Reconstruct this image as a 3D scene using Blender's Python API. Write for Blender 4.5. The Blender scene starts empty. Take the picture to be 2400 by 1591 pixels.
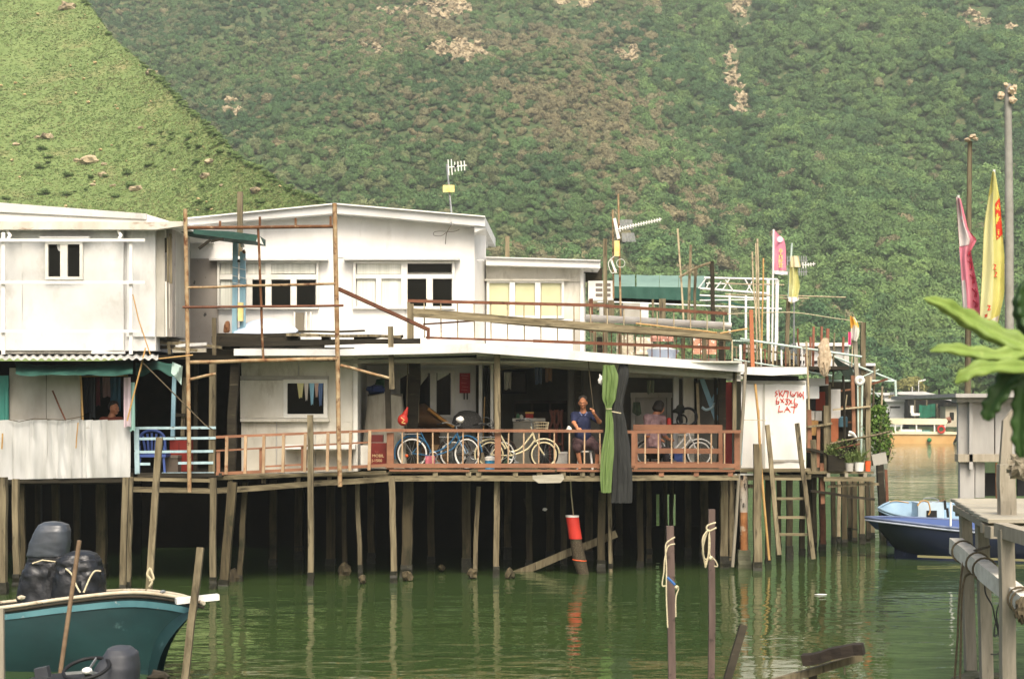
import bpy, bmesh, math, random
import numpy as np
from mathutils import Vector, Matrix, noise
random.seed(7); np.random.seed(7)
sc = bpy.context.scene
COL = sc.collection
V = Vector
PI = math.pi
# ------------------------------------------------------------------ camera
FP, HH, HY = 4000.0, 3.4, 967.0      # focal length in photo pixels, eye height, horizon row
cam_d = bpy.data.cameras.new('camera'); cam = bpy.data.objects.new('camera', cam_d); COL.objects.link(cam)
cam.location = (0, 0, HH); cam.rotation_euler = (PI/2, 0, 0)
cam_d.sensor_width = 36; cam_d.lens = 36*FP/2400; cam_d.shift_y = (HY-795.5)/2400
cam_d.clip_start = .1; cam_d.clip_end = 3000
cam_d.dof.use_dof = True; cam_d.dof.focus_distance = 36; cam_d.dof.aperture_fstop = 4.5
sc.camera = cam
# ------------------------------------------------------------------ light
SUN_EL, SUN_AZ = math.radians(52), math.radians(170)   # hazy sun high behind the camera, a little to the right
world = bpy.data.worlds.new('World'); sc.world = world; world.use_nodes = True
wn = world.node_tree; bg = wn.nodes['Background']
sky = wn.nodes.new('ShaderNodeTexSky'); sky.sky_type = 'NISHITA'; sky.sun_disc = False
sky.sun_elevation = SUN_EL; sky.sun_rotation = SUN_AZ; sky.air_density = 1.0; sky.dust_density = 7.0; sky.ozone_density = .6
wn.links.new(sky.outputs[0], bg.inputs[0]); bg.inputs[1].default_value = .15
sun_d = bpy.data.lights.new('sun', 'SUN'); sun = bpy.data.objects.new('sun', sun_d); COL.objects.link(sun)
sun_d.energy = 2.0; sun_d.angle = math.radians(28); sun_d.color = (1, .95, .85)
sdir = V((math.sin(SUN_AZ)*math.cos(SUN_EL), math.cos(SUN_AZ)*math.cos(SUN_EL), math.sin(SUN_EL)))
sun.rotation_euler = sdir.to_track_quat('Z', 'Y').to_euler()
sc.view_settings.view_transform = 'Standard'; sc.view_settings.look = 'None'
sc.view_settings.exposure = .62; sc.view_settings.gamma = 1
sc.cycles.use_denoising = True; sc.cycles.max_bounces = 4; sc.cycles.transparent_max_bounces = 6
sc.cycles.diffuse_bounces = 2; sc.cycles.glossy_bounces = 2; sc.cycles.volume_bounces = 0
sc.cycles.use_adaptive_sampling = True; sc.cycles.adaptive_threshold = .012
# ------------------------------------------------------------------ helpers
def W(px, py, Y): return V(((px-1200)*Y/FP, Y, HH+(HY-py)*Y/FP))
def m2(p, Y): return p*Y/FP            # pixels to metres at depth Y
def YF(px): return 34+(px-500)*2/1210  # depth of the main house front
def root_of(o):
    while o.parent is not None: o = o.parent
    return o
def tag(o, label=None, cat=None, group=None, kind=None):
    if label: o['label'] = label
    if cat: o['category'] = cat
    if group: o['group'] = group
    if kind: o['kind'] = kind
    return o
def thing(name, label, cat, loc, group=None):
    o = bpy.data.objects.new(name, None); COL.objects.link(o); o.location = loc; o.empty_display_size = .2
    return tag(o, label, cat, group)
class MB:
    def __init__(s, T=None): s.v = []; s.f = []; s.T = T
    def add(s, vs, fs):
        k = len(s.v); s.v += [V(q) for q in vs]; s.f += [tuple(i+k for i in f) for f in fs]; return s
    def box(s, a, b):
        x0, y0, z0 = a; x1, y1, z1 = b
        return s.add([(x0,y0,z0),(x1,y0,z0),(x1,y1,z0),(x0,y1,z0),(x0,y0,z1),(x1,y0,z1),(x1,y1,z1),(x0,y1,z1)],
              [(0,3,2,1),(4,5,6,7),(0,1,5,4),(1,2,6,5),(2,3,7,6),(3,0,4,7)])
    def bar(s, a, b, w, h=None, seg=1, jit=0, tap=1.0):
        a, b = V(a), V(b); h = h or w; d = (b-a).normalized()
        if abs(d.z) > .75: v = V((0,1,0)); u = v.cross(d).normalized(); v = d.cross(u).normalized(); w, h = w, h
        else: u = d.cross(V((0,0,1))).normalized(); v = u.cross(d).normalized(); w, h = h, w
        vs = []; fs = []
        for i in range(seg+1):
            t = i/seg; c = a.lerp(b, t); q = 1+(tap-1)*t
            if jit and 0 < i < seg: c = c+V((random.uniform(-jit,jit), random.uniform(-jit,jit), random.uniform(-jit,jit)))
            for (su, sv) in ((-1,-1),(1,-1),(1,1),(-1,1)): vs.append(c+u*su*w*q/2+v*sv*h*q/2)
        for i in range(seg):
            k = i*4
            for j in range(4): fs.append((k+j, k+(j+1)%4, k+4+(j+1)%4, k+4+j))
        fs += [(3,2,1,0), tuple(seg*4+j for j in range(4))]
        return s.add(vs, fs)
    def tube(s, pts, r, n=7, closed=False):
        pts = [V(p) for p in pts]; N = len(pts); rs = r if isinstance(r, (list, tuple)) else [r]*N
        vs = []; fs = []; u = None
        for i, p in enumerate(pts):
            if closed: d = pts[(i+1)%N]-pts[i-1]
            else: d = pts[min(i+1,N-1)]-pts[max(i-1,0)]
            d.normalize()
            if u is None:
                u = d.orthogonal().normalized()
            u = (u-d*u.dot(d))
            u = u.normalized() if u.length > 1e-6 else d.orthogonal().normalized()
            w = d.cross(u)
            for j in range(n):
                t = 2*PI*j/n; vs.append(p+(u*math.cos(t)+w*math.sin(t))*rs[i])
        for i in range(N if closed else N-1):
            for j in range(n):
                a, b = i*n+j, i*n+(j+1)%n; i2 = (i+1)%N
                fs.append((a, b, i2*n+(j+1)%n, i2*n+j))
        if not closed: fs += [tuple(range(n))[::-1], tuple((N-1)*n+j for j in range(n))]
        return s.add(vs, fs)
    def ring(s, c, ax, R, r, n=28, m=6, a0=0, a1=2*PI, sq=1):
        ax = V(ax).normalized(); u = ax.orthogonal().normalized()
        if abs(ax.z) < .9: u = (V((0,0,1))-ax*ax.z).normalized()
        w = ax.cross(u); full = abs(a1-a0-2*PI) < 1e-4
        k = n if full else n+1
        pts = [V(c)+(u*math.cos(a0+(a1-a0)*i/n)+w*math.sin(a0+(a1-a0)*i/n))*R for i in range(k)]
        return s.tube(pts, r, m, closed=full)
    def prism(s, poly, vec):
        n = len(poly); vec = V(vec); poly = [V(p) for p in poly]
        return s.add(poly+[p+vec for p in poly], [tuple(range(n))[::-1], tuple(range(n,2*n))]+[(i,(i+1)%n,n+(i+1)%n,n+i) for i in range(n)])
    def grid(s, nu, nv, fn, thick=None):
        A = [V(fn(i/nu, j/nv)) for j in range(nv+1) for i in range(nu+1)]; q = nu+1
        F = [(j*q+i, j*q+i+1, (j+1)*q+i+1, (j+1)*q+i) for j in range(nv) for i in range(nu)]
        if thick is None: return s.add(A, F)
        t = V(thick); K = len(A)
        B = [a+t for a in A]; F2 = [tuple(K+i for i in f[::-1]) for f in F]; E = []
        bd = [i for i in range(q)]+[j*q+nu for j in range(1,nv+1)]+[nv*q+i for i in range(nu-1,-1,-1)]+[j*q for j in range(nv-1,0,-1)]
        for a, b in zip(bd, bd[1:]+bd[:1]): E.append((b, a, K+a, K+b))
        return s.add(A+B, F+F2+E)
    def lathe(s, prof, c, ax=(0,0,1), n=18, cap=True, rf=None):
        ax = V(ax).normalized(); u = ax.orthogonal().normalized()
        if abs(ax.z) > .95: u = V((1,0,0))
        w = ax.cross(u); vs = []; fs = []
        for i, (r, z) in enumerate(prof):
            for j in range(n):
                t = 2*PI*j/n; q = r*(rf(t, i/(len(prof)-1)) if rf else 1)
                vs.append(V(c)+ax*z+(u*math.cos(t)+w*math.sin(t))*q)
        for i in range(len(prof)-1):
            for j in range(n): fs.append((i*n+j, i*n+(j+1)%n, (i+1)*n+(j+1)%n, (i+1)*n+j))
        if cap: fs += [tuple(range(n))[::-1], tuple((len(prof)-1)*n+j for j in range(n))]
        return s.add(vs, fs)
    def blob(s, c, r, sub=2, amp=.2, fr=1.5, seed=0, flat=False):
        bm = bmesh.new(); bmesh.ops.create_icosphere(bm, subdivisions=sub, radius=1)
        bm.verts.ensure_lookup_table(); r = V(r) if not isinstance(r, (int, float)) else V((r,r,r))
        vs = []
        for v in bm.verts:
            p = v.co.copy(); k = 1+amp*noise.fractal(p*fr+V((seed*3.1,seed*1.7,seed*.9)), 1, 2, 3)
            vs.append(V(c)+V((p.x*r.x, p.y*r.y, p.z*r.z))*k)
        fs = [tuple(q.index for q in f.verts) for f in bm.faces]; bm.free()
        return s.add(vs, fs)
    def ribbon(s, pts, w, nrm, up=0.0):
        # flat stroke with a little thickness, lying on a surface with normal nrm
        nrm = V(nrm)
        for a, b in zip(pts, pts[1:]):
            a, b = V(a), V(b); d = (b-a).normalized(); sd = nrm.cross(d)*w/2; e = d*w*.35
            s.prism([a-e-sd, a-e+sd, b+e+sd, b+e-sd], nrm*.003)
        return s
    def o(s, name, mat, parent=None, smooth=False, bevel=0, recalc=True):
        vs = [s.T@v for v in s.v] if s.T else s.v
        if parent is not None: org = root_of(parent).location.copy()
        else:
            xs = [v.x for v in vs]; ys = [v.y for v in vs]; zs = [v.z for v in vs]
            org = V(((min(xs)+max(xs))/2, (min(ys)+max(ys))/2, min(zs)))
        me = bpy.data.meshes.new(name); me.from_pydata([v-org for v in vs], [], s.f); me.validate()
        if recalc or bevel:
            bm = bmesh.new(); bm.from_mesh(me)
            if bevel: bmesh.ops.bevel(bm, geom=bm.edges[:], offset=bevel, segments=1, affect='EDGES')
            bmesh.ops.recalc_face_normals(bm, faces=bm.faces[:]); bm.to_mesh(me); bm.free()
        if smooth:
            me.polygons.foreach_set('use_smooth', [True]*len(me.polygons)); me.set_sharp_from_angle(angle=math.radians(48))
        if mat is not None: me.materials.append(mat)
        ob = bpy.data.objects.new(name, me); COL.objects.link(ob)
        if parent is not None: ob.parent = parent
        else: ob.location = org
        return ob
# pixel-measured builders: positions are read off the photograph at a real depth Y
def B(par, name, mat, x0, y0, x1, y1, Y, t, Y1=None, d=None, rnd=False, seg=1, jit=0, tap=1.0):
    a = W(x0, y0, Y); b = W(x1, y1, Y if Y1 is None else Y1); w = m2(t, Y); m = MB()
    if rnd:
        n = max(1, seg); pts = [a.lerp(b, i/n)+(V([random.uniform(-jit,jit) for _ in range(3)]) if 0 < i < n and jit else V()) for i in range(n+1)]
        m.tube(pts, w/2, 8)
    else: m.bar(a, b, w, m2(d, Y) if d else w, seg, jit, tap)
    return m.o(name, mat, par, smooth=rnd)
def R(par, name, mat, x0, y0, x1, y1, Y, dep):
    a = W(x0, y1, Y); b = W(x1, y0, Y); return MB().box((a.x, Y, a.z), (b.x, Y+dep, b.z)).o(name, mat, par)
def PL(par, name, mat, pts, Y, dep):
    return MB().prism([W(x, y, Y) for x, y in pts], (0, dep, 0)).o(name, mat, par)
def S(*pts): return [V(p) for p in pts]
def catmull(pts, n=6):
    pts = [V(p) for p in pts]; out = []
    for i in range(len(pts)-1):
        p0, p1, p2, p3 = pts[max(i-1,0)], pts[i], pts[i+1], pts[min(i+2,len(pts)-1)]
        for k in range(n):
            t = k/n; out.append(.5*((2*p1)+(p2-p0)*t+(2*p0-5*p1+4*p2-p3)*t*t+(3*p1-p0-3*p2+p3)*t**3))
    return out+[pts[-1]]
def copy_tree(o, loc=None, label=None, parent=None):
    c = o.copy(); COL.objects.link(c); c.parent = parent
    if loc is not None: c.location = loc
    if label: c['label'] = label
    for ch in list(o.children): copy_tree(ch, None, None, c)
    return c
# implicit bodies: smooth union of tapered capsules / ellipsoids turned into one continuous mesh
def sdf_mesh(prims, vox, k=.03):
    lo = np.array([1e9]*3); hi = -lo
    for p in prims:
        if p[0] == 'c':
            for q, r in ((p[1], p[3]), (p[2], p[4])): lo = np.minimum(lo, np.array(q)-r); hi = np.maximum(hi, np.array(q)+r)
        else: lo = np.minimum(lo, np.array(p[1])-max(p[2])); hi = np.maximum(hi, np.array(p[1])+max(p[2]))
    lo -= 4*vox+k; hi += 4*vox+k
    n = np.ceil((hi-lo)/vox).astype(int)+1
    ax = [lo[i]+vox*np.arange(n[i]) for i in range(3)]
    F = np.full(n, 1e3)
    for p in prims:
        if p[0] == 'c':
            a, b = np.array(p[1], float), np.array(p[2], float); l2 = np.minimum(a-p[3], b-p[4]); h2 = np.maximum(a+p[3], b+p[4])
        else: l2 = np.array(p[1])-np.array(p[2]); h2 = np.array(p[1])+np.array(p[2])
        kk = p[-1] if len(p) == (6 if p[0] == 'c' else 4) else k
        mg = kk*2+3*vox
        i0 = np.maximum(((l2-mg-lo)/vox).astype(int), 0); i1 = np.minimum(((h2+mg-lo)/vox).astype(int)+2, n)
        sl = tuple(slice(i0[i], i1[i]) for i in range(3))
        X = ax[0][sl[0]][:,None,None]; Yy = ax[1][sl[1]][None,:,None]; Z = ax[2][sl[2]][None,None,:]
        if p[0] == 'c':
            ba = b-a; t = np.clip(((X-a[0])*ba[0]+(Yy-a[1])*ba[1]+(Z-a[2])*ba[2])/max(ba.dot(ba),1e-9), 0, 1)
            d = np.sqrt((X-a[0]-t*ba[0])**2+(Yy-a[1]-t*ba[1])**2+(Z-a[2]-t*ba[2])**2)-(p[3]+t*(p[4]-p[3]))
        else:
            c, r = p[1], p[2]; q = np.sqrt(((X-c[0])/r[0])**2+((Yy-c[1])/r[1])**2+((Z-c[2])/r[2])**2); d = (q-1)*min(r)
        f = F[sl]; h = np.maximum(kk-np.abs(f-d), 0)/kk; F[sl] = np.minimum(f, d)-h*h*kk*.25
    ins = F < 0
    cn = np.zeros(np.array(n)-1, int); acc = np.zeros(tuple(np.array(n)-1)+(3,)); cnt = np.zeros(np.array(n)-1)
    def edge(axis):
        s0 = [slice(None)]*3; s1 = [slice(None)]*3; s0[axis] = slice(0,-1); s1[axis] = slice(1,None)
        f0, f1 = F[tuple(s0)], F[tuple(s1)]; cr = (f0 < 0) != (f1 < 0)
        idx = np.argwhere(cr); t = (f0[cr]/(f0[cr]-f1[cr])); return idx, t, f0[cr] < 0
    quads = []; E = [edge(a) for a in range(3)]
    for a in range(3):
        idx, t, neg = E[a]; pos = idx.astype(float); pos[:,a] += t
        o1, o2 = [(1,2),(2,0),(0,1)][a]
        cells = []
        for d1, d2 in ((-1,-1),(0,-1),(0,0),(-1,0)):
            c = idx.copy(); c[:,o1] += d1; c[:,o2] += d2; cells.append(c)
            np.add.at(acc, tuple(c.T), pos); np.add.at(cnt, tuple(c.T), 1)
        quads.append((cells, neg))
    act = np.argwhere(cnt > 0); vid = -np.ones(cnt.shape, int); vid[tuple(act.T)] = np.arange(len(act))
    vs = lo+vox*(acc[tuple(act.T)]/cnt[tuple(act.T)][:,None])
    fs = []
    for cells, neg in quads:
        q = np.stack([vid[tuple(c.T)] for c in cells], 1); q[~neg] = q[~neg][:,::-1]; fs.append(q)
    fs = np.concatenate(fs)
    m = MB(); m.v = [V(x) for x in vs.tolist()]; m.f = [tuple(x) for x in fs.tolist()]
    return m
# ------------------------------------------------------------------ materials
def lin(c):
    r = []
    for x in c[:3]:
        x = x/255; r.append(x/12.92 if x <= .04045 else ((x+.055)/1.055)**2.4)
    return tuple(r)+(1,)
MATS = {}
def wm(name, c1, c2=None, c3=None, sc_=2.0, st=(1,1,1), rough=.75, bump=.15, metal=0, rv=.12, t3=.60, sc3=1.2, st3=(1,1,1), spec=.3, trl=0, two=False, w3=.06, bd=.01):
    m = bpy.data.materials.new(name); m.use_nodes = True; nt = m.node_tree; N = nt.nodes; L = nt.links
    b = N['Principled BSDF']; b.inputs['Roughness'].default_value = rough; b.inputs['Metallic'].default_value = metal
    b.inputs['Specular IOR Level'].default_value = spec
    g = N.new('ShaderNodeNewGeometry')
    def nz(s, stretch, det=5, ro=.6):
        mp = N.new('ShaderNodeMapping'); mp.inputs['Scale'].default_value = stretch; L.new(g.outputs['Position'], mp.inputs['Vector'])
        n = N.new('ShaderNodeTexNoise'); n.inputs['Scale'].default_value = s; n.inputs['Detail'].default_value = det; n.inputs['Roughness'].default_value = ro
        L.new(mp.outputs[0], n.inputs['Vector']); return n.outputs['Fac']
    def ramp(f, a, b_):
        r = N.new('ShaderNodeMapRange'); r.inputs[1].default_value = a; r.inputs[2].default_value = b_; L.new(f, r.inputs[0]); return r.outputs[0]
    def mix(f, A, C):
        x = N.new('ShaderNodeMix'); x.data_type = 'RGBA'
        if hasattr(f, 'type'): L.new(f, x.inputs[0])
        else: x.inputs[0].default_value = f
        for s_, q in ((x.inputs[6], A), (x.inputs[7], C)):
            if isinstance(q, tuple): s_.default_value = q
            else: L.new(q, s_)
        return x.outputs[2]
    col = lin(c1); f1 = nz(sc_, st)
    if c2: col = mix(ramp(f1, .32, .68), lin(c1), lin(c2))
    if c3: col = mix(ramp(nz(sc3, st3, 8, .65), t3, t3+w3), col, lin(c3))
    if rv:
        oi = N.new('ShaderNodeObjectInfo'); h = N.new('ShaderNodeHueSaturation')
        r = N.new('ShaderNodeMapRange'); r.inputs[3].default_value = 1-rv; r.inputs[4].default_value = 1+rv; L.new(oi.outputs['Random'], r.inputs[0]); L.new(r.outputs[0], h.inputs['Value'])
        if isinstance(col, tuple): h.inputs['Color'].default_value = col
        else: L.new(col, h.inputs['Color'])
        col = h.outputs[0]
    if isinstance(col, tuple): b.inputs['Base Color'].default_value = col
    else: L.new(col, b.inputs['Base Color'])
    if bump:
        bp = N.new('ShaderNodeBump'); bp.inputs['Strength'].default_value = bump; bp.inputs['Distance'].default_value = bd; L.new(f1, bp.inputs['Height']); L.new(bp.outputs[0], b.inputs['Normal'])
    if trl:
        t = N.new('ShaderNodeBsdfTranslucent'); mx = N.new('ShaderNodeMixShader'); mx.inputs[0].default_value = trl
        if isinstance(col, tuple): t.inputs[0].default_value = col
        else: L.new(col, t.inputs[0])
        L.new(b.outputs[0], mx.inputs[1]); L.new(t.outputs[0], mx.inputs[2]); L.new(mx.outputs[0], N['Material Output'].inputs[0])
    MATS[name] = m; return m
white = wm('white_painted_metal', (230,228,222), (216,213,205), (176,170,154), sc_=1.6, st=(1,1,.6), sc3=2.2, st3=(1.8,1.8,.45), t3=.60, w3=.35, bump=.5, bd=.03, rv=.03, rough=.55)
white2 = wm('aged_white_metal', (214,214,210), (197,196,190), (160,155,142), sc_=1.3, st=(1,1,.8), sc3=1.8, st3=(1.1,1.1,.7), t3=.55, w3=.3, bump=.6, bd=.03, rv=.04, rough=.6)
stain = wm('rust_stained_fascia', (212,208,196), (186,179,162), (128,88,48), sc_=3, st=(1,1,.6), sc3=2.2, st3=(1,1,2.5), t3=.55, w3=.16, rough=.7, rv=.02)
grey_panel = wm('grey_sheet', (184,181,170), (158,153,140), (116,108,92), sc_=2.2, st=(1,1,.5), sc3=3, st3=(2,2,.3), t3=.62, w3=.15, rough=.65, bump=.3)
galv = wm('galvanised_sheet', (205,205,200), (176,176,170), (140,128,110), sc_=2.2, st=(2,2,.25), sc3=4, t3=.66, w3=.1, rough=.48, metal=.25, bump=.3, rv=.06)
mottle = wm('peeling_grey_wall', (168,160,150), (150,143,133), (72,70,66), sc_=1.5, sc3=5, t3=.635, w3=.02, st3=(1,1,.7), rough=.85)
cream = wm('cream_wall', (210,206,192), (190,185,168), (152,144,122), sc_=2, st=(1.2,1.2,.7), sc3=2.6, st3=(1.6,1.6,.5), t3=.53, w3=.25, rough=.7, bump=.25, rv=.03)
wood = wm('weathered_timber', (138,127,100), (84,75,56), (42,37,28), sc_=7, st=(1.8,1.8,.14), sc3=5, st3=(2.2,2.2,.3), t3=.54, w3=.14, rough=.9, bump=.5, rv=.22)
wood_h = wm('weathered_plank', (146,135,106), (92,83,62), (44,39,29), sc_=7, st=(.14,1.8,2.0), sc3=4, st3=(.3,2.2,2.5), t3=.55, w3=.14, rough=.9, bump=.5, rv=.2)
wood_dk = wm('rotten_dark_timber', (54,49,38), (36,33,25), (92,86,70), sc_=7, st=(.3,1.5,1.5), sc3=6, st3=(.3,2,2), t3=.6, w3=.12, rough=.95, bump=.6, rv=.2)
pile = wm('tide_stained_pile', (86,77,55), (50,44,32), (34,38,22), sc_=7, st=(1.8,1.8,.2), sc3=2.5, st3=(1,1,.6), t3=.54, w3=.15, rough=.9, bump=.5, rv=.25)
wood_lt = wm('pale_grey_timber', (158,150,132), (132,125,108), (96,88,72), sc_=10, st=(1.6,1.6,.2), sc3=9, st3=(3,3,.3), t3=.6, w3=.15, rough=.85, bump=.5, rv=.1)
deck_lt = wm('pale_deck_board', (178,172,154), (150,144,126), (108,100,84), sc_=9, st=(.2,1.6,1.6), sc3=7, t3=.62, w3=.15, rough=.85, bump=.4, rv=.12)
brown = wm('brown_painted_wood', (150,106,78), (124,86,64), (98,74,58), sc_=5, st=(.4,1,1), sc3=6, t3=.6, w3=.15, rough=.7, rv=.1)
baluster_m = wm('flaking_pale_paint', (186,164,132), (156,122,90), (130,86,58), sc_=8, st=(1,1,.4), sc3=8, t3=.6, rough=.75, rv=.12)
rust = wm('rusty_pipe', (118,80,50), (84,54,34), (176,160,126), sc_=9, st=(1,1,.5), sc3=5, st3=(1,1,.6), t3=.56, w3=.1, rough=.85, rv=.1)
rust_lt = wm('rust_spotted_pipe', (172,154,120), (134,98,62), (92,58,36), sc_=5, sc3=7, t3=.53, w3=.1, rough=.8, rv=.1)
rust_red = wm('red_rust_bar', (122,80,58), (94,60,44), (72,48,36), sc_=6, sc3=6, t3=.6, rough=.85, rv=.12)
mint = wm('mint_painted_pipe', (190,208,196), (168,186,174), (150,128,104), sc_=6, sc3=7, t3=.62, rough=.6, rv=.05)
ltblue = wm('light_blue_paint', (150,186,198), (128,166,182), (120,112,100), sc_=6, st=(1,1,.3), sc3=5, t3=.64, w3=.1, rough=.7, rv=.06)
paleblue = wm('pale_blue_rail', (176,200,204), (150,176,182), (110,112,106), sc_=7, sc3=8, t3=.6, rough=.65, rv=.06)
green_tarp = wm('green_tarp', (52,92,80), (34,66,58), (88,124,108), sc_=3, st=(1,1,2.4), sc3=4, t3=.62, w3=.12, rough=.6, bump=.6, bd=.02, rv=.05, trl=.15)
aw_lt = wm('faded_green_awning', (134,162,148), (118,146,134), None, sc_=2, rough=.6, rv=.02, trl=.25)
aw_dk = wm('green_awning', (54,94,80), (42,78,66), None, sc_=2, rough=.6, rv=.02, trl=.1)
lime = wm('lime_green_tarp', (118,140,82), (92,116,60), (170,184,134), sc_=7, st=(3,3,.3), sc3=9, st3=(4,4,.25), t3=.62, w3=.1, rough=.42, spec=.4, rv=.02, trl=.12)
black_net = wm('black_shade_net', (52,53,50), (36,37,35), (76,77,72), sc_=10, st=(3,3,.3), sc3=9, st3=(4,4,.2), t3=.6, w3=.15, rough=.7, rv=.02, trl=.1)
black_pl = wm('black_plastic_sheet', (34,36,38), (24,25,27), None, sc_=6, rough=.38, spec=.5, bump=.8, bd=.02, rv=.02)
under = wm('underdeck_shade_black', (22,20,15), (14,13,10), None, sc_=3, rough=1, rv=.1, spec=0)  # near-black colour stands in for the deep shade under the houses
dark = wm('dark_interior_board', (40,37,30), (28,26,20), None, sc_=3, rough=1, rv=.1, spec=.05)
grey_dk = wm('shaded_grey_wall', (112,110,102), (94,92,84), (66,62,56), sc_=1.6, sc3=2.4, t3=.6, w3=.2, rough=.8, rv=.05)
pw = wm('white_window_frame', (226,224,214), (210,207,194), None, sc_=4, rough=.5, rv=.03, bump=.05)
curtain = wm('white_curtain', (226,226,214), (196,197,182), None, sc_=7, st=(2.4,2.4,.05), rough=.9, rv=.02)
blind = wm('yellow_green_blind', (204,202,162), (194,192,150), None, sc_=2, rough=.6, rv=.01, bump=.05)
pvc = wm('grey_plastic_gutter', (196,192,182), (176,170,160), None, sc_=3, rough=.5, rv=.02)
conc = wm('mossy_concrete', (112,110,92), (84,86,64), (54,58,40), sc_=5, sc3=4, t3=.56, w3=.2, rough=.95, bump=.6)
bamboo = wm('bamboo', (190,154,98), (166,128,76), (134,100,60), sc_=5, st=(1,1,1.2), sc3=8, t3=.62, rough=.5, rv=.12)
bam_grey = wm('grey_bamboo', (184,170,138), (158,142,112), (120,106,80), sc_=5, sc3=7, t3=.6, rough=.6, rv=.12)
steel = wm('dull_steel', (170,172,170), (140,142,140), None, sc_=6, rough=.4, metal=.6, rv=.08)
rope_m = wm('pale_rope', (206,196,164), (176,164,130), None, sc_=30, rough=.9, rv=.1)
rope_dk = wm('dark_rope', (96,86,66), (70,62,46), None, sc_=30, rough=.9, rv=.1)
blk = wm('black_rubber', (26,26,26), None, None, rough=.6, rv=.1, bump=0)
red_p = wm('red_plastic', (206,62,48), (186,50,40), None, sc_=4, rough=.5, rv=.03)
orange_p = wm('orange_plastic', (226,96,48), None, None, rough=.5, rv=.02, bump=0)
white_p = wm('white_plastic', (236,234,226), (220,217,206), None, sc_=4, rough=.5, rv=.03)
yellow_p = wm('yellowed_plastic', (238,224,160), (226,196,112), None, sc_=7, rough=.5, rv=.02)
blue_p = wm('blue_plastic', (70,90,148), (60,78,132), None, sc_=4, rough=.45, rv=.02)
sky_p = wm('sky_blue_plastic', (60,150,196), None, None, rough=.45, rv=.02, bump=0)
pblue = wm('pale_blue_fibreglass', (202,214,230), (188,202,222), None, sc_=2, rough=.45, rv=.02)
skin = wm('skin', (196,136,100), (180,118,84), None, sc_=9, rough=.55, rv=.03, bump=.05)
hair_m = wm('dark_hair', (38,32,28), (58,52,46), None, sc_=40, rough=.6, rv=.05)
navy = wm('navy_polo_fabric', (48,54,84), (36,41,66), None, sc_=9, rough=.9, rv=.02, bump=.9, bd=.04)
maroon = wm('dark_plum_shorts', (88,66,66), (62,46,48), None, sc_=8, rough=.9, rv=.02, bump=.9, bd=.04)
pinkcl = wm('dusty_pink_shirt', (170,142,142), (140,110,112), None, sc_=10, rough=.9, rv=.02, bump=.9, bd=.04)
clothg = wm('grey_dust_cover', (176,170,152), (148,142,126), None, sc_=4, st=(2.5,2.5,.5), rough=.9, rv=.02, bump=.4)
def glass(name, c=(16,20,20), rough=.06):
    m = bpy.data.materials.new(name); m.use_nodes = True; b = m.node_tree.nodes['Principled BSDF']
    b.inputs['Base Color'].default_value = lin(c); b.inputs['Roughness'].default_value = rough; b.inputs['Specular IOR Level'].default_value = .22
    return m
dkglass = glass('dark_window_glass', (15,16,13), .12)
def flat(name, c, rough=.7): return wm(name, c, None, None, rough=rough, rv=0, bump=0)
# ================================================================== SETTING
def fr(x, y, s=0.0, o=4): return noise.fractal(V((x, y, s)), .9, 2.1, o)
def Zm(X, Y):
    d = Y-232; z = 1.2+(.40*d if d < 70 else 28+.52*(d-70)) if d > 0 else 1.2+d*.3
    k = min(1, max(0, d/60))
    z += k*(15*fr(X/75, Y/95, 1.3, 3)+3*fr(X/22, Y/24, 4.4, 3))
    g = abs(X-(.128*Y+5*math.sin(Y/34)))/13; z -= k*6*math.exp(-g*g)        # stream gully
    g2 = (X-(.05*Y-4))/40; z += k*5*math.exp(-g2*g2)                        # spur in the middle
    return z
def terrain(name, x0f, x1f, y0, y1, nx, ny, zf, mat):
    m = MB(); return m.grid(nx, ny, lambda u, v: (lambda Y: (lambda X: (X, Y, zf(X, Y)))(x0f(Y)+(x1f(Y)-x0f(Y))*u))(y0+(y1-y0)*v)).o(name, mat, None, smooth=True, recalc=False)
hill_m = wm('hill_undergrowth', (80,98,58), (56,76,44), (120,112,80), sc_=1.4, sc3=.6, t3=.52, w3=.15, rough=.95, bump=.6, bd=.5, rv=0)
mount = terrain('mountain', lambda Y: -(.37*Y+25), lambda Y: .37*Y+25, 228, 560, 150, 130, Zm, hill_m); tag(mount, kind='structure')
# ---- near grass spur on the left
RG = [(-700,-560),(-200,-330),(60,-120),(190,-4),(260,88),(350,172),(470,300),(560,376),(660,432),(765,488),(900,610),(1100,770),(1300,900),(1560,985)]
def ridge(px):
    for (a, b), (c, d) in zip(RG, RG[1:]):
        if px <= c: t = (px-a)/(c-a); return b+(d-b)*t
    return 985
def gh(u, v):
    px = -700+2260*u; pr = ridge(px)-9; Yr = 132+62*max(-.6, (480-pr)/480)
    t = v*1.45
    if t <= 1:
        Y = 112+(Yr-112)*t; zr = HH+(HY-pr)*Yr/FP; z = -1+(zr+1)*(t**1.08)
        X = (px-1200)*(Y*.55+Yr*.45)/FP
        X = (px-1200)*Y/FP
    else:
        Y = Yr+(t-1)*60; zr = HH+(HY-pr)*Yr/FP; z = zr-(t-1)*(t-1)*90-(t-1)*14; X = (px-1200)*Yr/FP
    e = min(1, max(0, (pr < 985)*t*3))
    z += e*(.55*fr(X/11, Y/11, 2.2, 3)+.06*fr(X/2, Y/2, 6.1, 3)) if t < 1.4 else 0
    return (X, Y, z)
grass_m = wm('grass_slope', (116,132,78), (100,118,66), (138,132,90), sc_=.5, st=(1,1,1.6), sc3=.22, t3=.54, w3=.2, rough=.95, bump=.8, bd=.2, rv=0)
gm = MB(); gm.grid(170, 90, gh); ghill = gm.o('grass_hill', grass_m, None, smooth=True, recalc=False); tag(ghill, kind='structure')
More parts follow.
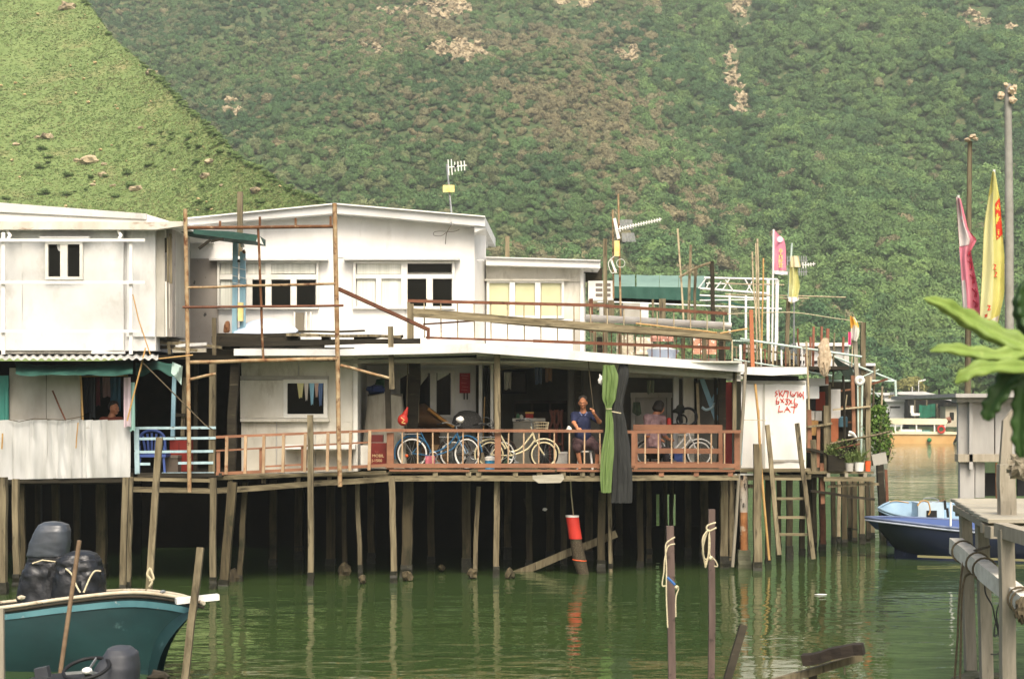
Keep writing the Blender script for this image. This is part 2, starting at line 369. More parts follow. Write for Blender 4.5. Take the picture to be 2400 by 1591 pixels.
# ---- water and far shore
def water_mat():
    m = bpy.data.materials.new('green_harbour_water'); m.use_nodes = True; nt = m.node_tree; N = nt.nodes; L = nt.links
    b = N['Principled BSDF']; b.inputs['Roughness'].default_value = .012; b.inputs['IOR'].default_value = 1.333
    g = N.new('ShaderNodeNewGeometry')
    def nz(s, st, det, off=0):
        mp = N.new('ShaderNodeMapping'); mp.inputs['Scale'].default_value = st; mp.inputs['Location'].default_value = (off,off,0); L.new(g.outputs['Position'], mp.inputs[0])
        n = N.new('ShaderNodeTexNoise'); n.inputs['Scale'].default_value = s; n.inputs['Detail'].default_value = det; n.inputs['Roughness'].default_value = .5; n.inputs['Distortion'].default_value = .4; L.new(mp.outputs[0], n.inputs['Vector']); return n.outputs['Fac']
    def mth(op, a, c):
        x = N.new('ShaderNodeMath'); x.operation = op
        for i, q in enumerate((a, c)):
            if isinstance(q, (int, float)): x.inputs[i].default_value = q
            else: L.new(q, x.inputs[i])
        return x.outputs[0]
    big = nz(.22, (1,1,1), 2, 7)                     # calmer and rougher patches
    small = nz(3.2, (1,1.7,1), 3); mid = nz(1.15, (.8,1.5,1), 2, 3); sw = nz(.42, (.7,1.4,1), 1, 11)
    h = mth('ADD', mth('ADD', mth('MULTIPLY', mid, .34), mth('MULTIPLY', sw, .5)), mth('MULTIPLY', mth('MULTIPLY', small, .075), mth('ADD', big, .25)))
    bp = N.new('ShaderNodeBump'); bp.inputs['Strength'].default_value = 1; bp.inputs['Distance'].default_value = WAVE; L.new(h, bp.inputs['Height']); L.new(bp.outputs[0], b.inputs['Normal'])
    x = N.new('ShaderNodeMix'); x.data_type = 'RGBA'; L.new(big, x.inputs[0]); x.inputs[6].default_value = lin((62,78,38)); x.inputs[7].default_value = lin((52,71,42)); L.new(x.outputs[2], b.inputs['Base Color'])
    return m
WAVE = .06
wat = MB().grid(30, 30, lambda u, v: (-200+400*u, -8+252*v, 0)).o('water', water_mat(), None, recalc=False); tag(wat, kind='structure')
sand = wm('shore_rubble', (128,120,98), (96,92,70), (64,76,44), sc_=1.2, sc3=.8, t3=.5, w3=.1, rough=.95, bump=.6, bd=.2, rv=0)
sh = MB().grid(60, 6, lambda u, v: (-180+360*u, 226+14*v, -.4+1.9*v**.5+.4*fr(u*30, v*3))).o('shore', sand, None, smooth=True, recalc=False); tag(sh, kind='structure')
# ---- scattered vegetation: one object per kind of growth, real leaf geometry on every instance
def leaf_mat(name, base, rough=.8):
    m = bpy.data.materials.new(name); m.use_nodes = True; nt = m.node_tree; N = nt.nodes; L = nt.links; b = N['Principled BSDF']
    b.inputs['Roughness'].default_value = rough; b.inputs['Specular IOR Level'].default_value = .2
    a = N.new('ShaderNodeAttribute'); a.attribute_type = 'INSTANCER'; a.attribute_name = 'tint'
    g = N.new('ShaderNodeNewGeometry'); n = N.new('ShaderNodeTexNoise'); n.inputs['Scale'].default_value = base; n.inputs['Detail'].default_value = 3; L.new(g.outputs['Position'], n.inputs['Vector'])
    r = N.new('ShaderNodeMapRange'); r.inputs[1].default_value = .3; r.inputs[2].default_value = .7; r.inputs[3].default_value = .7; r.inputs[4].default_value = 1.35; L.new(n.outputs['Fac'], r.inputs[0])
    h = N.new('ShaderNodeHueSaturation'); L.new(a.outputs['Color'], h.inputs['Color']); L.new(r.outputs[0], h.inputs['Value']); L.new(h.outputs[0], b.inputs['Base Color'])
    t = N.new('ShaderNodeBsdfTranslucent'); L.new(h.outputs[0], t.inputs[0]); mx = N.new('ShaderNodeMixShader'); mx.inputs[0].default_value = .2
    L.new(b.outputs[0], mx.inputs[1]); L.new(t.outputs[0], mx.inputs[2]); L.new(mx.outputs[0], N['Material Output'].inputs[0])
    return m
leafm = leaf_mat('tree_leaves', 2.0); tuftm = leaf_mat('grass_blades', .8)
def rnd_dir():
    while True:
        d = V((random.gauss(0,1), random.gauss(0,1), random.gauss(0,1)))
        if d.length > .1: return d.normalized()
def leaf_card(m, c, n, s):
    n = n.normalized(); u = n.orthogonal().normalized(); w = n.cross(u); a = random.uniform(0, 2*PI)
    u, w = u*math.cos(a)+w*math.sin(a), w*math.cos(a)-u*math.sin(a)
    m.add([c-u*s, c+w*s*.55+n*s*.1, c+u*s, c-w*s*.55+n*s*.1], [(0,1,2,3)])
def crown_mesh(lobes, n, leaf):
    m = MB()
    for (c, r) in lobes: m.blob(c, V(r)*.78, 1, .25, 1.3, random.random()*9)
    for _ in range(n):
        c, r = random.choice(lobes); d = rnd_dir()
        if d.z < -.35: d.z = -d.z*.5
        p = V(c)+V((d.x*r[0], d.y*r[1], d.z*r[2]))*random.uniform(.78, 1.08)
        leaf_card(m, p, d+rnd_dir()*.7, leaf*random.uniform(.6, 1.3))
    return m
def proto(name, m, mat):
    ob = m.o(name, mat, None, recalc=False); COL.objects.unlink(ob); ob.location = (0,0,0)
    return ob
def local(m):  # keep the mesh where it was modelled: origin at its foot
    return m
PROTO_TREES = []
for i in range(6):
    lob = [((random.uniform(-.45,.45), random.uniform(-.45,.45), random.uniform(.55,1.25)), (random.uniform(.5,.85), random.uniform(.5,.85), random.uniform(.4,.7))) for _ in range(random.choice((4,5,6)))]
    PROTO_TREES.append(proto('forest_tree', crown_mesh(lob, 900, .125), leafm))
PROTO_TUFT = []
for i in range(4):
    m = MB()
    for _ in range(16):
        a = random.uniform(0, 2*PI); r = random.uniform(0, .35); b = V((r*math.cos(a), r*math.sin(a), 0)); h = random.uniform(.5, 1); l = V((random.uniform(-.4,.4), random.uniform(-.4,.4), h)); s = V((math.cos(a+1.5), math.sin(a+1.5), 0))*.07
        m.add([b-s, b+s, b+l*.6+s*.7, b+l, b+l*.6-s*.7], [(0,1,2,3,4)])
    PROTO_TUFT.append(proto('grass_tuft', m, tuftm))
def scatter(name, protos, pts, scl, tint, kind='stuff'):
    col = bpy.data.collections.new(name+'_forms')
    for p in protos: col.objects.link(p)
    me = bpy.data.meshes.new(name); me.from_pydata(pts, [], [])
    n = len(pts)
    a = me.attributes.new('sc', 'FLOAT_VECTOR', 'POINT'); a.data.foreach_set('vector', [c for s in scl for c in s])
    a = me.attributes.new('rot', 'FLOAT_VECTOR', 'POINT'); a.data.foreach_set('vector', [c for _ in range(n) for c in (random.uniform(-.15,.15), random.uniform(-.15,.15), random.uniform(0,6.28))])
    a = me.attributes.new('pick', 'INT', 'POINT'); a.data.foreach_set('value', [random.randrange(len(protos)) for _ in range(n)])
    a = me.attributes.new('tint', 'FLOAT_COLOR', 'POINT'); a.data.foreach_set('color', [c for t in tint for c in t])
    ob = bpy.data.objects.new(name, me); COL.objects.link(ob)
    ng = bpy.data.node_groups.new(name, 'GeometryNodeTree'); ng.interface.new_socket('Geometry', in_out='INPUT', socket_type='NodeSocketGeometry'); ng.interface.new_socket('Geometry', in_out='OUTPUT', socket_type='NodeSocketGeometry')
    N = ng.nodes; L = ng.links; gi = N.new('NodeGroupInput'); go = N.new('NodeGroupOutput'); mp = N.new('GeometryNodeMeshToPoints'); ip = N.new('GeometryNodeInstanceOnPoints'); ci = N.new('GeometryNodeCollectionInfo')
    ci.inputs['Collection'].default_value = col; ci.inputs['Separate Children'].default_value = True; ci.inputs['Reset Children'].default_value = True
    ip.inputs['Pick Instance'].default_value = True
    def na(nm, ty):
        x = N.new('GeometryNodeInputNamedAttribute'); x.data_type = ty; x.inputs[0].default_value = nm; return x.outputs[0]
    L.new(gi.outputs[0], mp.inputs[0]); L.new(mp.outputs[0], ip.inputs['Points']); L.new(ci.outputs[0], ip.inputs['Instance'])
    L.new(na('pick','INT'), ip.inputs['Instance Index']); L.new(na('rot','FLOAT_VECTOR'), ip.inputs['Rotation']); L.new(na('sc','FLOAT_VECTOR'), ip.inputs['Scale']); L.new(ip.outputs[0], go.inputs[0])
    md = ob.modifiers.new('scatter', 'NODES'); md.node_group = ng
    return ob
def proj(X, Y, Z): return 1200+X*FP/Y, HY-(Z-HH)*FP/Y
def cmix(a, b, t): return tuple(x+(y-x)*t for x, y in zip(a, b))
ROCKZ = [(1040,20,60,28),(1075,122,75,26),(870,122,36,14),(930,28,50,14),(1345,10,55,14),(1738,35,32,42),(1720,130,26,26),(1712,185,30,34),(1738,245,22,36),(2290,60,40,40),(2370,75,22,14),(1470,130,34,26),(1250,110,16,18),(2395,180,14,16),(1180,50,22,16),(545,255,26,22)]
G1, G2, G3 = lin((100,128,76)), lin((72,104,66)), lin((122,148,86)); BR = lin((150,140,106)); BR2 = lin((130,128,96))  # tints kept pale so the colour carries part of the hill haze
pts = []; scl = []; tin = []
for _ in range(64000):
    Y = 236+(548-236)*random.random()**.8; X = random.uniform(-.34*Y-8, .36*Y+8)
    Z = Zm(X, Y); px, py = proj(X, Y, Z)
    if py < -420: continue
    if px < 700 and (Y < 290 or py > ridge(px)+60): continue
    rk = any(((px-a)/b)**2+((py-c)/d)**2 < 1 for a, c, b, d in ROCKZ)
    if rk and random.random() < .86: continue
    n1 = 1.3*fr(X/42, Y/48, 3.3, 3); n2 = fr(X/9, Y/9, 8.8, 2)
    sh = max(0, min(1, 1-abs((px-1230)-(.35*(py-300)))/480))*max(0, min(1, (700-py)/350))      # dry scrub belt on the spur
    t = cmix(G2, G1, max(0, min(1, .5+n1*.9+random.uniform(-.3,.3))))
    if px > 1500 and random.random() < .25+.5*n2: t = cmix(t, G3, .6)
    if py > 640 and random.random() < .5: t = cmix(t, G3, .5)
    lowb = fr(X/32, Y/44, 6.6, 3)
    if random.random() < sh*(.38+1.5*lowb)+.03: t = cmix(BR, BR2, random.random())
    elif px < 1500 and random.random() < .3: t = cmix(t, BR, .4)
    k = random.uniform(.8, 1.2); t = tuple(c*k for c in t[:3])+(1,)
    s = (.75+1.25*random.random()**1.8)*(1.1 if px > 1500 else .82)*(1.25 if py > 600 else 1 if py > 350 else .85)*(1.5 if random.random() < .04 else 1)
    if rk or random.random() < .12: s *= .5
    pts.append((X, Y, Z-.25*s)); scl.append((s, s, s*random.uniform(.8, 1.25))); tin.append(t)
forest = scatter('forest', PROTO_TREES, pts, scl, tin); tag(forest, 'dense green and brown woodland covering the mountainside', 'forest', kind='stuff')
# grass and low scrub on the near spur
GA, GB_, GC = lin((140,159,104)), lin((122,143,88)), lin((160,155,112))
pts = []; scl = []; tin = []
for _ in range(90000):
    u = random.uniform(.20, .66); v = random.uniform(.12, .72)
    p = gh(u, v); px, py = proj(*p)
    if not (-160 < px < 790 and -160 < py < 600): continue
    n1 = fr(p[0]/6, p[1]/6, 5.5, 3)
    t = cmix(GB_, GA, max(0, min(1, .5+n1*1.2)));
    if random.random() < .28+.4*fr(p[0]/3, p[1]/3, 9.1, 2): t = cmix(t, GC, .7)
    k = random.uniform(.9, 1.1); s = random.uniform(.12, .26)
    pts.append((p[0], p[1], p[2]-.04)); scl.append((s*1.6, s*1.6, s*.6)); tin.append(tuple(c*k for c in t[:3])+(1,))
gr = scatter('grass', PROTO_TUFT, pts, scl, tin); tag(gr, 'bright green grass on the steep slope behind the left house', 'grass', kind='stuff')
pts = []; scl = []; tin = []
for _ in range(1500):
    u = random.uniform(.20, .66); v = random.uniform(.12, .69) if _ < 900 else random.uniform(.682, .7); p = gh(u, v); px, py = proj(*p)
    if fr(p[0]/7, p[1]/7, 1.5, 3)+(py-300)/900+(.6 if v > .68 else 0) < random.uniform(.05, .75): continue
    s = random.uniform(.12, .4) if _ < 900 else random.uniform(.1, .34); t = cmix(lin((108,132,78)), lin((130,150,92)), random.random())
    pts.append(p); scl.append((s*1.3, s*1.3, s*.8)); tin.append(t[:3]+(1,))
shr = scatter('scrub', PROTO_TREES[:4], pts, scl, tin); tag(shr, 'dark green low scrub dotted over the grass slope', 'scrub', kind='stuff')
# ---- rocks
rock_m = wm('pale_granite', (186,170,138), (150,134,104), (92,84,64), sc_=.9, sc3=.9, t3=.52, w3=.08, rough=.95, bump=.8, bd=.3, rv=.12)
def hit(px, py, zf, y0, y1):
    Y = y0
    while Y < y1:
        p = W(px, py, Y)
        if zf(p.x, Y) >= p.z: return p
        Y += .8
    return None
OUT = [('pale bare rock outcrop at the top of the middle slope', 1040,20,58,26,12),('scatter of pale boulders below the top outcrop, above the antenna', 1075,122,70,24,16),
 ('small pale rock patch left of the scattered boulders', 870,122,32,12,6),('brownish rock slab high on the slope left of the top outcrop', 930,28,44,12,6),('wide pale rock band at the top edge right of centre', 1345,10,50,12,8),
 ('topmost rock face in the steep gully', 1738,35,26,40,9),('middle rock face in the steep gully', 1714,160,22,46,11),('lowest tapering rock face in the steep gully', 1736,245,17,38,9),
 ('pale rocks high on the far right slope above the flagpoles', 2290,60,34,36,9),('tan rock patch on the dry scrub right of the middle', 1470,130,28,20,5),('pair of pale rocks at the right edge of the slope', 2372,78,16,14,3),('small yellowish rocks in the woods beside the grass ridge', 545,258,24,18,6)]
for lb, cx, cy, rx, ry, n in OUT:
    c = hit(cx, cy, Zm, 236, 556)
    if c is None: continue
    T = thing('rock_outcrop', lb, 'rock', (c.x, c.y, Zm(c.x, c.y)-1), 'rock outcrops on the mountainside')
    for i in range(int(n*1.7)):
        a = random.uniform(0, 2*PI); q = random.random()**.5; p = hit(cx+rx*q*math.cos(a), cy+ry*q*math.sin(a), Zm, 236, 556)
        if p is None: continue
        s = random.uniform(.35, 1.0)*(1.3 if 'gully' in lb or 'top' in lb else 1)
        MB().blob((p.x, p.y, Zm(p.x, p.y)+.15*s), (s*1.35, s, s*random.uniform(.7,1.5)), 3, .95, 1.9, random.random()*20).o('rock', rock_m, T)
def hit_g(px, py):
    pr = ridge(px); best = None
    for i in range(0, 70):
        v = i/100; q = gh((px+700)/2260, v); a, b = proj(*q)
        if b <= py: return V(q)
    return V(gh((px+700)/2260, .66))
GR = [(110,335,16,'long tan boulder low on the left of the grass slope'),(88,328,8,'upright small boulder beside the long tan one'),(212,388,22,'flat white slab in the grass'),(244,396,9,'small white stone right of the flat slab'),(240,420,11,'tan boulder below the flat white slab'),(320,455,16,'tall pale boulder above the left roof'),(482,422,14,'flat white rock high on the right of the grass'),(492,390,12,'thin white rock streak near the ridge'),(600,452,16,'flat pale rock close to the timber post'),(38,340,9,'small pale boulder at the left edge of the grass'),(330,310,8,'small yellow stone in the middle of the grass'),(355,178,14,'tan boulder sitting on the ridge line'),(180,390,9,'small pale stone left of the flat white slab'),(218,436,8,'little tan stone above the left roof'),(265,438,8,'pale stone between the roof and the slab'),(160,22,22,'reddish crumbling rock near the top of the ridge'),(408,408,7,'pair of small ochre stones in mid grass'),(520,440,7,'small grey stone near the white rock')]
for px, py, s, lb in GR:
    p = hit_g(px, py); r = m2(s, p.y)
    tag(MB().blob((p.x, p.y, p.z+r*.1), (r, r*.8, r*.55), 2, .5, 1.5, px).o('boulder', rock_m), lb, 'boulder', 'boulders on the grass slope')

pebm = wm('ochre_stone', (196,176,132), (172,148,104), None, sc_=2, rough=.9, rv=0)
PB_ = [proto('stone_form', MB().blob((0,0,0), (1,.8,.6), 1, .4, 1.5, i), pebm) for i in range(3)]
pts = []; scl = []; tin = []
for _ in range(420):
    u = random.uniform(.20, .66); v = random.uniform(.14, .69); p = gh(u, v); px, py = proj(*p)
    if fr(p[0]/5, p[1]/5, 7.7, 3) < random.uniform(-.2,.35): continue
    s = random.uniform(.06, .24); pts.append((p[0], p[1], p[2]+.08)); scl.append((s, s, s)); tin.append((1,1,1,1))
st_ = scatter('stones', PB_, pts, scl, tin); tag(st_, 'small ochre stones strewn over the grass slope', 'stones', kind='stuff')
# ================================================================== LEFT HOUSE
def window(par, x0, y0, x1, y1, Y, panes, fr=7, pm=None, out=.05):
    # frame ring built from four bars with panes set back inside; panes = [(x0,y0,x1,y1,material)]
    m = MB(); a = W(x0, y1, Y); b = W(x1, y0, Y); f = m2(fr, Y)
    m.box((a.x, Y-out, a.z), (b.x, Y+.02, a.z+f)).box((a.x, Y-out, b.z-f), (b.x, Y+.02, b.z)).box((a.x, Y-out, a.z+f), (a.x+f, Y+.02, b.z-f)).box((b.x-f, Y-out, a.z+f), (b.x, Y+.02, b.z-f))
    w = m.o('window', pw, par)
    for (p0, q0, p1, q1, mt) in panes:
        R(w, 'pane' if mt is dkglass else ('curtain' if mt is curtain else 'blind'), mt, p0, q0, p1, q1, Y+.012, .012)
    return w
def sheet(par, name, mat, x0, y0, x1, y1, Y, amp=.02, fq=2.0, nu=10, nv=10, seed=0, fold=None, y0b=None, y1b=None, thick=.012):
    # a metal or cloth sheet with real dents or folds
    y0b = y0 if y0b is None else y0b; y1b = y1 if y1b is None else y1b
    def fn(u, v):
        px = x0+(x1-x0)*u; py = (y0+(y0b-y0)*u)*(1-v)+(y1+(y1b-y1)*u)*v; p = W(px, py, Y)
        p.y += amp*noise.fractal(V((u*fq*2+seed, v*fq+seed*.7, seed)), 1, 2, 3)
        if fold: p.y += fold*math.sin(u*2*PI*nu/4+seed)
        return p
    return MB().grid(nu, nv, fn, (0, thick, 0)).o(name, mat, par, smooth=True)
Y1 = 33.6
LH = thing('stilt_house', 'pale grey metal-clad house with two stacked boxes at the left edge', 'house', (W(200,1000,Y1).x, Y1+2, 0))
# upper box
m = MB(); a = W(-260, 822, Y1+.25); b = W(365, 520, Y1+.25); m.box((a.x, Y1+.25, a.z), (b.x, Y1+4.2, b.z)); m.o('wall', white2, LH)
for (x0, x1, y1) in ((-250,52,821),(52,290,821),(297,364,789)):
    sheet(LH, 'wall_panel', white2, x0, 536, x1, y1, Y1+(.16 if x1 < 295 else .2), .06, 1.6, 14, 14, x0*.13+3)
R(LH, 'skirting', grey_panel, 10, 822, 214, 829, Y1+.2, .1)
R(LH, 'skirting', white2, 214, 821, 292, 829, Y1+.17, .1)
R(LH, 'side_panel', grey_panel, 366, 536, 386, 789, Y1+.3, 1.2); R(LH, 'side_panel', mottle, 387, 536, 404, 789, Y1+.5, 1.5); R(LH, 'side_panel', grey_panel, 405, 536, 412, 788, Y1+.8, 1.5)
for (x, y0, y1, t, mt) in ((388,558,592,4,wood_dk),(393,556,662,4,wood),(400,548,665,5,wood),(389,660,788,4,pw),(397,665,770,3,grey_panel)): B(LH, 'side_batten', mt, x, y0, x+1, y1, Y1+.28, t)
PL(LH, 'roof', white, [(-260,462),(0,476),(343,502),(398,519),(430,519),(430,530),(-260,524)], Y1-.05, 4.6)
PL(LH, 'parapet', white2, [(-260,461),(0,475),(343,501),(343,514),(0,497),(-260,484)], Y1-.09, .06)
PL(LH, 'fascia', stain, [(-260,519),(0,519),(180,519),(340,520),(432,519),(432,529),(365,538),(0,538),(-260,538)], Y1-.12, .16)
window(LH, 107, 566, 195, 656, Y1+.13, [(115,569,141,648,dkglass),(158,569,186,648,dkglass)], 7)
R(LH, 'window_mullion', pw, 141, 573, 158, 649, Y1+.09, .05)
R(LH, 'window_hood', white2, 92, 554, 209, 558, Y1-.02, .22)
for x in (17, 277): 
    m = MB(); m.tube([W(x,538,Y1-.02), W(x+2,545,Y1-.02), W(x+7,553,Y1-.1), W(x+1,561,Y1-.25)], .035, 8); m.o('drain_spout', white_p, LH, smooth=True)
# white guard rail in front of the upper box
RL = thing('guard_rail', 'white three-bar guard rail in front of the left upper box', 'railing', W(170,780,Y1-.45))
for y in (563, 662, 776): B(RL, 'rail', white, -120, y, 340, y, Y1-.45, 7, d=5)
for x in (8, 307): B(RL, 'post', white, x, 545 if x < 100 else 562, x, 830, Y1-.4, 8, d=5)
# corrugated lean-to roof
def corr(par, x0, x1, y0, y1, Ya, Yb, waves, mat, name='corrugated_sheet'):
    def fn(u, v):
        p = W(x0+(x1-x0)*u, y0+(y1-y0)*v, Ya+(Yb-Ya)*v); p.z += .022*math.sin(u*2*PI*waves); return p
    return MB().grid(waves*6, 2, fn, (0,0,.008)).o(name, mat, par, smooth=True)
for i in range(6): corr(LH, -410+i*130, -281+i*130+2, 829-1, 842, Y1+.9, Y1-.75+.01*i, 7, galv)
R(LH, 'roof_edge', white2, -400, 826, 345, 831, Y1+.6, .1)
# ground floor shack
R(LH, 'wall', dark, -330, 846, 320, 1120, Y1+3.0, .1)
R(LH, 'floor', wood_dk, -330, 1108, 322, 1122, Y1+.1, 3.2)
sheet(LH, 'wall_panel', grey_panel, 22, 862, 108, 985, Y1+.12, .03, 1.5, 6, 6, 2); sheet(LH, 'wall_panel', grey_panel, 109, 864, 189, 984, Y1+.13, .03, 1.5, 6, 6, 5)
R(LH, 'wall_panel', grey_panel, -330, 846, -10, 1000, Y1+.12, .04)
xs = [-330,-285,-240,-200,-155,-110,-60,-8,30,72,110,138,166,194,218,252,305]
for i, (x0, x1) in enumerate(zip(xs, xs[1:])):
    sheet(LH, 'skirt_sheet', galv, x0-2, 985, x1, 1126-(x0+110)*.02, Y1-.05-.012*(i%2), .05, 1.7, 6, 8, i*3.7, None, 983, 1126-(x1+110)*.02)
def pole(par, name, mat, pts, Y, t, seg=1): 
    m = MB(); P_ = [W(x, y, Y) for x, y in pts]; m.tube(P_, m2(t,Y)/2, 7); return m.o(name, mat, par, smooth=True)
pole(LH, 'window_pole', bamboo, [(188,864),(191,920),(194,985)], Y1-.02, 5)
pole(LH, 'brace_stick', rust_red, [(123,915),(140,955),(154,985)], Y1-.05, 4)
pole(LH, 'brace_stick', bamboo, [(183,990),(180,1020),(178,1050)], Y1-.2, 3)
pole(LH, 'brace_stick', bamboo, [(6,1015),(5,1040),(4,1052)], Y1-.2, 4)
pole(LH, 'tie_wire', rope_dk, [(20,983),(45,988),(80,981),(150,984),(196,975)], Y1-.12, 2)
weed = wm('wet_black_weed', (44,42,30), (30,30,20), (66,64,44), sc_=9, sc3=12, t3=.58, rough=.6, rv=.1, bump=.8, bd=.02)
# stilts of the left house
def stilt(par, x, y0, yw, t, mat=None, dx=0, d=None):
    Y = 13600/(yw-HY); s = B(par, 'stilt', mat or wood, x, y0, x+dx, yw+14, Y, t, d=d or t, seg=5, jit=.012)
    k = random.uniform(14, 34); f = (yw-k-y0)/(yw+14-y0)
    m = MB(); m.bar(W(x+dx*f, yw-k, Y), W(x+dx, yw+14, Y), m2(t*1.12,Y), m2((d or t)*1.12,Y), 5, .012, 1.12); m.o('tide_weed', weed, s)
    return s
for (x, y0, yw, t, dx) in ((6,1118,1392,20,0),(37,1122,1375,14,2),(52,1124,1368,10,3),(296,1118,1384,14,-8),(306,1118,1378,11,-6),(238,1124,1352,22,0),(130,1124,1345,16,2),(-60,1120,1390,18,0),(-150,1120,1388,16,0),(-240,1120,1390,18,0),(-310,1120,1385,16,2),(180,1124,1330,14,1),(90,1124,1325,14,0)): stilt(LH, x, y0, yw, t, wood if yw > 1370 else pile, dx)
B(LH, 'floor_beam', wood_dk, -330, 1130, 312, 1124, Y1, 11); B(LH, 'floor_beam', wood_dk, -120, 1132, 330, 1128, Y1+1.6, 11)
R(LH, 'underdeck_shade_sheet', under, -400, 1112, 330, 1420, 41, .1)  # added black sheet that makes the dark beneath the left house
# tarp awning under the lean-to
m = MB()
def tf(u, v):
    px = 36+(312-36)*u; sag = 4*math.sin(u*PI*3+.5)+3*math.sin(u*17); py = 850+6*math.sin(u*5)*(1-v)+(30+sag*.4-3*(u<.05))*v*(1-.15*abs(u-.5))
    p = W(px, py, Y1-.1-.62*v); p.y += .06*math.sin(u*21+v*3)*v; p.z += .02*fr(u*9, v*5, 3); return p
m.grid(40, 8, tf, (0,.006,.006)); tag(m.o('tarp_awning', green_tarp, None, smooth=True), 'dark green tarp awning sagging under the corrugated eaves', 'tarp')
m = MB(); m.grid(14, 6, lambda u, v: W(318+(410-318)*u, 850+3*math.sin(u*9)+(24+6*math.sin(u*7+1))*v, Y1+.1-.5*v), (0,.006,.006)); tag(m.o('tarp_awning', green_tarp, None, smooth=True), 'small dark green tarp over the blue-railed balcony', 'tarp')
m = MB(); m.grid(6, 8, lambda u, v: W(404+(24)*u-3*v, 848+10*u+(26+18*u)*v, Y1-.3+.1*math.sin(u*6+v*3)), (0,.01,0)); tag(m.o('cloth_rag', flat('faded_mint_cloth',(176,198,188)), None, smooth=True), 'faded pale cloth rag hanging beside the rusty pole', 'rag')
# teal curtain at the picture edge, clothes in the opening, pale banner strip
def hang(name, mat, x0, x1, y0, y1, Y, folds, lab, cat, top=None, taper=0, grp=None, wob=.03):
    def fn(u, v):
        q = (u-.5)*(1-taper*v)+.5; p = W(x0+(x1-x0)*q, y0+(y1-y0)*v+2*math.sin(u*7)*v, Y); p.y += wob*math.sin(u*2*PI*folds+v)*(.4+v); return p
    o = MB().grid(max(6, folds*5), 6, fn, (0,.006,0)).o(name, mat, None, smooth=True); return tag(o, lab, cat, grp)
hang('curtain_cloth', flat('teal_cloth',(64,128,116)), -40, 20, 880, 1018, Y1-.02, 4, 'teal curtain cloth hanging at the left picture edge', 'curtain')
CL = 'clothes drying in the left opening'
for i, (x0, x1, y1, c, lb) in enumerate(((196,212,968,(40,42,48),'black trousers drying in the left opening'),(208,222,980,(70,74,76),'dark grey shirt drying in the left opening'),(224,234,950,(96,40,40),'dark red strip of cloth drying in the left opening'),(240,258,930,(140,112,108),'dusty pink towel drying in the left opening'),(258,282,962,(54,88,104),'blue work shirt drying in the left opening'))):
    hang('hanging_garment', flat('garment_cloth', c, .9), x0, x1, 884, y1, Y1+.5+.05*i, 2, lb, 'clothes', grp=CL)
pole(None, 'drying_pole', bamboo, [(185,882),(300,880)], Y1+.45, 3); tag(bpy.data.objects['drying_pole'], 'bamboo drying pole across the left opening', 'pole')
hang('banner_strip', flat('pale_pink_cloth',(206,186,190)), 290, 306, 884, 1000, Y1-.25, 1, 'faded pink banner strip tied beside the left opening', 'banner', taper=-.1)
hang('banner_strip', flat('pale_green_cloth',(150,190,178)), 303, 316, 896, 1010, Y1-.22, 1, 'pale green banner strip next to the pink one', 'banner')
tag(pole(None, 'bamboo_pole', bamboo, [(341,815),(330,860),(312,930),(298,986)], Y1-.55, 4), 'leaning bamboo pole at the corner of the left shack', 'pole')
tag(pole(None, 'bamboo_pole', bamboo, [(311,690),(325,750),(352,830)], Y1-.5, 3), 'thin bamboo cane leaning on the white guard rail', 'pole')
tag(pole(None, 'bamboo_pole', bamboo, [(360,842),(452,832)], Y1-.3, 3), 'short bamboo cane lying across to the rusty pole', 'pole')
tag(pole(None, 'stay_cable', rope_dk, [(333,848),(405,920),(480,995),(498,1006)], Y1-.6, 3), 'taut cable running down over the balcony', 'cable')
# ================================================================== LINK BALCONY between the houses
YB = 33.9
LB = thing('timber_balcony', 'dim timber balcony with pale blue rails between the two houses', 'balcony', W(410,1120,YB))
R(LB, 'floor', wood_dk, 312, 1108, 520, 1118, YB-.2, 4)
B(LB, 'floor_beam', wood_h, 310, 1122, 506, 1126, YB-.2, 8); B(LB, 'floor_beam', wood_h, 312, 1146, 506, 1150, YB-.1, 12)
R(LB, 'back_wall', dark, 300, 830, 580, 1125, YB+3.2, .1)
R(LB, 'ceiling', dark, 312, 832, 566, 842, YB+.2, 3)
for (y, x0, x1, dy) in ((1003,318,506,-1),(1028,324,506,-2),(1059,324,500,-2),(1087,322,352,0),(1085,418,500,-1),(1110,380,502,-1)): B(LB, 'rail', paleblue, x0, y, x1, y+dy, YB-.15, 6, d=4)
B(LB, 'rail_post', paleblue, 320, 1000, 322, 1110, YB-.18, 11, d=6)
B(LB, 'post', ltblue, 409, 880, 405, 1022, YB+.6, 9); B(LB, 'post', wood, 434, 884, 428, 1022, YB+.7, 9); B(LB, 'crossbar', wood_dk, 400, 972, 440, 972, YB+.65, 7)
B(LB, 'post', wood, 499, 850, 497, 1145, YB-.1, 15, d=12); stilt(LB, 500, 1120, 1380, 14, wood)
stilt(LB, 545, 1130, 1372, 20, pile, -22); stilt(LB, 575, 1130, 1362, 12, pile, -14)
B(LB, 'column', wood_dk, 552, 845, 540, 1110, YB+.5, 20, seg=4, jit=.02); B(LB, 'column', wood_dk, 460, 850, 458, 1110, YB+1.2, 9)
R(LB, 'side_wall', dark, 545, 840, 566, 1110, YB+1.4, 2)
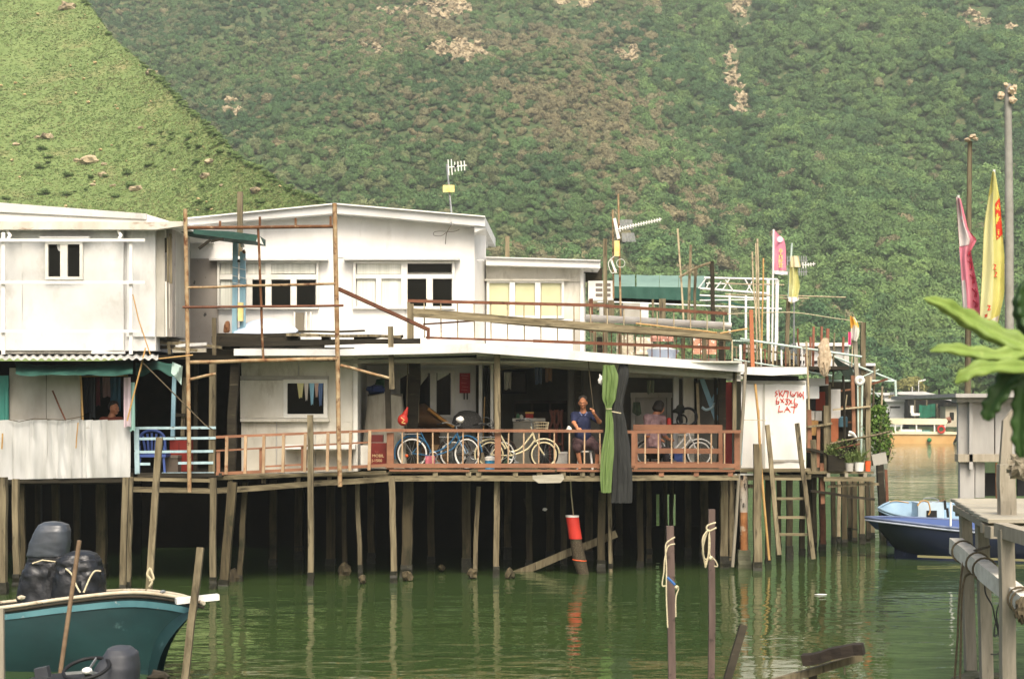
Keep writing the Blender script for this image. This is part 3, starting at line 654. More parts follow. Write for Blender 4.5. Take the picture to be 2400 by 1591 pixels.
# blue plastic chair
CH = thing('plastic_chair', 'blue plastic armchair with slatted back on the balcony', 'chair', W(356,1108,YB+.3))
Yc = YB+.35; cx = 356
m = MB(); arc = [W(cx+30*math.cos(t), 1030-22*math.sin(t), Yc-.02) for t in [PI*i/10 for i in range(11)]]; m.tube([W(cx+32,1066,Yc)]+arc+[W(cx-32,1066,Yc)], .028, 8); m.o('back_frame', blue_p, CH, smooth=True)
for dx in (-18,-9,0,9,18): B(CH, 'back_slat', blue_p, cx+dx*1.2, 1032-18*math.cos(dx/22), cx+dx*.75, 1066, Yc, 5, d=2)
R(CH, 'seat', blue_p, cx-32, 1064, cx+32, 1071, Yc-.5, .5)
for dx in (-29, 29):
    B(CH, 'armrest', blue_p, cx+dx, 1046, cx+dx, 1052, Yc, 5, Y1=Yc-.45)
    for dz in (0, -.45): B(CH, 'leg', blue_p, cx+dx*.95, 1068, cx+dx*1.05, 1109, Yc+dz, 5)
bx = R(None, 'cabinet', flat('dark_red_paint',(134,44,36)), 398, 1032, 442, 1107, YB+.7, .5); tag(bx, 'dark red cabinet behind the balcony rails', 'cabinet')
R(bx, 'door_line', blk, 419, 1036, 420, 1104, YB+.695, .01)
bx = R(None, 'storage_box', flat('grey_cardboard',(112,100,88)), 386, 1070, 417, 1108, YB+.35, .35); tag(bx, 'grey box in front of the dark red cabinet', 'box')
R(bx, 'lid', flat('grey_cardboard_lid',(126,114,102)), 385, 1067, 418, 1073, YB+.33, .38)
# ================================================================== MAIN HOUSE
MH = thing('stilt_house', 'large white two-storey stilt house with open veranda in the middle', 'house', (0, 37, 0))
# -- lower left wall
YW = 35.1
R(MH, 'wall', white2, 566, 815, 828, 1112, YW+.06, .12)
for (x0, x1, y0, y1) in ((566,700,848,889),(701,828,848,889),(566,648,988,1108),(649,740,988,1107),(741,828,988,1105),(768,828,889,988)): sheet(MH, 'wall_panel', cream, x0, y0, x1-1, y1, YW+.03, .025, 1.2, 7, 7, x0*.1)
R(MH, 'lintel', grey_panel, 562, 814, 830, 846, YW, .1); R(MH, 'window_head', grey_panel, 563, 881, 770, 890, YW-.03, .06)
sheet(MH, 'shutter', cream, 563, 891, 664, 979, YW-.05, .03, 1.1, 6, 6, 4.4)
window(MH, 665, 889, 768, 979, YW-.02, [(674,896,761,969,dkglass)], 9)
R(MH, 'sill', cream, 563, 980, 771, 988, YW-.1, .15)
R(MH, 'corner_trim', pw, 828, 838, 838, 1104, YW-.02, .1); R(MH, 'side_wall', white2, 832, 838, 838, 1104, YW+.08, 3)
for i, (x, w_, y1, c, lb) in enumerate(((704,16,932,(214,206,150),'pale yellow cloth hanging in the lower window'),(718,10,938,(216,208,196),'white sock hanging in the lower window'),(731,12,948,(150,196,214),'light blue cloth hanging in the lower window'),(742,10,930,(208,178,160),'peach cloth hanging in the lower window'),(751,12,950,(96,120,160),'blue cloth hanging in the lower window'))):
    hang('hanging_laundry', flat('laundry_cloth', c, .9), x-w_/2, x+w_/2, 897, y1, YW-.035-.004*i, 2, lb, 'clothes', taper=.55, grp='laundry in the lower window', wob=.012)
# -- veranda floor, beams and joists
dk = MB()
for i in range(26):
    ya = .16*i
    a = W(506, 1112, YF(506)-.12); b = W(905, 1103, YF(905)-.1)
PL0 = W(506,1118,YF(506)-.1); PL1 = W(908,1106,YF(908)-.1); PL2 = W(1738,1106,YF(1738)-.1)
DZ = 2.2
def decknm(par, p0, p1, n, dep, z):
    for i in range(n):
        o = V((0, dep*i/n, 0)); w = dep/n-.012
        MB().prism([V((p0.x,p0.y,z-.035))+o, V((p1.x,p1.y,z-.035))+o, V((p1.x,p1.y+w,z-.035))+o, V((p0.x,p0.y+w,z-.035))+o], (0,0,.035)).o('deck_board', wood_h, par)
z1 = W(1300,1102,YF(1300)).z; z0 = z1-.06
decknm(MH, V((PL0.x,PL0.y,0)), V((PL1.x,PL1.y,0)), 10, 1.3, z0); decknm(MH, V((PL1.x+.01,PL1.y,0)), V((PL2.x,PL2.y,0)), 26, 4.2, z1)
def FB(par, name, mat, x0, y0, x1, y1, t, off=0, d=None, seg=1, jit=0): return B(par, name, mat, x0, y0, x1, y1, YF(x0)+off, t, Y1=YF(x1)+off, d=d, seg=seg, jit=jit)
FB(MH, 'edge_board', wood_h, 506, 1121, 905, 1106, 7, -.14, d=4, seg=4, jit=.006)
FB(MH, 'beam', wood_h, 500, 1150, 912, 1121, 13, -.1, d=10, seg=5, jit=.008)
FB(MH, 'beam', wood_h, 908, 1121, 1420, 1121, 13, -.1, d=10, seg=5, jit=.01); FB(MH, 'beam', wood_h, 1476, 1120, 1730, 1119, 12, -.1, d=10, seg=3, jit=.008)
PL(MH, 'splice_plate', deck_lt, [(1248,1114),(1320,1111),(1322,1122),(1314,1131),(1262,1132),(1248,1122)], YF(1280)-.2, .05)
for x in (540, 618, 700, 772, 856): FB(MH, 'joist', wood, x, 1136-(x-500)*.036, x+.1, 1126-(x-500)*.036, 9, 0)
for x in (1020, 1098, 1122, 1208, 1265, 1320, 1365, 1388, 1550, 1632, 1712): R(MH, 'joist', wood if x < 1500 else brown, x-6, 1105, x+6, 1116, YF(x)-.16, 3)
for x0, x1 in ((912,1100),(1120,1300),(1305,1412),(1480,1722)): FB(MH, 'ledger', brown, x0, 1102, x1, 1103, 5, -.17, d=4)
# stilts under the main house
for (x, y0, yw, t, dx, mt) in ((727,972,1372,13,1,wood),(918,1120,1366,14,6,wood),(1165,1118,1352,13,-2,wood),(1412,1150,1342,17,-4,pile),(1428,1150,1340,9,4,wood),(838,1130,1355,10,8,wood),(805,1125,1340,11,4,pile),(958,1125,1352,24,-6,pile),(1092,1130,1340,20,2,pile),(1122,1140,1348,10,-10,wood),(775,1125,1325,20,0,pile),(1240,1125,1330,14,0,pile),(640,1125,1330,16,0,pile),(870,1125,1320,16,0,pile),(1010,1125,1318,16,0,pile),(1320,1125,1325,14,2,pile),(1500,1125,1330,14,0,pile),(1520,1125,1318,12,2,pile),(1560,1125,1300,8,2,pile),(1575,1125,1305,8,-2,pile),(1612,1125,1310,14,0,pile),(1650,1125,1318,18,0,pile),(1697,1115,1330,18,0,wood),(1715,1100,1328,11,-2,wood),(1190,1125,1310,16,0,pile),(1290,1125,1305,18,0,pile),(1380,1125,1312,18,0,pile),(1450,1125,1300,16,0,pile),(700,1125,1310,18,0,pile)): stilt(MH, x, y0, yw, t, mt, dx)
B(MH, 'fallen_brace', wood, 1200, 1348, 1445, 1250, 36.6, 17, d=8, seg=4, jit=.012); B(MH, 'loose_batten', wood_dk, 1230, 1168, 1246, 1222, 37.5, 7)
R(MH, 'underdeck_shade_sheet', under, 330, 1105, 1478, 1350, 43, .1)  # added black sheet behind the stilts, painted as underdeck shade
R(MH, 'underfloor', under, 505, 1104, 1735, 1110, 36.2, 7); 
for a_, b_ in ((1478,1538),(1546,1560),(1569,1575),(1584,1612),(1619,1735)): R(MH, 'underdeck_shade_sheet', under, a_, 1105, b_, 1320, 43, .1)  # more added shade sheets, with narrow slits left open between them
R(MH, 'underdeck_shade_sheet', under, 1478, 1105, 1735, 1158, 42.8, .1); R(MH, 'underdeck_shade_sheet', under, 1478, 1232, 1735, 1320, 42.8, .1)  # added shade sheets closing the slits at top and bottom
for (x, y, s) in ((808,1338,24),(850,1358,14),(545,1352,26),(955,1350,20),(1108,1345,18),(1195,1345,18),(1035,1330,12)):
    p = W(x, y, 13600/(y+10-HY)); m = MB(); m.blob(p, (m2(s*.6,36), .14, m2(s*.7,36)), 2, .6, 2.4, x); m.o('barnacle_clump', pile, MH)
# -- veranda back walls
YV = 37.4
R(MH, 'veranda_wall', white, 838, 840, 1122, 1100, YV, .1)
R(MH, 'partition', white2, 1122, 840, 1130, 1098, YV-.5, .6)
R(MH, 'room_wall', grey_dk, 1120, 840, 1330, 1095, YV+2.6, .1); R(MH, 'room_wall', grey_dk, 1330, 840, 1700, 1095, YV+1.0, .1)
R(MH, 'ceiling', cream, 838, 846, 1735, 850, YV-2.0, 5)
dw = window(MH, 928, 866, 1066, 980, YV-.02, [(938,872,1008,972,dkglass),(1023,872,1056,972,dkglass)], 8); R(dw, 'mullion', pw, 1008, 872, 1023, 980, YV-.07, .05)
for (x0, x1, y0, y1) in ((984,1003,870,905),(1025,1052,870,892),(932,960,868,890)): 
    MB().grid(5, 3, lambda u, v: W(x0+(x1-x0)*u, y0+(y1-y0)*v*(1-.7*u), YV-.012)).o('lace_curtain', curtain, dw)
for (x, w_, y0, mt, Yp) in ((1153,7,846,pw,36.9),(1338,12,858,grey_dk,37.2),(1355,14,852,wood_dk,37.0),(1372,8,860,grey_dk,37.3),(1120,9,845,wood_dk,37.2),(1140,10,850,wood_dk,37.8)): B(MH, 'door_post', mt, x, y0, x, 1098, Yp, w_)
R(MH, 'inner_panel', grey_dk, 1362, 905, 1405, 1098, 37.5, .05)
B(MH, 'veranda_column', wood_dk, 972, 846, 966, 1100, 36.0, 26, seg=5, jit=.02); B(MH, 'column_batten', wood, 956, 850, 952, 1000, 35.9, 3); B(MH, 'column_batten', wood, 983, 850, 980, 990, 35.9, 3)
FB(MH, 'veranda_post', wood, 1165, 828, 1167, 1104, 14, .02); FB(MH, 'veranda_post', brown, 1167, 1014, 1167, 1100, 15, -.05)
FB(MH, 'veranda_post', wood, 915, 765, 919, 912, 12, -.2); FB(MH, 'veranda_post', wood_dk, 908, 885, 911, 1004, 13, .15); FB(MH, 'veranda_post', brown, 915, 1014, 915, 1100, 16, -.08)
# inner door frame behind the bench
for a in ((1478,926,1575,926,12),(1484,926,1484,1095,10),(1568,926,1568,1095,9)): B(MH, 'door_frame', grey_panel, a[0], a[1], a[2], a[3], 37.9, a[4])
R(MH, 'inner_door', grey_panel, 1490, 932, 1562, 1095, 38.0, .04)
B(MH, 'inner_column', white2, 1584, 880, 1584, 1096, 37.4, 13); B(MH, 'inner_column', cream, 1613, 880, 1613, 1096, 37.5, 26)
B(MH, 'veranda_column', wood_dk, 1693, 872, 1688, 1100, 36.9, 17, seg=4, jit=.02); FB(MH, 'veranda_post', wood, 1722, 868, 1721, 1012, 9, .0); FB(MH, 'veranda_post', brown, 1727, 1012, 1727, 1100, 13, -.05)
R(MH, 'red_wall_board', flat('dark_red_board',(110,36,30)), 1700, 895, 1716, 1095, 38.2, .05)
B(MH, 'door_strip', bam_grey, 1634, 898, 1638, 1000, 37.2, 6); B(MH, 'veranda_post', wood_dk, 1676, 880, 1678, 1000, 37.0, 6); B(MH, 'veranda_post', dark, 1630, 880, 1632, 1000, 37.4, 8)
PL(MH, 'inner_ceiling_beam', cream, [(1470,870),(1700,882),(1700,890),(1470,884)], 37.6, .1)
# -- lower roof: shallow gable with a thick white fascia
Yr = YF(1117)-.45
def rf(x): return YF(x)-.45
prof = [(548,817,833),(800,818,833),(960,812,830),(1117,803,826),(1420,828,849),(1745,853,872)]
m = MB(); 
top = [W(x, a, rf(x)) for x, a, b in prof]; bot = [W(x, b, rf(x)) for x, a, b in prof]
vs = top+bot+[p+V((0,6.5,.08)) for p in top]+[p+V((0,6.5,.08)) for p in bot]; n = len(prof); fs = []
for i in range(n-1):
    fs += [(i,i+1,n+i+1,n+i),(2*n+i,2*n+i+1,i+1,i),(n+i,n+i+1,3*n+i+1,3*n+i),(3*n+i,3*n+i+1,2*n+i+1,2*n+i)]
fs += [(0,n,3*n,2*n),(n-1,2*n-1,4*n-1,3*n-1)]
m.add(vs, fs).o('veranda_roof', white2, MH)
for (x0, y0, x1, y1, o_, t) in ((800,838,1117,828,.25,7),(820,848,1117,842,.5,9),(1117,831,1735,876,.2,6),(1117,838,1735,884,.5,9),(1117,846,1735,889,1.2,9),(1470,868,1740,885,.05,8)): FB(MH, 'purlin', cream if y0 < 840 else grey_panel, x0, y0, x1, y1, t, o_, d=6)
# -- upper storey
YU = 37.0
R(MH, 'upper_wall', white, 505, 560, 1112, 840, YU+.05, .1); 
PL(MH, 'gable_wall', white, [(447,560),(447,530),(785,499),(1112,527),(1112,560)], YU+.05, .1)
for (x0, x1, y0, y1) in ((447,620,532,606),(621,785,506,606),(786,950,506,604),(951,1112,518,604),(747,828,606,840),(1066,1112,604,840),(512,640,724,840),(641,747,724,840),(828,950,722,840),(951,1066,722,840)):
    sheet(MH, 'wall_panel', white, x0, y0, x1, y1, YU+.03, .02, 1.0, 6, 6, x0*.17+y0, None, y0-(15 if x0 < 500 else (5 if x0 < 700 else -6 if x0 < 900 else -6)) if y0 < 540 else None)
R(MH, 'peeling_wall', mottle, 445, 606, 512, 830, YU+.0, .08)
m = MB(); P4 = [V((W(1112,0,YU).x, YU+.05, W(0,840,YU).z)), V((W(1112,0,YU).x, YU+.05, W(0,520,YU).z)), V((W(1139,0,YU+1.1).x, YU+1.1, W(0,520,YU).z)), V((W(1139,0,YU+1.1).x, YU+1.1, W(0,840,YU).z))]; m.prism(P4, (-.08,0,0)); m.o('side_wall', white, MH)
B(MH, 'pipe_bracket', white2, 1112, 610, 1134, 610, YU+.3, 4); B(MH, 'pipe_bracket', wood, 1131, 648, 1136, 650, YU+1.2, 6)
# upper roof slab
prof = [(440,512,528),(610,497,514),(785,478,500),(900,488,509),(1137,508,531)]
Yt = YU-.32; n = len(prof)
top = [W(x, a, Yt) for x, a, b in prof]; bot = [W(x, b, Yt) for x, a, b in prof]
bk = [V((.0 if i < n-1 else .18, 4.6, 0)) for i in range(n)]
vs = top+bot+[p+k for p, k in zip(top, bk)]+[p+k for p, k in zip(bot, bk)]; fs = []
for i in range(n-1): fs += [(i,i+1,n+i+1,n+i),(2*n+i,2*n+i+1,i+1,i),(n+i,n+i+1,3*n+i+1,3*n+i),(3*n+i,3*n+i+1,2*n+i+1,2*n+i)]
fs += [(0,n,3*n,2*n),(n-1,2*n-1,4*n-1,3*n-1)]
MB().add(vs, fs).o('upper_roof', white2, MH)
for (x0, y0, x1, y1) in ((440,512,785,478),(785,478,1137,508)): B(MH, 'roof_cap', white, x0, y0, x1, y1, Yt-.03, 3, d=10)
PL(MH, 'eave_soffit', white2, [(1112,530),(1137,531),(1137,536),(1112,545)], Yt+.05, 4.3)
# upper windows
wl = window(MH, 510, 612, 747, 724, YU-.02, [(517,618,545,642,curtain),(580,618,622,642,curtain),(635,618,739,641,curtain),(517,656,545,716,curtain),(592,657,621,716,dkglass),(637,657,680,716,dkglass),(696,657,739,716,dkglass)], 5)
for (x0, x1, y0, y1) in ((515,742,643,655),(622,635,617,643),(622,636,655,719),(681,695,655,719),(545,555,617,719),(578,591,655,719)): R(wl, 'mullion', pw, x0, y0, x1, y1, YU-.06, .05)
wr = window(MH, 828, 612, 1066, 724, YU-.02, [(837,617,940,642,curtain),(955,616,1058,638,dkglass),(837,655,880,720,curtain),(895,655,940,720,curtain),(955,654,999,720,dkglass),(1015,654,1058,720,dkglass)], 6)
for (x0, x1, y0, y1) in ((834,1060,643,653),(940,955,618,643),(940,955,653,719),(881,894,653,719),(999,1014,653,719)): R(wr, 'mullion', pw, x0, y0, x1, y1, YU-.06, .05)
R(MH, 'window_hood', white2, 490, 606, 768, 610, YU-.2, .25); R(MH, 'window_hood', white2, 805, 604, 1078, 609, YU-.2, .25)
R(MH, 'vent_panel', flat('dull_brown_panel',(116,108,92)), 693, 733, 712, 780, YU-.02, .05)
for x in (690, 718, 728): R(MH, 'vent_trim', pw, x-2, 731, x+2, 784, YU-.04, .06)
# railings of the veranda
RA = FB(MH, 'railing', brown, 903, 1008, 1413, 1010, 7, -.18, d=6); 
FB(RA, 'bottom_rail', brown, 903, 1091, 1420, 1091, 10, -.18, d=6)
for x in [943+35.6*i for i in range(14)]:
    if abs(x-1167) > 12: FB(RA, 'baluster', baluster_m, x, 1012, x+random.uniform(-1,1), 1088, 3.2, -.18)
RB = FB(MH, 'railing', brown, 1464, 1012, 1736, 1011, 7, -.2, d=6)
FB(RB, 'bottom_rail', brown, 1476, 1091, 1724, 1091, 10, -.2, d=6); FB(RB, 'end_post', brown, 1484, 1014, 1484, 1092, 9, -.2)
for x in [1512+31*i for i in range(7)]: FB(RB, 'baluster', baluster_m, x, 1014, x, 1088, 3.2, -.2)
RC = FB(MH, 'railing', brown, 506, 1024, 903, 1008, 6, -.3, d=5)
FB(RC, 'mid_rail', brown, 506, 1056, 868, 1036, 4, -.3, d=4); FB(RC, 'bottom_rail', brown, 506, 1110, 905, 1090, 7, -.3, d=5)
for x in (532, 576, 619, 665, 716, 769, 822, 867): FB(RC, 'baluster', baluster_m, x, 1024-(x-506)*.042, x-2, 1112-(x-506)*.03, 7, -.34)
for x in (512, 612, 710): FB(RC, 'rail_post', brown, x, 1055-(x-506)*.055, x, 1112-(x-506)*.04, 8, -.26)
FB(RC, 'low_bar', brown, 622, 1093, 712, 1088, 4, -.25)
R(MH, 'white_ledge', white, 664, 1042, 832, 1052, YW-.35, .3)
R(MH, 'meter_frame', pw, 845, 1043, 863, 1092, YW+.1, .04)
# ================================================================== RUSTY PIPE FRAME and upper platform things
YP = 33.4
PF = thing('scaffold', 'tall rusty pipe frame standing in front of the white house', 'frame', W(615,1150,YP))
def wig(x0,y0,x1,y1,Y,t,mt,nm='pipe',par=None,jit=.008,seg=5): return B(par if par else PF, nm, mt, x0, y0, x1, y1, Y, t, rnd=True, seg=seg, jit=jit)
wig(434,490,444,1153,YP,10,rust_lt); wig(784,477,797,1140,YP+.2,11,rust_lt)
wig(440,534,780,531,YP,8,rust); wig(440,674,784,665,YP,6,rust_lt); wig(428,720,805,716,YP-.03,6,rust_red); wig(445,849,790,841,YP,9,rust_lt)
wig(605,536,617,840,YP+.03,6,rust)
for x, y0 in ((516,518),(609,508),(693,511),(775,507)): B(PF, 'stub', rust, x, y0, x, 532, YP, 5)
B(PF, 'brace', rust_red, 793, 677, 1003, 772, YP+.3, 8, Y1=35.3); wig(798,856,912,886,YP+.1,7,rust_lt,'brace'); wig(447,889,506,876,YP,7,rust_lt,'brace')
# timber post, dark awning, blue posts left of the upper windows
tag(B(None, 'timber_post', wood, 563, 450, 562, 600, 36.2, 12), 'square grey timber post rising above the left roof slope', 'post')
AW = PL(None, 'side_awning', green_tarp, [(412,537),(440,537),(545,543),(606,551),(606,566),(545,560),(440,546),(412,541)], 34.6, 1.0); tag(AW, 'narrow dark green side awning under the eaves', 'awning')
for a in ((466,583,494,562,6),(494,566,524,560,5)): B(AW, 'bracket', wood_dk, *a[:4], 34.5, a[4])
m = MB(); m.prism([W(606,548,34.55), W(618,574,34.55), W(600,566,34.55)], (0,.01,0)); m.o('torn_flap', flat('pale_tarp',(206,206,196)), AW)
PB = thing('painted_post', 'light blue painted twin posts with old fittings before the upper window', 'post', W(560,790,35.6))
B(PB, 'post_board', ltblue, 552, 555, 550, 790, 35.6, 12, d=8); B(PB, 'post_board', ltblue, 569, 590, 569, 780, 35.62, 13, d=8)
for i, (x, y, s) in enumerate(((562,565,7),(568,575,6),(572,590,5),(560,612,4),(574,608,4))):
    m = MB(); m.blob(W(x,y,35.45), m2(s,35.5), 1, .5, 2, i); m.o('fitting', (wood_dk, white2, rust)[i%3], PB)
for y in (632, 652, 668): B(PB, 'wire', white_p, 545, y-6, 582, y+2, 35.5, 1.5)
R(PB, 'meter_box', yellow_p, 557, 709, 569, 752, 35.45, .1)
# shallow pale blue hull upside down on the platform
m = MB()
def hb(u, v):
    x = 556+ (700-556)*u; h = 40*math.sin(PI*min(1,max(0,u*.93+.04)))**.55; t = v*PI
    return W(x, 786-h*math.sin(t), 36.0)+V((0, -.5*math.cos(t), 0))
m.grid(16, 8, hb); tag(m.o('upturned_boat', pblue, None, smooth=True), 'pale blue upturned dinghy hull below the left upper window', 'boat')
# rotten timber platform
TP = thing('timber_platform', 'dark rotten plank platform hanging at first-floor level', 'platform', W(740,815,35.0))
for (x0,y0,x1,y1,t,Y,mt) in ((510,786,700,784,9,35.1,wood_dk),(505,798,690,796,12,35.0,wood_dk),(672,785,940,790,6,34.8,wood),(700,777,855,775,4,35.2,wood_dk),(510,807,985,800,11,34.7,wood_dk),(690,800,985,797,8,34.9,wood_dk),(840,792,945,788,6,34.9,wood_dk),(520,814,760,812,8,35.3,wood_dk)): B(TP, 'plank', mt, x0, y0, x1, y1, Y, t, d=24, seg=4, jit=.02)
for x in (505, 690, 762, 838, 930): R(TP, 'block', wood_dk, x-9, 788, x+9, 804, 34.85, .4)
B(TP, 'post', wood, 502, 745, 503, 850, 34.8, 9); 
for (x0,y0,x1,y1,t,mt) in ((410,800,520,815,6,wood),(408,812,485,806,7,white2),(312,800,440,806,7,wood),(318,816,430,812,8,wood_dk),(330,794,420,800,8,wood_dk),(375,812,470,822,7,wood),(405,822,484,821,9,deck_lt),(300,790,304,840,9,wood),(345,785,352,832,8,wood),(395,790,398,830,7,wood)): B(TP, 'loose_plank', mt, x0, y0, x1, y1, 34.3, t, d=10, seg=3, jit=.01)
R(TP, 'back_board', dark, 300, 816, 560, 846, 35.6, .1)
m = MB(); m.blob(W(532,768,35), (.07,.06,.12), 2, .5, 2, 3); m.o('rusty_tin', rust, TP)
# -- antenna on the upper roof
def yagi(par, p, d, L, n, h, mat, r=.012):
    d = V(d).normalized(); m = MB(); m.tube([p, p+d*L], r, 6); m.o('boom', mat, par)
    for i in range(n):
        q = p+d*L*(i+.3)/n; hh = h*(1 if i < 2 else .62); MB().bar(q-V((-.03*hh,0,hh/2)), q+V((-.03*hh,0,hh/2)), .022, .012).o('element', mat, par)
A1 = thing('television_antenna', 'small aerial on a thin mast above the white gable', 'antenna', W(1058,520,37))
m = MB(); m.tube([W(1047,385,37), W(1058,500,37), W(1057,528,36.6)], .022, 7); m.o('mast', steel, A1, smooth=True)
yagi(A1, W(1049,393,37), (1,-.1,.10), .42, 6, .34, white_p, .014); m = MB(); m.blob(W(1068,389,36.95), .035, 1, .2, 1); m.o('feed_box', blk, A1)
R(A1, 'signal_box', yellow_p, 1038, 434, 1065, 450, 36.92, .08)
m = MB(); m.tube(catmull([W(1057,528,36.6), W(1050,540,36.55), W(1046,550,36.6), W(1044,572,36.9)]), .008, 5).tube(catmull([W(1046,545,36.6), W(1034,553,36.6), W(1018,552,36.6), W(1017,545,36.6), W(1030,542,36.6), W(1062,543,36.6), W(1077,538,36.6)]), .006, 5); m.o('cable', rope_dk, A1)
tag(B(None, 'timber_post', wood, 1189, 554, 1189, 625, 39.5, 10), 'short tan timber post behind the flat-roofed annexe', 'post')
# ================================================================== FLAT ROOFED ANNEXE
YH = 38.0
AN = thing('annexe', 'cream flat-roofed annexe with three yellow blinds beside the white house', 'house', W(1260,830,YH+1.5))
R(AN, 'wall', cream, 1139, 620, 1362, 850, YH, 3.2)
sheet(AN, 'wall_panel', cream, 1139, 624, 1362, 660, YH-.03, .02, 1, 10, 4, 3); sheet(AN, 'wall_panel', white, 1139, 748, 1342, 850, YH-.03, .02, 1, 10, 4, 8); R(AN, 'wall_panel', grey_panel, 1343, 748, 1360, 850, YH-.03, .03)
R(AN, 'corner_trim', white, 1360, 624, 1368, 852, YH-.05, .12); R(AN, 'side_wall', galv, 1366, 640, 1372, 852, YH+.1, 2.5)
PL(AN, 'roof', white, [(1139,603),(1407,612),(1407,628),(1139,621)], YH-.35, 3.8)
B(AN, 'roof_stop', white2, 1139, 603, 1407, 611, YH-.37, 3, d=8)
wa = window(AN, 1141, 657, 1322, 746, YH-.03, [(1147,664,1193,744,blind),(1208,664,1253,744,blind),(1269,664,1314,744,blind)], 6)
for x in (1194, 1254): R(wa, 'mullion', white, x, 662, x+13, 746, YH-.09, .07)
R(AN, 'window_hood', cream, 1135, 654, 1332, 658, YH-.12, .12)
m = MB(); m.tube([W(1366,630,YH-.1), W(1385,629,YH+.3), W(1392,634,YH+.3)], .05, 8); m.o('spout', white_p, AN, smooth=True)
R(AN, 'overhang_shade', wood_dk, 1368, 628, 1412, 660, YH+.9, .1)  # dark sheet painted as the shade beneath the roof overhang
AC = R(None, 'air_conditioner', white_p, 1379, 658, 1438, 703, YH-.1, .5); tag(AC, 'white window air conditioner box on the annexe side', 'air conditioner')
for i in range(3): 
    for x0, x1 in ((1396,1412),(1418,1431)): R(AC, 'grille_slot', wm('grille_grey',(120,112,104),rv=0) if i == 0 and x0 < 1400 else MATS['grille_grey'], x0, 664+i*12, x1, 671+i*12, YH-.106, .02)
# ================================================================== UPPER TERRACE RAIL over the veranda roof
UR = thing('terrace_rail', 'rusty terrace railing with thin bars above the veranda roof', 'railing', W(1330,815,36))
def U(nm, mt, x0, y0, x1, y1, t, o=0, **k): return B(UR, nm, mt, x0, y0, x1, y1, 35.4+(x0-955)*.001+o, t, Y1=35.4+(x1-955)*.001+o, **k)
U('rail', rust_red, 955, 705, 1420, 716, 7); U('rail', rust_red, 1418, 717, 1704, 735, 7); U('rail', rust_red, 998, 791, 1250, 799, 5); U('rail', rust_red, 1250, 799, 1710, 816, 7)
for i in range(19):
    x = 994+39*i
    if x < 1704: U('baluster', bam_grey, x, 706+(x-955)*.03, x+1, 792+(x-998)*.033, 3, rnd=True)
for i in range(17):
    x = 1395+19*i; U('mesh_bar', rust_red, x, 778+(x-1395)*.03, x, 850+(x-1395)*.02, 2, .1)
for (x, y0, y1, t, mt) in ((958,708,800,7,wood),(965,712,802,9,wood),(1004,768,795,7,rust_red),(1000,700,702,3,rust)): U('post', mt, x, y0, x, y1, t)
for (x0, y0, x1, y1, t, o) in ((968,728,1712,786,11,-.12),(968,738,1712,792,9,-.2),(1150,752,1715,796,9,-.05)): U('long_plank', wood_h, x0, y0, x1, y1, t, o, d=9, seg=6, jit=.012)
U('gutter_pipe', pvc, 1372, 745, 1713, 764, 17, .25, rnd=True); U('cane', bamboo, 1490, 758, 1680, 780, 4, -.25, rnd=True, seg=4, jit=.02); U('cane', bamboo, 1688, 781, 1752, 770, 4, -.25, rnd=True)
U('thin_bar', rust_red, 992, 760, 1110, 752, 4)
for (x, y0, y1, t, mt) in ((1393,770,835,8,wood),(1418,560,845,9,wood),(1452,780,845,10,wood),(1405,790,845,12,wood_dk),(1600,792,850,8,wood),(1650,785,850,10,wood),(1690,790,852,12,wood_dk),(1385,700,780,9,rust_red),(1432,705,760,14,wood)): B(UR, 'post', mt, x, y0, x+1, y1, 36.6, t)
# aerial mast with grid reflector
A2 = thing('television_antenna', 'large aerial with slatted reflector on a rusty mast', 'antenna', W(1452,740,37.2))
B(A2, 'mast', rust_lt, 1449, 455, 1455, 745, 37.2, 5, rnd=True); B(A2, 'mast', rust_lt, 1436, 492, 1438, 700, 37.3, 4, rnd=True)
p = W(1445,538,37.1); yagi(A2, p, (1,-.1,.22), 1.0, 17, .13, white_p)
for (x0, y0, x1, y1) in ((1455,514,1485,562),(1455,541,1485,541)): pass
for q, (yy0, yy1, sk) in enumerate(((515,538,0),(546,567,5))):
    for i in range(10): B(A2, 'reflector_bar', steel, 1453+sk+i*3.0, yy0, 1455+sk+i*3.2, yy1, 37.1, 2)
    B(A2, 'reflector_frame', steel, 1453+sk, (yy0+yy1)/2, 1484+sk, (yy0+yy1)/2+.5, 37.12, 2)
B(A2, 'bracket', white_p, 1440, 512, 1450, 560, 37.15, 7); R(A2, 'amplifier_box', yellow_p, 1440, 564, 1452, 600, 37.1, .1)
m = MB(); m.ring(W(1455,617,37.1), (0,1,0), .09, .006, 20, 5); m.tube(catmull([W(1440,600,37.1), W(1426,616,37.1), W(1434,640,37.1), W(1446,632,37.1)]), .009, 5); m.o('cable_loop', white_p, A2)
B(A2, 'bracket', white_p, 1432, 608, 1444, 640, 37.15, 5)
# ================================================================== GREEN AWNING TERRACE behind
YG = 42.5
GT = thing('awning_terrace', 'faded green fabric awning on a white pipe frame behind the annexe', 'awning', W(1630,850,YG))
for (a, b) in ((1440,1488),(1492,1545),(1546,1590),(1591,1652)):
    k = (a-1440)/212; m = MB(); m.grid(5, 3, lambda u, v: W(a+(b-a)*u-6*(1-v)*0+14*(1-v)*(u > 2), 644+3*(a+(b-a)*u-1440)/212+27*v+1.2*math.sin(u*PI), YG+1.2-1.2*v), (0,.01,.01)); m.o('awning_panel', aw_lt, GT, smooth=True)
m = MB(); m.grid(24, 3, lambda u, v: W(1438+(1640-1438)*u, 671+3*u+(27+4*u)*v, YG-.02+.03*math.sin(u*40)*v), (0,.01,0)); m.o('valance', aw_dk, GT, smooth=True)
m = MB(); m.grid(14, 2, lambda u, v: W(1636+(1760-1636)*u, 690+28*u+(8-4*u)*v, YG), (0,.01,0)); m.o('valance', aw_dk, GT, smooth=True)
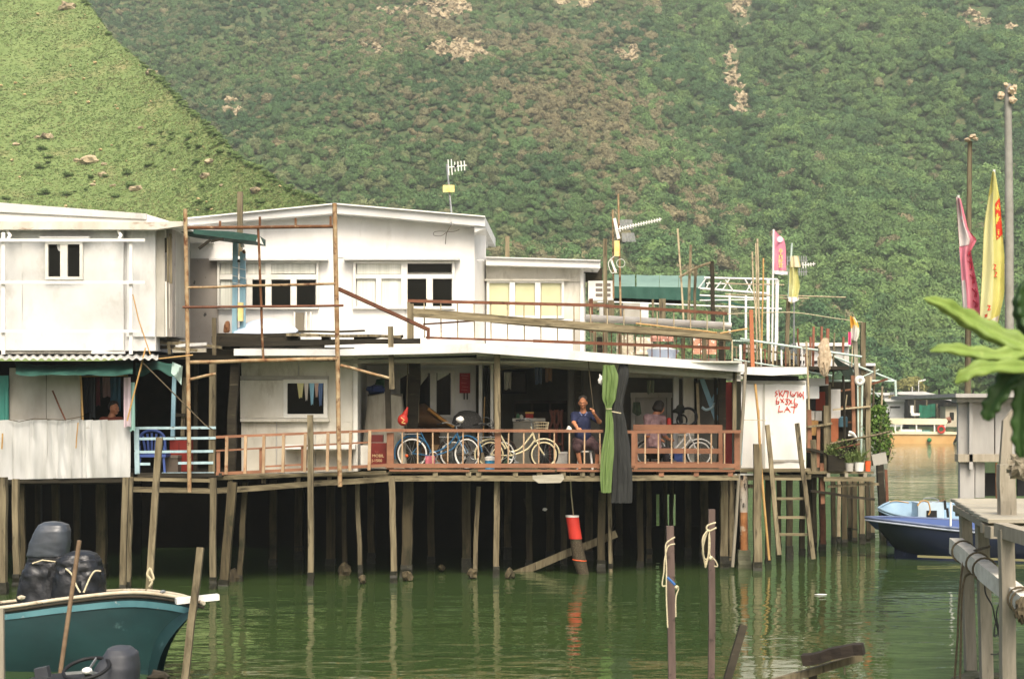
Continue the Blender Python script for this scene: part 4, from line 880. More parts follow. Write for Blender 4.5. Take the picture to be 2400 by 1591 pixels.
for (x0,y0,x1,y1,t) in ((1650,651,1822,655,5),(1640,676,1800,688,5),(1655,664,1800,668,3),(1440,708,1832,724,4),(1640,692,1800,700,4),(1640,704,1800,702,3),(1400,708,1440,708,4)): B(GT, 'pipe', white, x0, y0, x1, y1, YG, t, rnd=True)
for (x0,y0,x1,y1) in ((1655,652,1637,676),(1710,654,1692,682),(1765,656,1748,686),(1655,676,1663,660),(1745,653,1765,688),(1700,656,1720,684),(1690,660,1676,678)): B(GT, 'truss', white, x0, y0, x1, y1, YG-.02, 3, rnd=True)
for x, y0 in ((1530,700),(1555,700),(1748,690),(1710,688),(1800,655),(1820,655)): B(GT, 'post', (wood if x < 1700 else white), x, y0, x, 800, YG, 5 if x < 1800 else 7)
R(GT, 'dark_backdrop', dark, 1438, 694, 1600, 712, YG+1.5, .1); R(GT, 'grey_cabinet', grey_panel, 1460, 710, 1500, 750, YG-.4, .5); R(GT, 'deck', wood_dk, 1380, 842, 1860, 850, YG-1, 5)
for (x0,x1,y0,y1,mt) in ((1500,1520,712,748,white2),(1545,1560,700,750,wood),(1405,1432,720,750,galv)): R(GT, 'clutter_board', mt, x0, y0, x1, y1, YG-.2, .05)
for (x0,y0,x1,y1,t,mt) in ((1588,535,1606,760,5,bam_grey),(1618,574,1612,760,6,wood),(1630,622,1628,760,6,wood),(1668,610,1672,760,8,wood_dk)):
    pass
PO = 'upright poles on the terrace'
for (x0,y0,x1,y1,t,mt,lb,Y) in ((1588,536,1602,752,4,bam_grey,'pale bamboo pole left of the timber poles behind the terrace rail',38.5),(1619,574,1612,762,6,wood,'straight grey timber pole tied to a bent branch',38.6),(1630,622,1628,762,6,wood,'shorter grey timber pole next to the bent branch',38.7),(1668,612,1672,764,9,wood_dk,'thick dark timber post carrying the bent branch',38.5)):
    tag(B(None, 'upright_pole', mt, x0, y0, x1, y1, Y, t, seg=4, jit=.01), lb, 'pole', PO)
m = MB(); m.tube([W(1592,650,38.4), W(1620,634,38.4), W(1640,624,38.4), W(1665,616,38.4)], .03, 6); tag(m.o('bent_branch', wood, None), 'bent branch lashed between two timber poles', 'branch')
for (x0,y0,x1,y1,t,mt,lb) in ((1763,590,1776,860,4,bam_grey,'leftmost thin bamboo of the pole cluster'),(1775,560,1782,858,5,bam_grey,'tallest bamboo of the pole cluster'),(1771,570,1774,850,3,bam_grey,'thin dark bamboo inside the pole cluster'),(1789,605,1784,856,4,bamboo,'tan bamboo at the right of the pole cluster')):
    tag(B(None, 'bamboo_pole', mt, x0, y0, x1, y1, 39.4, t, rnd=True, seg=4, jit=.015), lb, 'pole', 'bamboo poles behind the shed')
tag(B(None, 'red_post', flat('orange_brown_paint',(162,100,66)), 1760, 726, 1764, 860, 38.6, 9), 'orange-brown square post beside the bamboo cluster', 'post')
# flags on the terrace
def ribs(m, strokes, Y, w, f): 
    for st in strokes: m.ribbon([f(*q) for q in st], w, (0,-1,0))
F1 = thing('pole_flag', 'pink banner flag with yellow characters on a white pole', 'flag', W(1812,860,39.6))
B(F1, 'pole', white, 1813, 538, 1809, 860, 39.6, 5, rnd=True); B(F1, 'pole', white, 1822, 655, 1818, 845, 39.7, 7)
pink = wm('pink_banner', (240,158,176), (230,140,162), None, sc_=3, rough=.8, rv=0, trl=.2)
def fl1(x, y): return W(x, y, 39.55+.05*math.sin((x-1815)*.25+(y-540)*.03))
m = MB(); prof = [(541,1818),(552,1828),(560,1838),(572,1841),(582,1843),(620,1845),(634,1846)]
rows = [(y, xr) for y, xr in prof]; vs = []; fs = []; K = 8
for (y, xr) in rows:
    for i in range(K+1): vs.append(fl1(1816+(xr-1816)*i/K-(y-541)*.03, y))
for j in range(len(rows)-1):
    for i in range(K): fs.append((j*(K+1)+i, j*(K+1)+i+1, (j+1)*(K+1)+i+1, (j+1)*(K+1)+i))
m.add(vs, fs); m.o('banner', pink, F1, smooth=True)
m = MB(); m.grid(8, 2, lambda u, v: fl1(1811+35*u, 634+u*2+9*v*(1-.3*abs(u-.6)))+V((0,-.004,0))); m.o('white_hem', flat('white_hem_cloth',(228,222,220)), F1)
m = MB(); c_ = W(1828,561,39.48); m.lathe([(.06,0),(.07,.004),(.0,.006)], c_, (0,-1,0), 14); m.o('emblem', flat('pale_emblem',(236,206,206)), F1)
yel = flat('banner_yellow',(236,206,130)); m = MB()
for k, cy in enumerate((588,600,612,622)):
    f = lambda x, y: W(1830+x, cy+y, 39.47)
    ribs(m, [[[(-3,-3),(3,-3)],[(0,-5),(0,5)],[(-4,1),(4,1)]],[[(-4,-1),(4,-1)],[(0,-5),(-4,5)],[(0,-1),(4,5)]],[[(-4,-4),(-4,4)],[(-1,-4),(4,-4)],[(-1,0),(4,0)],[(1,-4),(1,4)]],[[(-4,-3),(4,-3)],[(-3,0),(3,0)],[(-4,4),(4,4)],[(0,-5),(0,4)]]][k], 39.5, .02, f)
m.o('characters', yel, F1)
F2 = thing('pole_flag', 'pale yellow limp banner beside the pink one', 'flag', W(1850,860,39.8))
B(F2, 'pole', mint, 1856, 570, 1848, 700, 39.8, 5, rnd=True); B(F2, 'pole', wood, 1848, 700, 1842, 862, 39.85, 9)
m = MB(); m.grid(7, 14, lambda u, v: W(1851+(22-3*math.sin(v*7))*u-(2.4*v), 612+(94+6*math.sin(u*5))*v, 39.7+.06*math.sin(u*9+v*2))); m.o('banner', wm('pale_yellow_banner',(224,221,156),(212,208,136),None,sc_=3,rough=.8,rv=0,trl=.2), F2, smooth=True)
m = MB(); m.grid(7, 2, lambda u, v: W(1849+24*u-1, 696+(10+3*math.sin(u*4))*v, 39.62+.06*math.sin(u*9))); m.o('white_hem', flat('white_hem_cloth2',(230,226,222)), F2)
m = MB(); m.grid(7, 2, lambda u, v: W(1853+(18+6*v)*u, 600+26*v, 39.63+.06*math.sin(u*9))); m.o('pale_top', flat('pale_banner_top',(226,216,180)), F2)
A3 = thing('television_antenna', 'far slatted aerial partly hidden behind the yellow banner', 'antenna', W(1870,862,41))
B(A3, 'mast', steel, 1862, 600, 1860, 862, 41, 4, rnd=True)
for (y0,y1) in ((600,622),(628,646)):
    for i in range(9): B(A3, 'reflector_bar', steel, 1846+5.4*i, y0, 1846+5.4*i, y1, 41, 2)
    B(A3, 'reflector_frame', steel, 1844, (y0+y1)/2, 1893, (y0+y1)/2, 41.02, 2)
yagi(A3, W(1880,622,40.9), (1,0,.12), .32, 5, .14, white_p)
for (x0,y0,x1,y1,lb) in ((1700,690,1982,697,'long thin cane pole pointing right from the terrace'),(1815,698,1896,700,'short white cane under the yellow banner'),(1700,664,1838,668,'rusty cane across the white truss')):
    tag(B(None, 'cane_pole', bam_grey, x0, y0, x1, y1, 40.5, 3, rnd=True, seg=3, jit=.01), lb, 'pole')
m = MB(); m.tube(catmull([W(1700,736,39.5), W(1850,732,39.6), W(1950,745,39.8), W(2020,755,40)], 5), .01, 5); tag(m.o('washing_line', rope_m, None), 'thin line sagging from the flags to the right post', 'line')
# blue tub on the terrace
m = MB(); m.lathe([(.28,0),(.33,.16),(.35,.2),(.33,.2)], W(1553,842,36.9), n=20); tb = m.o('plastic_tub', pblue, None, smooth=True); tag(tb, 'pale blue tub covered in white on the veranda roof', 'tub')
m = MB(); m.blob(W(1553,823,36.9), (.33,.3,.09), 2, .2, 1.4, 2); m.o('cover', white_p, tb, smooth=True)
# clutter boards seen through the terrace mesh
for i, (x0,x1,y0,y1,c,lb) in enumerate(((1490,1530,790,830,(216,204,178),'cream board leaning behind the terrace mesh'),(1525,1580,782,800,(196,140,120),'dull pink bundle behind the terrace mesh'),(1625,1680,790,830,(206,150,120),'orange patterned cloth behind the terrace mesh'),(1445,1485,785,835,(186,176,150),'grey board behind the terrace mesh'))):
    sheet(None, 'leaning_board', wm('clutter%d'%i, c, tuple(int(v*.7) for v in c), (226,220,206), sc_=9, sc3=10, t3=.56, rough=.8, rv=0), x0, y0, x1, y1, 37.9, .03, 3, 6, 6, i); tag(bpy.data.objects['leaning_board' if i == 0 else 'leaning_board.%03d'%i], lb, 'board')
# ================================================================== VERANDA THINGS
ZD = W(1300,1102,YF(1300)).z   # veranda floor
def bicycle(lb, px, py, Y, R_, wb, frame_m, steer=0, wall=white_p, basket=False, hb=.0, tilt=0):
    # origin at the rear wheel contact; x forward
    o = W(px, py, Y); T = Matrix.Translation((o.x, Y, ZD)) @ Matrix.Rotation(tilt, 4, 'X')
    root = thing('bicycle', lb, 'bicycle', (o.x, Y, ZD), 'bicycles on the veranda')
    rub = blk
    def wheel(TT, c):
        m = MB(TT); m.ring(c, (0,1,0), R_-.018, .02, 32, 7); t = m.o('wheel', rub, root, smooth=True)
        m = MB(TT); m.ring(c, (0,1,0), R_-.05, .019, 32, 6); m.o('rim', wall, t, smooth=True)
        m = MB(TT); m.tube([V(c)+V((0,-.045,0)), V(c)+V((0,.045,0))], .025, 8)
        for k in range(14):
            a = 2*PI*k/14; m.tube([V(c)+V((.02*math.cos(a+.8),.03*(-1)**k,.02*math.sin(a+.8))), V(c)+V(((R_-.05)*math.cos(a),0,(R_-.05)*math.sin(a)))], .0022, 4)
        m.o('spokes', steel, t)
        return t
    S_ = T @ Matrix.Translation((wb-.16,0,.55)) @ Matrix.Rotation(steer, 4, 'Z') @ Matrix.Translation((-(wb-.16),0,-.55))
    wheel(T, (0,0,R_)); wheel(S_, (wb,0,R_))
    bb = V((.44,0,.29)); hd0 = V((wb-.19,0,.62)); hd1 = V((wb-.235,0,.76)); st = V((.22,0,.62)); sd = V((.17,0,.80))
    m = MB(T); m.tube(catmull([hd1, V((wb-.42,0,.52)), V((.55,0,.40)), V((.36,0,.36))], 5), .019, 8); m.tube(catmull([hd0, V((wb-.36,0,.42)), bb], 5), .019, 8)
    m.tube([bb, sd], .016, 8); m.tube([hd0, hd1], .022, 8)
    for s in (-.05, .05): m.tube([V((0,s,R_)), bb+V((0,s*.5,0))], .011, 6); m.tube([V((0,s,R_)), st+V((0,s*.4,0))], .010, 6)
    m.o('frame', frame_m, root, smooth=True)
    m = MB(S_)
    for s in (-.05, .05): m.tube([V((wb,s,R_)), V((wb-.1,s,R_+.16)), hd0+V((.02,s*.6,0))], .011, 6)
    m.tube([hd0, hd1+V((-.04,0,.14))], .013, 6); m.o('fork', frame_m, root, smooth=True)
    top = hd1+V((-.04,0,.14+hb)); m = MB(S_); m.tube([hd1, top], .012, 6); m.tube(catmull([top+V((-.26,-.27,.03)), top+V((-.08,-.24,.07)), top+V((.03,-.1,.01)), top, top+V((.03,.1,.01)), top+V((-.08,.24,.07)), top+V((-.26,.27,.03))], 4), .011, 6); hbo = m.o('handlebar', steel, root, smooth=True)
    for s in (-1, 1): m = MB(S_); m.tube([top+V((-.29,s*.275,.028)), top+V((-.17,s*.262,.05))], .017, 7); m.o('grip', blk, hbo)
    m = MB(T); m.blob(sd+V((-.02,0,.04)), (.13,.085,.04), 2, .12, 1); m.o('saddle', blk, root, smooth=True)
    for c, TT, a0, a1 in ((V((0,0,R_)), T, -1.9, 1.2), (V((wb,0,R_)), S_, -.6, 1.5)):
        m = MB(TT); m.ring(c, (0,1,0), R_+.022, .019, 18, 5, a0, a1); m.o('mudguard', frame_m, root, smooth=True)
    m = MB(T); m.ring(bb+V((0,-.05,0)), (0,1,0), .085, .012, 18, 5); m.tube([bb+V((0,-.07,0)), bb+V((.1,-.07,-.13))], .01, 6); m.tube([bb+V((0,.07,0)), bb+V((-.1,.07,.13))], .01, 6); m.box(bb+V((.05,-.16,-.15)), bb+V((.15,-.07,-.125))); m.o('crank', steel, root)
    m = MB(T); m.bar(V((-.3,0,R_*2+.06)), V((.18,0,R_*2+.06)), .02, .1); m.tube([V((-.25,.04,R_*2+.05)), V((0,.05,R_))], .006, 5); m.tube([V((-.25,-.04,R_*2+.05)), V((0,-.05,R_))], .006, 5); m.o('carrier', steel, root)
    m = MB(T); m.tube([bb+V((-.06,-.03,0)), V((-.02,-.12,.03))], .008, 6); m.o('kickstand', steel, root)
    if basket:
        c = top+V((.2,0,-.14)); m = MB(S_)
        for z, s in ((0,.13),(.06,.14),(.12,.15),(.18,.16)): m.tube([c+V((-s*.75,-s,z-.05)), c+V((s,-s,z-.05)), c+V((s,s,z-.05)), c+V((-s*.75,s,z-.05))], .006, 4, closed=True)
        for k in range(7):
            q = -1+2*k/6; m.tube([c+V((.13,.13*q,-.05)), c+V((.16,.16*q,.13))], .004, 4); m.tube([c+V((.12*q,-.13,-.05)), c+V((.15*q,-.16,.13))], .004, 4)
        m.o('basket', bam_grey, root)
    return root
teal_bike = wm('blue_bike_paint', (44,98,132), (34,80,112), None, sc_=8, rough=.35, rv=0, spec=.5)
cream_bike = wm('cream_bike_paint', (226,216,178), (206,192,150), None, sc_=8, rough=.4, rv=0)
white_bike = wm('white_bike_paint', (224,222,214), None, None, rough=.4, rv=0, bump=0)
b1 = bicycle('blue bicycle with grey rims left of the wooden veranda post', 966, 1095, 35.55, .345, 1.17, teal_bike, -.55, white_p, hb=.02)
m = MB(); m.blob(W(1079,983,35.35), (.09,.07,.07), 2, .3, 1.5, 4); m.o('bar_bag', white_p, b1, smooth=True)
m = MB(); m.blob(W(953,1068,35.4), .035, 2, 0, 1); m.o('reflector', orange_p, b1)
b2 = bicycle('cream step-through bicycle right of the wooden veranda post', 1150, 1095, 35.9, .31, 1.12, cream_bike, .12, cream_bike, True, .1)
b3 = bicycle('white bicycle parked behind the brown bench', 1520, 1098, 37.0, .30, 1.10, white_bike, .1, white_p)
b4 = bicycle('dark bicycle half hidden behind the blue one', 1062, 1095, 36.15, .31, 1.05, wm('rusty_dark_frame',(70,56,46),(52,42,36),None,sc_=8,rough=.6,rv=0), .35, white_p)
# --- cloth covered cabinet, blue bundle, red bag
def cover(name, mat, x0, x1, yt, yb, Y, dep, lb, cat, flare=.15, sag=.03):
    def fn(u, v):
        t = u*2*PI; a = W((x0+x1)/2, yb, Y); hw = m2((x1-x0)/2, Y); k = (.72+flare*v)*(1+.05*math.sin(t*7+v*2)*v)
        q = max(abs(math.cos(t)), abs(math.sin(t)))**.7
        zt = W(0, yt, Y).z; zb = a.z
        return V((a.x+hw*k*math.cos(t)/q, Y+dep/2+dep/2*k*math.sin(t)/q, zt+(zb-zt)*v-(0 if v else .0)+sag*math.sin(t*3)*(1-v)))
    m = MB(); m.grid(36, 8, fn); zt = W(0,yt,Y).z
    m.add([fn(i/36, 0) for i in range(36)]+[V((W((x0+x1)/2,yt,Y).x, Y+dep/2, zt+.03))], [(i,(i+1)%36,36) for i in range(36)])
    return tag(m.o(name, mat, None, smooth=True), lb, cat)
cover('covered_cabinet', clothg, 842, 958, 926, 1098, 35.7, .7, 'cabinet under a grey dust cover on the veranda', 'cabinet', .28)
m = MB(); m.blob(W(882,912,35.95), (.2,.15,.09), 3, .5, 2.4, 5); tag(m.o('cloth_bundle', flat('dark_blue_cloth',(36,52,96)), None, smooth=True), 'dark blue bundle on top of the covered cabinet', 'bundle')
m = MB(); m.blob(W(897,898,36.2), (.16,.1,.1), 3, .4, 2, 8); tag(m.o('cloth_bundle', flat('dark_green_cloth',(30,70,42)), None, smooth=True), 'dark green bundle behind the blue one', 'bundle')
rb = sdf_mesh([('e', tuple(W(944,984,35.3)), (.11,.08,.12)), ('c', tuple(W(950,968,35.3)), tuple(W(955,955,35.3)), .05, .02)], .015, .05).o('shopping_bag', red_p, None, smooth=True); tag(rb, 'bright red plastic bag hanging beside the dark column', 'bag')
m = MB(); m.ribbon([W(940,978,35.18), W(948,984,35.18), W(941,990,35.18), W(950,992,35.18)], .012, (0,-1,0)); m.o('print', yellow_p, rb)
# hammock like brown canvas, mesh food cover, wire hoop
m = MB()
def hm(u, v):
    x = 978+(1066-978)*u; yt = 944+(1000-944)*max(0,(u-.18)/.82)**1.0 if u > .18 else 950-6*u/.18; yb = 1003
    return W(x, yt+(yb-yt)*v, 36.6-.35*math.sin(v*PI*.9))
m.grid(16, 8, hm, (0,.02,0)); hk = m.o('canvas_hammock', wm('brown_canvas',(96,70,44),(72,52,32),None,sc_=5,rough=.9,rv=0), None, smooth=True); tag(hk, 'brown canvas hammock slung behind the blue bicycle', 'hammock')
m = MB(); m.tube([W(1004,958,36.25), W(1035,982,36.2), W(1064,1001,36.2)], .035, 8); m.o('edge_roll', wm('ochre_canvas',(168,122,62),(140,98,46),None,sc_=8,rough=.9,rv=0), hk, smooth=True)
m = MB(); c = W(1095,1006,36.8); m.lathe([(.33,0),(.335,.12),(.29,.28),(.18,.38),(.05,.41)], c, n=24); tag(m.o('mesh_cover', wm('grey_mesh',(96,94,90),(66,64,62),(120,118,112),sc_=60,sc3=40,t3=.55,rough=.8,rv=0), None, smooth=True), 'domed grey mesh food cover on a stand behind the bicycles', 'cover')
m = MB(); m.ring(W(1138,995,36.7), (0,1,0), .16, .008, 22, 5); tag(m.o('wire_hoop', steel, None), 'thin wire hoop leaning beside the door post', 'hoop')
# red oil tin with lettering
OT = R(None, 'oil_tin', wm('maroon_tin',(120,42,34),(96,32,28),(150,84,66),sc_=6,sc3=7,t3=.64,rough=.5,rv=0), 869, 1038, 906, 1092, 34.8, .3); tag(OT, 'square maroon oil tin with cream lettering behind the railing', 'tin')
R(OT, 'upper_label', flat('dark_maroon',(90,32,28)), 870, 1019, 897, 1036, 34.82, .26)
try:
    def text(s, px, py, Y, h, mat, par, name='lettering'):
        cu = bpy.data.curves.new('t', 'FONT'); cu.body = s; cu.size = m2(h, Y)*1.38; cu.extrude = .002; cu.resolution_u = 2
        to = bpy.data.objects.new('t', cu); COL.objects.link(to); dg = bpy.context.evaluated_depsgraph_get(); dg.update(); me = bpy.data.meshes.new_from_object(to.evaluated_get(dg)); bpy.data.objects.remove(to)
        o = bpy.data.objects.new(name, me); COL.objects.link(o); me.materials.clear(); me.materials.append(mat)
        p = W(px, py, Y); me.transform(Matrix.Translation(p-root_of(par).location) @ Matrix.Rotation(PI/2, 4, 'X')); o.parent = par; return o
    lt = flat('cream_lettering',(214,190,140))
    text('MOBIL  1', 872, 1071, 34.795, 7, lt, OT); text('J-1500', 871, 1082, 34.795, 7, lt, OT)
except Exception as e: print('text', e)
m = MB(); m.lathe([(.10,0),(.10,.2),(.105,.21)], (W(1148,1095,35.5).x, 35.5, ZD), n=16); bk = m.o('water_bucket', sky_p, None, smooth=True); tag(bk, 'sky blue bucket with white lid beside the cream bicycle', 'bucket')
m = MB(); m.lathe([(.11,.2),(.11,.26),(.06,.29)], (W(1148,1095,35.5).x, 35.5, ZD), n=16); m.o('lid', white_p, bk, smooth=True)
m = MB(); m.grid(6, 6, lambda u, v: W(997+22*u, 1068+26*v, 35.45+.04*math.sin(u*7)), (0,.1,0)); tag(m.o('carrier_bag', wm('pink_bag',(206,128,132),(180,96,110),(80,90,140),sc_=12,sc3=14,t3=.6,rough=.6,rv=0), None, smooth=True), 'pink checked carrier bag on the floor by the blue bicycle', 'bag')
# back room furniture
c1 = R(None, 'low_cabinet', wm('dull_grey_cabinet',(140,136,122),(120,116,104),None,sc_=3,rough=.7,rv=0), 1203, 985, 1262, 1096, 36.9, .5); tag(c1, 'plain grey cabinet behind the cream bicycle', 'cabinet'); R(c1, 'top', grey_panel, 1201, 980, 1278, 987, 36.86, .56)
tv = R(None, 'television', blk, 1178, 868, 1234, 922, 39.6, .08); tag(tv, 'black television on the back wall of the dim room', 'television'); R(tv, 'screen', dkglass, 1181, 871, 1231, 918, 39.59, .01)
sb = R(None, 'sideboard', wm('dark_sideboard',(70,56,44),(54,42,34),None,sc_=3,rough=.7,rv=0), 1205, 938, 1330, 1000, 39.4, .5); tag(sb, 'dark wooden sideboard under the television', 'sideboard')
for x in (1208,1250,1292): R(sb, 'drawer', dark, x, 945, x+36, 965, 39.38, .03)
for i, (x, lb) in enumerate(((1290,'reddish wooden stool back nearest the room divider'),(1306,'reddish curved chair back beside the stool'))):
    m = MB(); m.tube(catmull([W(x,960,37.2), W(x+4,985,37.2), W(x-2,1010,37.2), W(x,1095,37.2)]), .03, 6); m.tube(catmull([W(x+12,960,37.2), W(x+9,985,37.2), W(x+12,1010,37.2), W(x+12,1095,37.2)]), .03, 6); m.bar(W(x,965,37.2), W(x+12,965,37.2), .05, .03); m.bar(W(x,1040,37.2), W(x+12,1040,37.2), .06, .2); tag(m.o('wooden_chair', wm('red_wood%d'%i,(110,66,52),(90,50,40),None,sc_=6,rough=.6,rv=0), None, smooth=True), lb, 'chair')
cal = R(None, 'wall_calendar', wm('red_paper',(176,40,44),(160,30,38),None,sc_=5,rough=.8,rv=0), 1077, 874, 1102, 921, YV-.04, .015); tag(cal, 'red paper scroll with two black tassels on the veranda wall', 'scroll')
for x in (1088, 1095): B(cal, 'tassel', blk, x, 921, x, 936, YV-.035, 3)
m = MB()
for k, y in enumerate((880,886,897,906,913)): m.ribbon([W(1081+k%2*3,y,YV-.043), W(1097-k%3*2,y+1,YV-.043)], .012, (0,-1,0))
m.o('scroll_print', flat('dull_pink_print',(206,110,104)), cal)
# bench seen from behind
BN = thing('bench', 'orange-brown slatted bench standing against the right veranda railing', 'bench', W(1590,1096,36.2))
yb_ = 36.15
for (y, t) in ((1001,13),(1056,12),(1084,5)): B(BN, 'back_slat', brown, 1484, y, 1692, y+1, yb_, t, d=4)
for x in (1489, 1688): B(BN, 'leg', brown, x, 996, x+1, 1100, yb_+.03, 9)
for x in (1489, 1688): B(BN, 'leg', brown, x, 1055, x+1, 1098, yb_+.45, 8)
for i in range(3): B(BN, 'seat_slat', brown, 1486, 1058, 1692, 1058, yb_+.12+.14*i, 4, d=14)
# lime tarp and black net hanging as gathered rolls
def gathered(name, mat, path, rad, Y, lb, cat, rid=9, amp=.22, flatn=.55):
    n = len(path); P_ = catmull([W(x, y, Y) for x, y in path], 5); rr = []
    for i in range(n-1):
        for k in range(5): rr.append(rad[i]+(rad[i+1]-rad[i])*(1-math.cos(PI*k/5))/2)
    rr.append(rad[-1]); m = MB(); vs = []; fs = []; N_ = 44
    for i, p in enumerate(P_):
        for j in range(N_):
            t = 2*PI*j/N_; q = rr[i]*(1+amp*math.sin(rid*t+i*.12)+.5*amp*math.sin(rid*1.7*t+2+i*.2)); vs.append(p+V((m2(q,Y)*math.cos(t), m2(q,Y)*flatn*math.sin(t), .01*math.sin(j*1.7) if i in (0, len(P_)-1) else 0)))
    for i in range(len(P_)-1):
        for j in range(N_): fs.append((i*N_+j, i*N_+(j+1)%N_, (i+1)*N_+(j+1)%N_, (i+1)*N_+j))
    fs += [tuple(range(N_))[::-1], tuple((len(P_)-1)*N_+j for j in range(N_))]
    return tag(m.add(vs, fs).o(name, mat, None, smooth=True), lb, cat)
gt_ = gathered('rolled_tarp', lime, [(1427,856),(1431,885),(1428,930),(1427,958),(1429,1000),(1424,1060),(1421,1110),(1421,1154)], [12,16,14,6,8,12,11,10], 35.1, 'lime green tarp tied into a long roll at the veranda edge', 'tarp')
m = MB(); m.ring(W(1427,958,35.1), (0,0,1), .062, .008, 14, 5); m.o('tie_cord', rope_m, gt_)
nt_ = gathered('rolled_net', black_net, [(1462,854),(1460,880),(1452,930),(1447,962),(1450,990),(1455,1060),(1457,1120),(1456,1178)], [9,13,10,12,14,19,21,22], 35.25, 'black shade net hanging in a long roll beside the lime tarp', 'net', 8, .16, .5)
m = MB(); m.bar(W(1434,964,35.05), W(1456,968,35.05), .02, .02); m.o('tie_cord', rope_m, nt_)
m = MB(); m.blob(W(1409,890,35.2), (.06,.05,.1), 2, .7, 3, 2); tag(m.o('plastic_scrap', white_p, None), 'torn white plastic scrap at the top of the lime tarp', 'scrap')
# blue crossed straps, wheel like things and plants at the right end of the veranda
XB = thing('crossed_boards', 'light blue crossed boards at the right end of the veranda', 'boards', W(1665,1000,37.1))
B(XB, 'board', ltblue, 1645, 888, 1680, 985, 37.1, 11, d=3); B(XB, 'board', ltblue, 1684, 910, 1668, 942, 37.05, 7, d=3); m = MB(); m.tube(catmull([W(1645,954,37), W(1655,960,37), W(1668,955,37), W(1676,944,37)]), .03, 6); m.o('strap', paleblue, XB)
m = MB(); m.ring(W(1612,977,36.9), (.2,1,0), .19, .03, 24, 6); m.ring(W(1598,985,37.0), (-.4,1,0), .12, .02, 18, 5); tag(m.o('rubber_hose', blk, None, smooth=True), 'coil of black hose behind the bench', 'hose')
m = MB(); m.blob(W(1592,960,37.1), (.11,.1,.1), 2, .5, 2, 6); tag(m.o('dark_bundle', flat('dark_cloth',(48,50,40)), None), 'dark bundle above the hose coil', 'bundle')
m = MB(); m.lathe([(.05,0),(.05,.12),(.03,.15)], W(1568,995,36.9), n=12); tag(m.o('flask', red_p, None, smooth=True), 'small red flask standing near the seated woman', 'flask')
bl = R(None, 'blue_crate', blue_p, 1580, 1060, 1600, 1096, 36.9, .3); tag(bl, 'dark blue crate under the white bicycle', 'crate'); R(bl, 'crate_rim', blue_p, 1579, 1059, 1601, 1064, 36.88, .34)
for i, (x, y, lb) in enumerate(((1493,958,'green cloth hanging on the inner door'),)):
    m = MB(); m.grid(4, 5, lambda u, v: W(1484+16*u+6*v*(u-.4), 942+34*v*(1-.5*abs(u-.6)), 37.5+.05*math.sin(u*5)), (0,.02,0)); tag(m.o('hanging_cloth', wm('grey_green_cloth',(92,110,84),(60,66,58),(120,160,90),sc_=8,sc3=9,t3=.62,rough=.9,rv=0), None, smooth=True), lb, 'cloth')
# hanging red float with net below
RF = thing('fish_float', 'red bucket hanging on a rope with a long net below', 'float', W(1347,1355,36.0))
q0, q1 = W(1341,1209,36.0), W(1349,1262,36.0); ax = (q1-q0); L_ = ax.length
m = MB(); m.lathe([(.135,0),(.14,.02),(.135,L_*.5),(.14,L_)], q0, ax, 22); m.o('bucket', red_p, RF, smooth=True)
m = MB(); m.lathe([(.145,-.015),(.145,.02),(.12,.02),(.12,-.015)], q0, ax, 22, cap=False); m.o('rim', white_p, RF, smooth=True)
m = MB(); m.tube([W(1336,1104,35.4), W(1339,1160,35.7), W(1344,1208,36.0)], .012, 6); m.o('rope', rope_m, RF)
pth = [W(1349,1262,36), W(1353,1285,36), W(1358,1312,36), W(1366,1340,36), W(1371,1358,36)]; rr = [.12,.13,.14,.12,.11]
m = MB(); m.tube(pth, rr, 16); m.o('net', wm('brown_net',(92,82,64),(66,58,44),(120,110,90),sc_=40,sc3=60,t3=.55,rough=.9,rv=0,trl=.3), RF, smooth=True)
m = MB(); m.ring(W(1358,1312,36), (.1,0,1), .145, .012, 20, 5); m.o('net_ring', orange_p, RF)
tag(MB().blob(W(1277,1193,37), (.05,.01,.035), 2, .4, 2, 9).o('paper_scrap', white_p), 'white scrap caught in the dark under the deck', 'scrap')
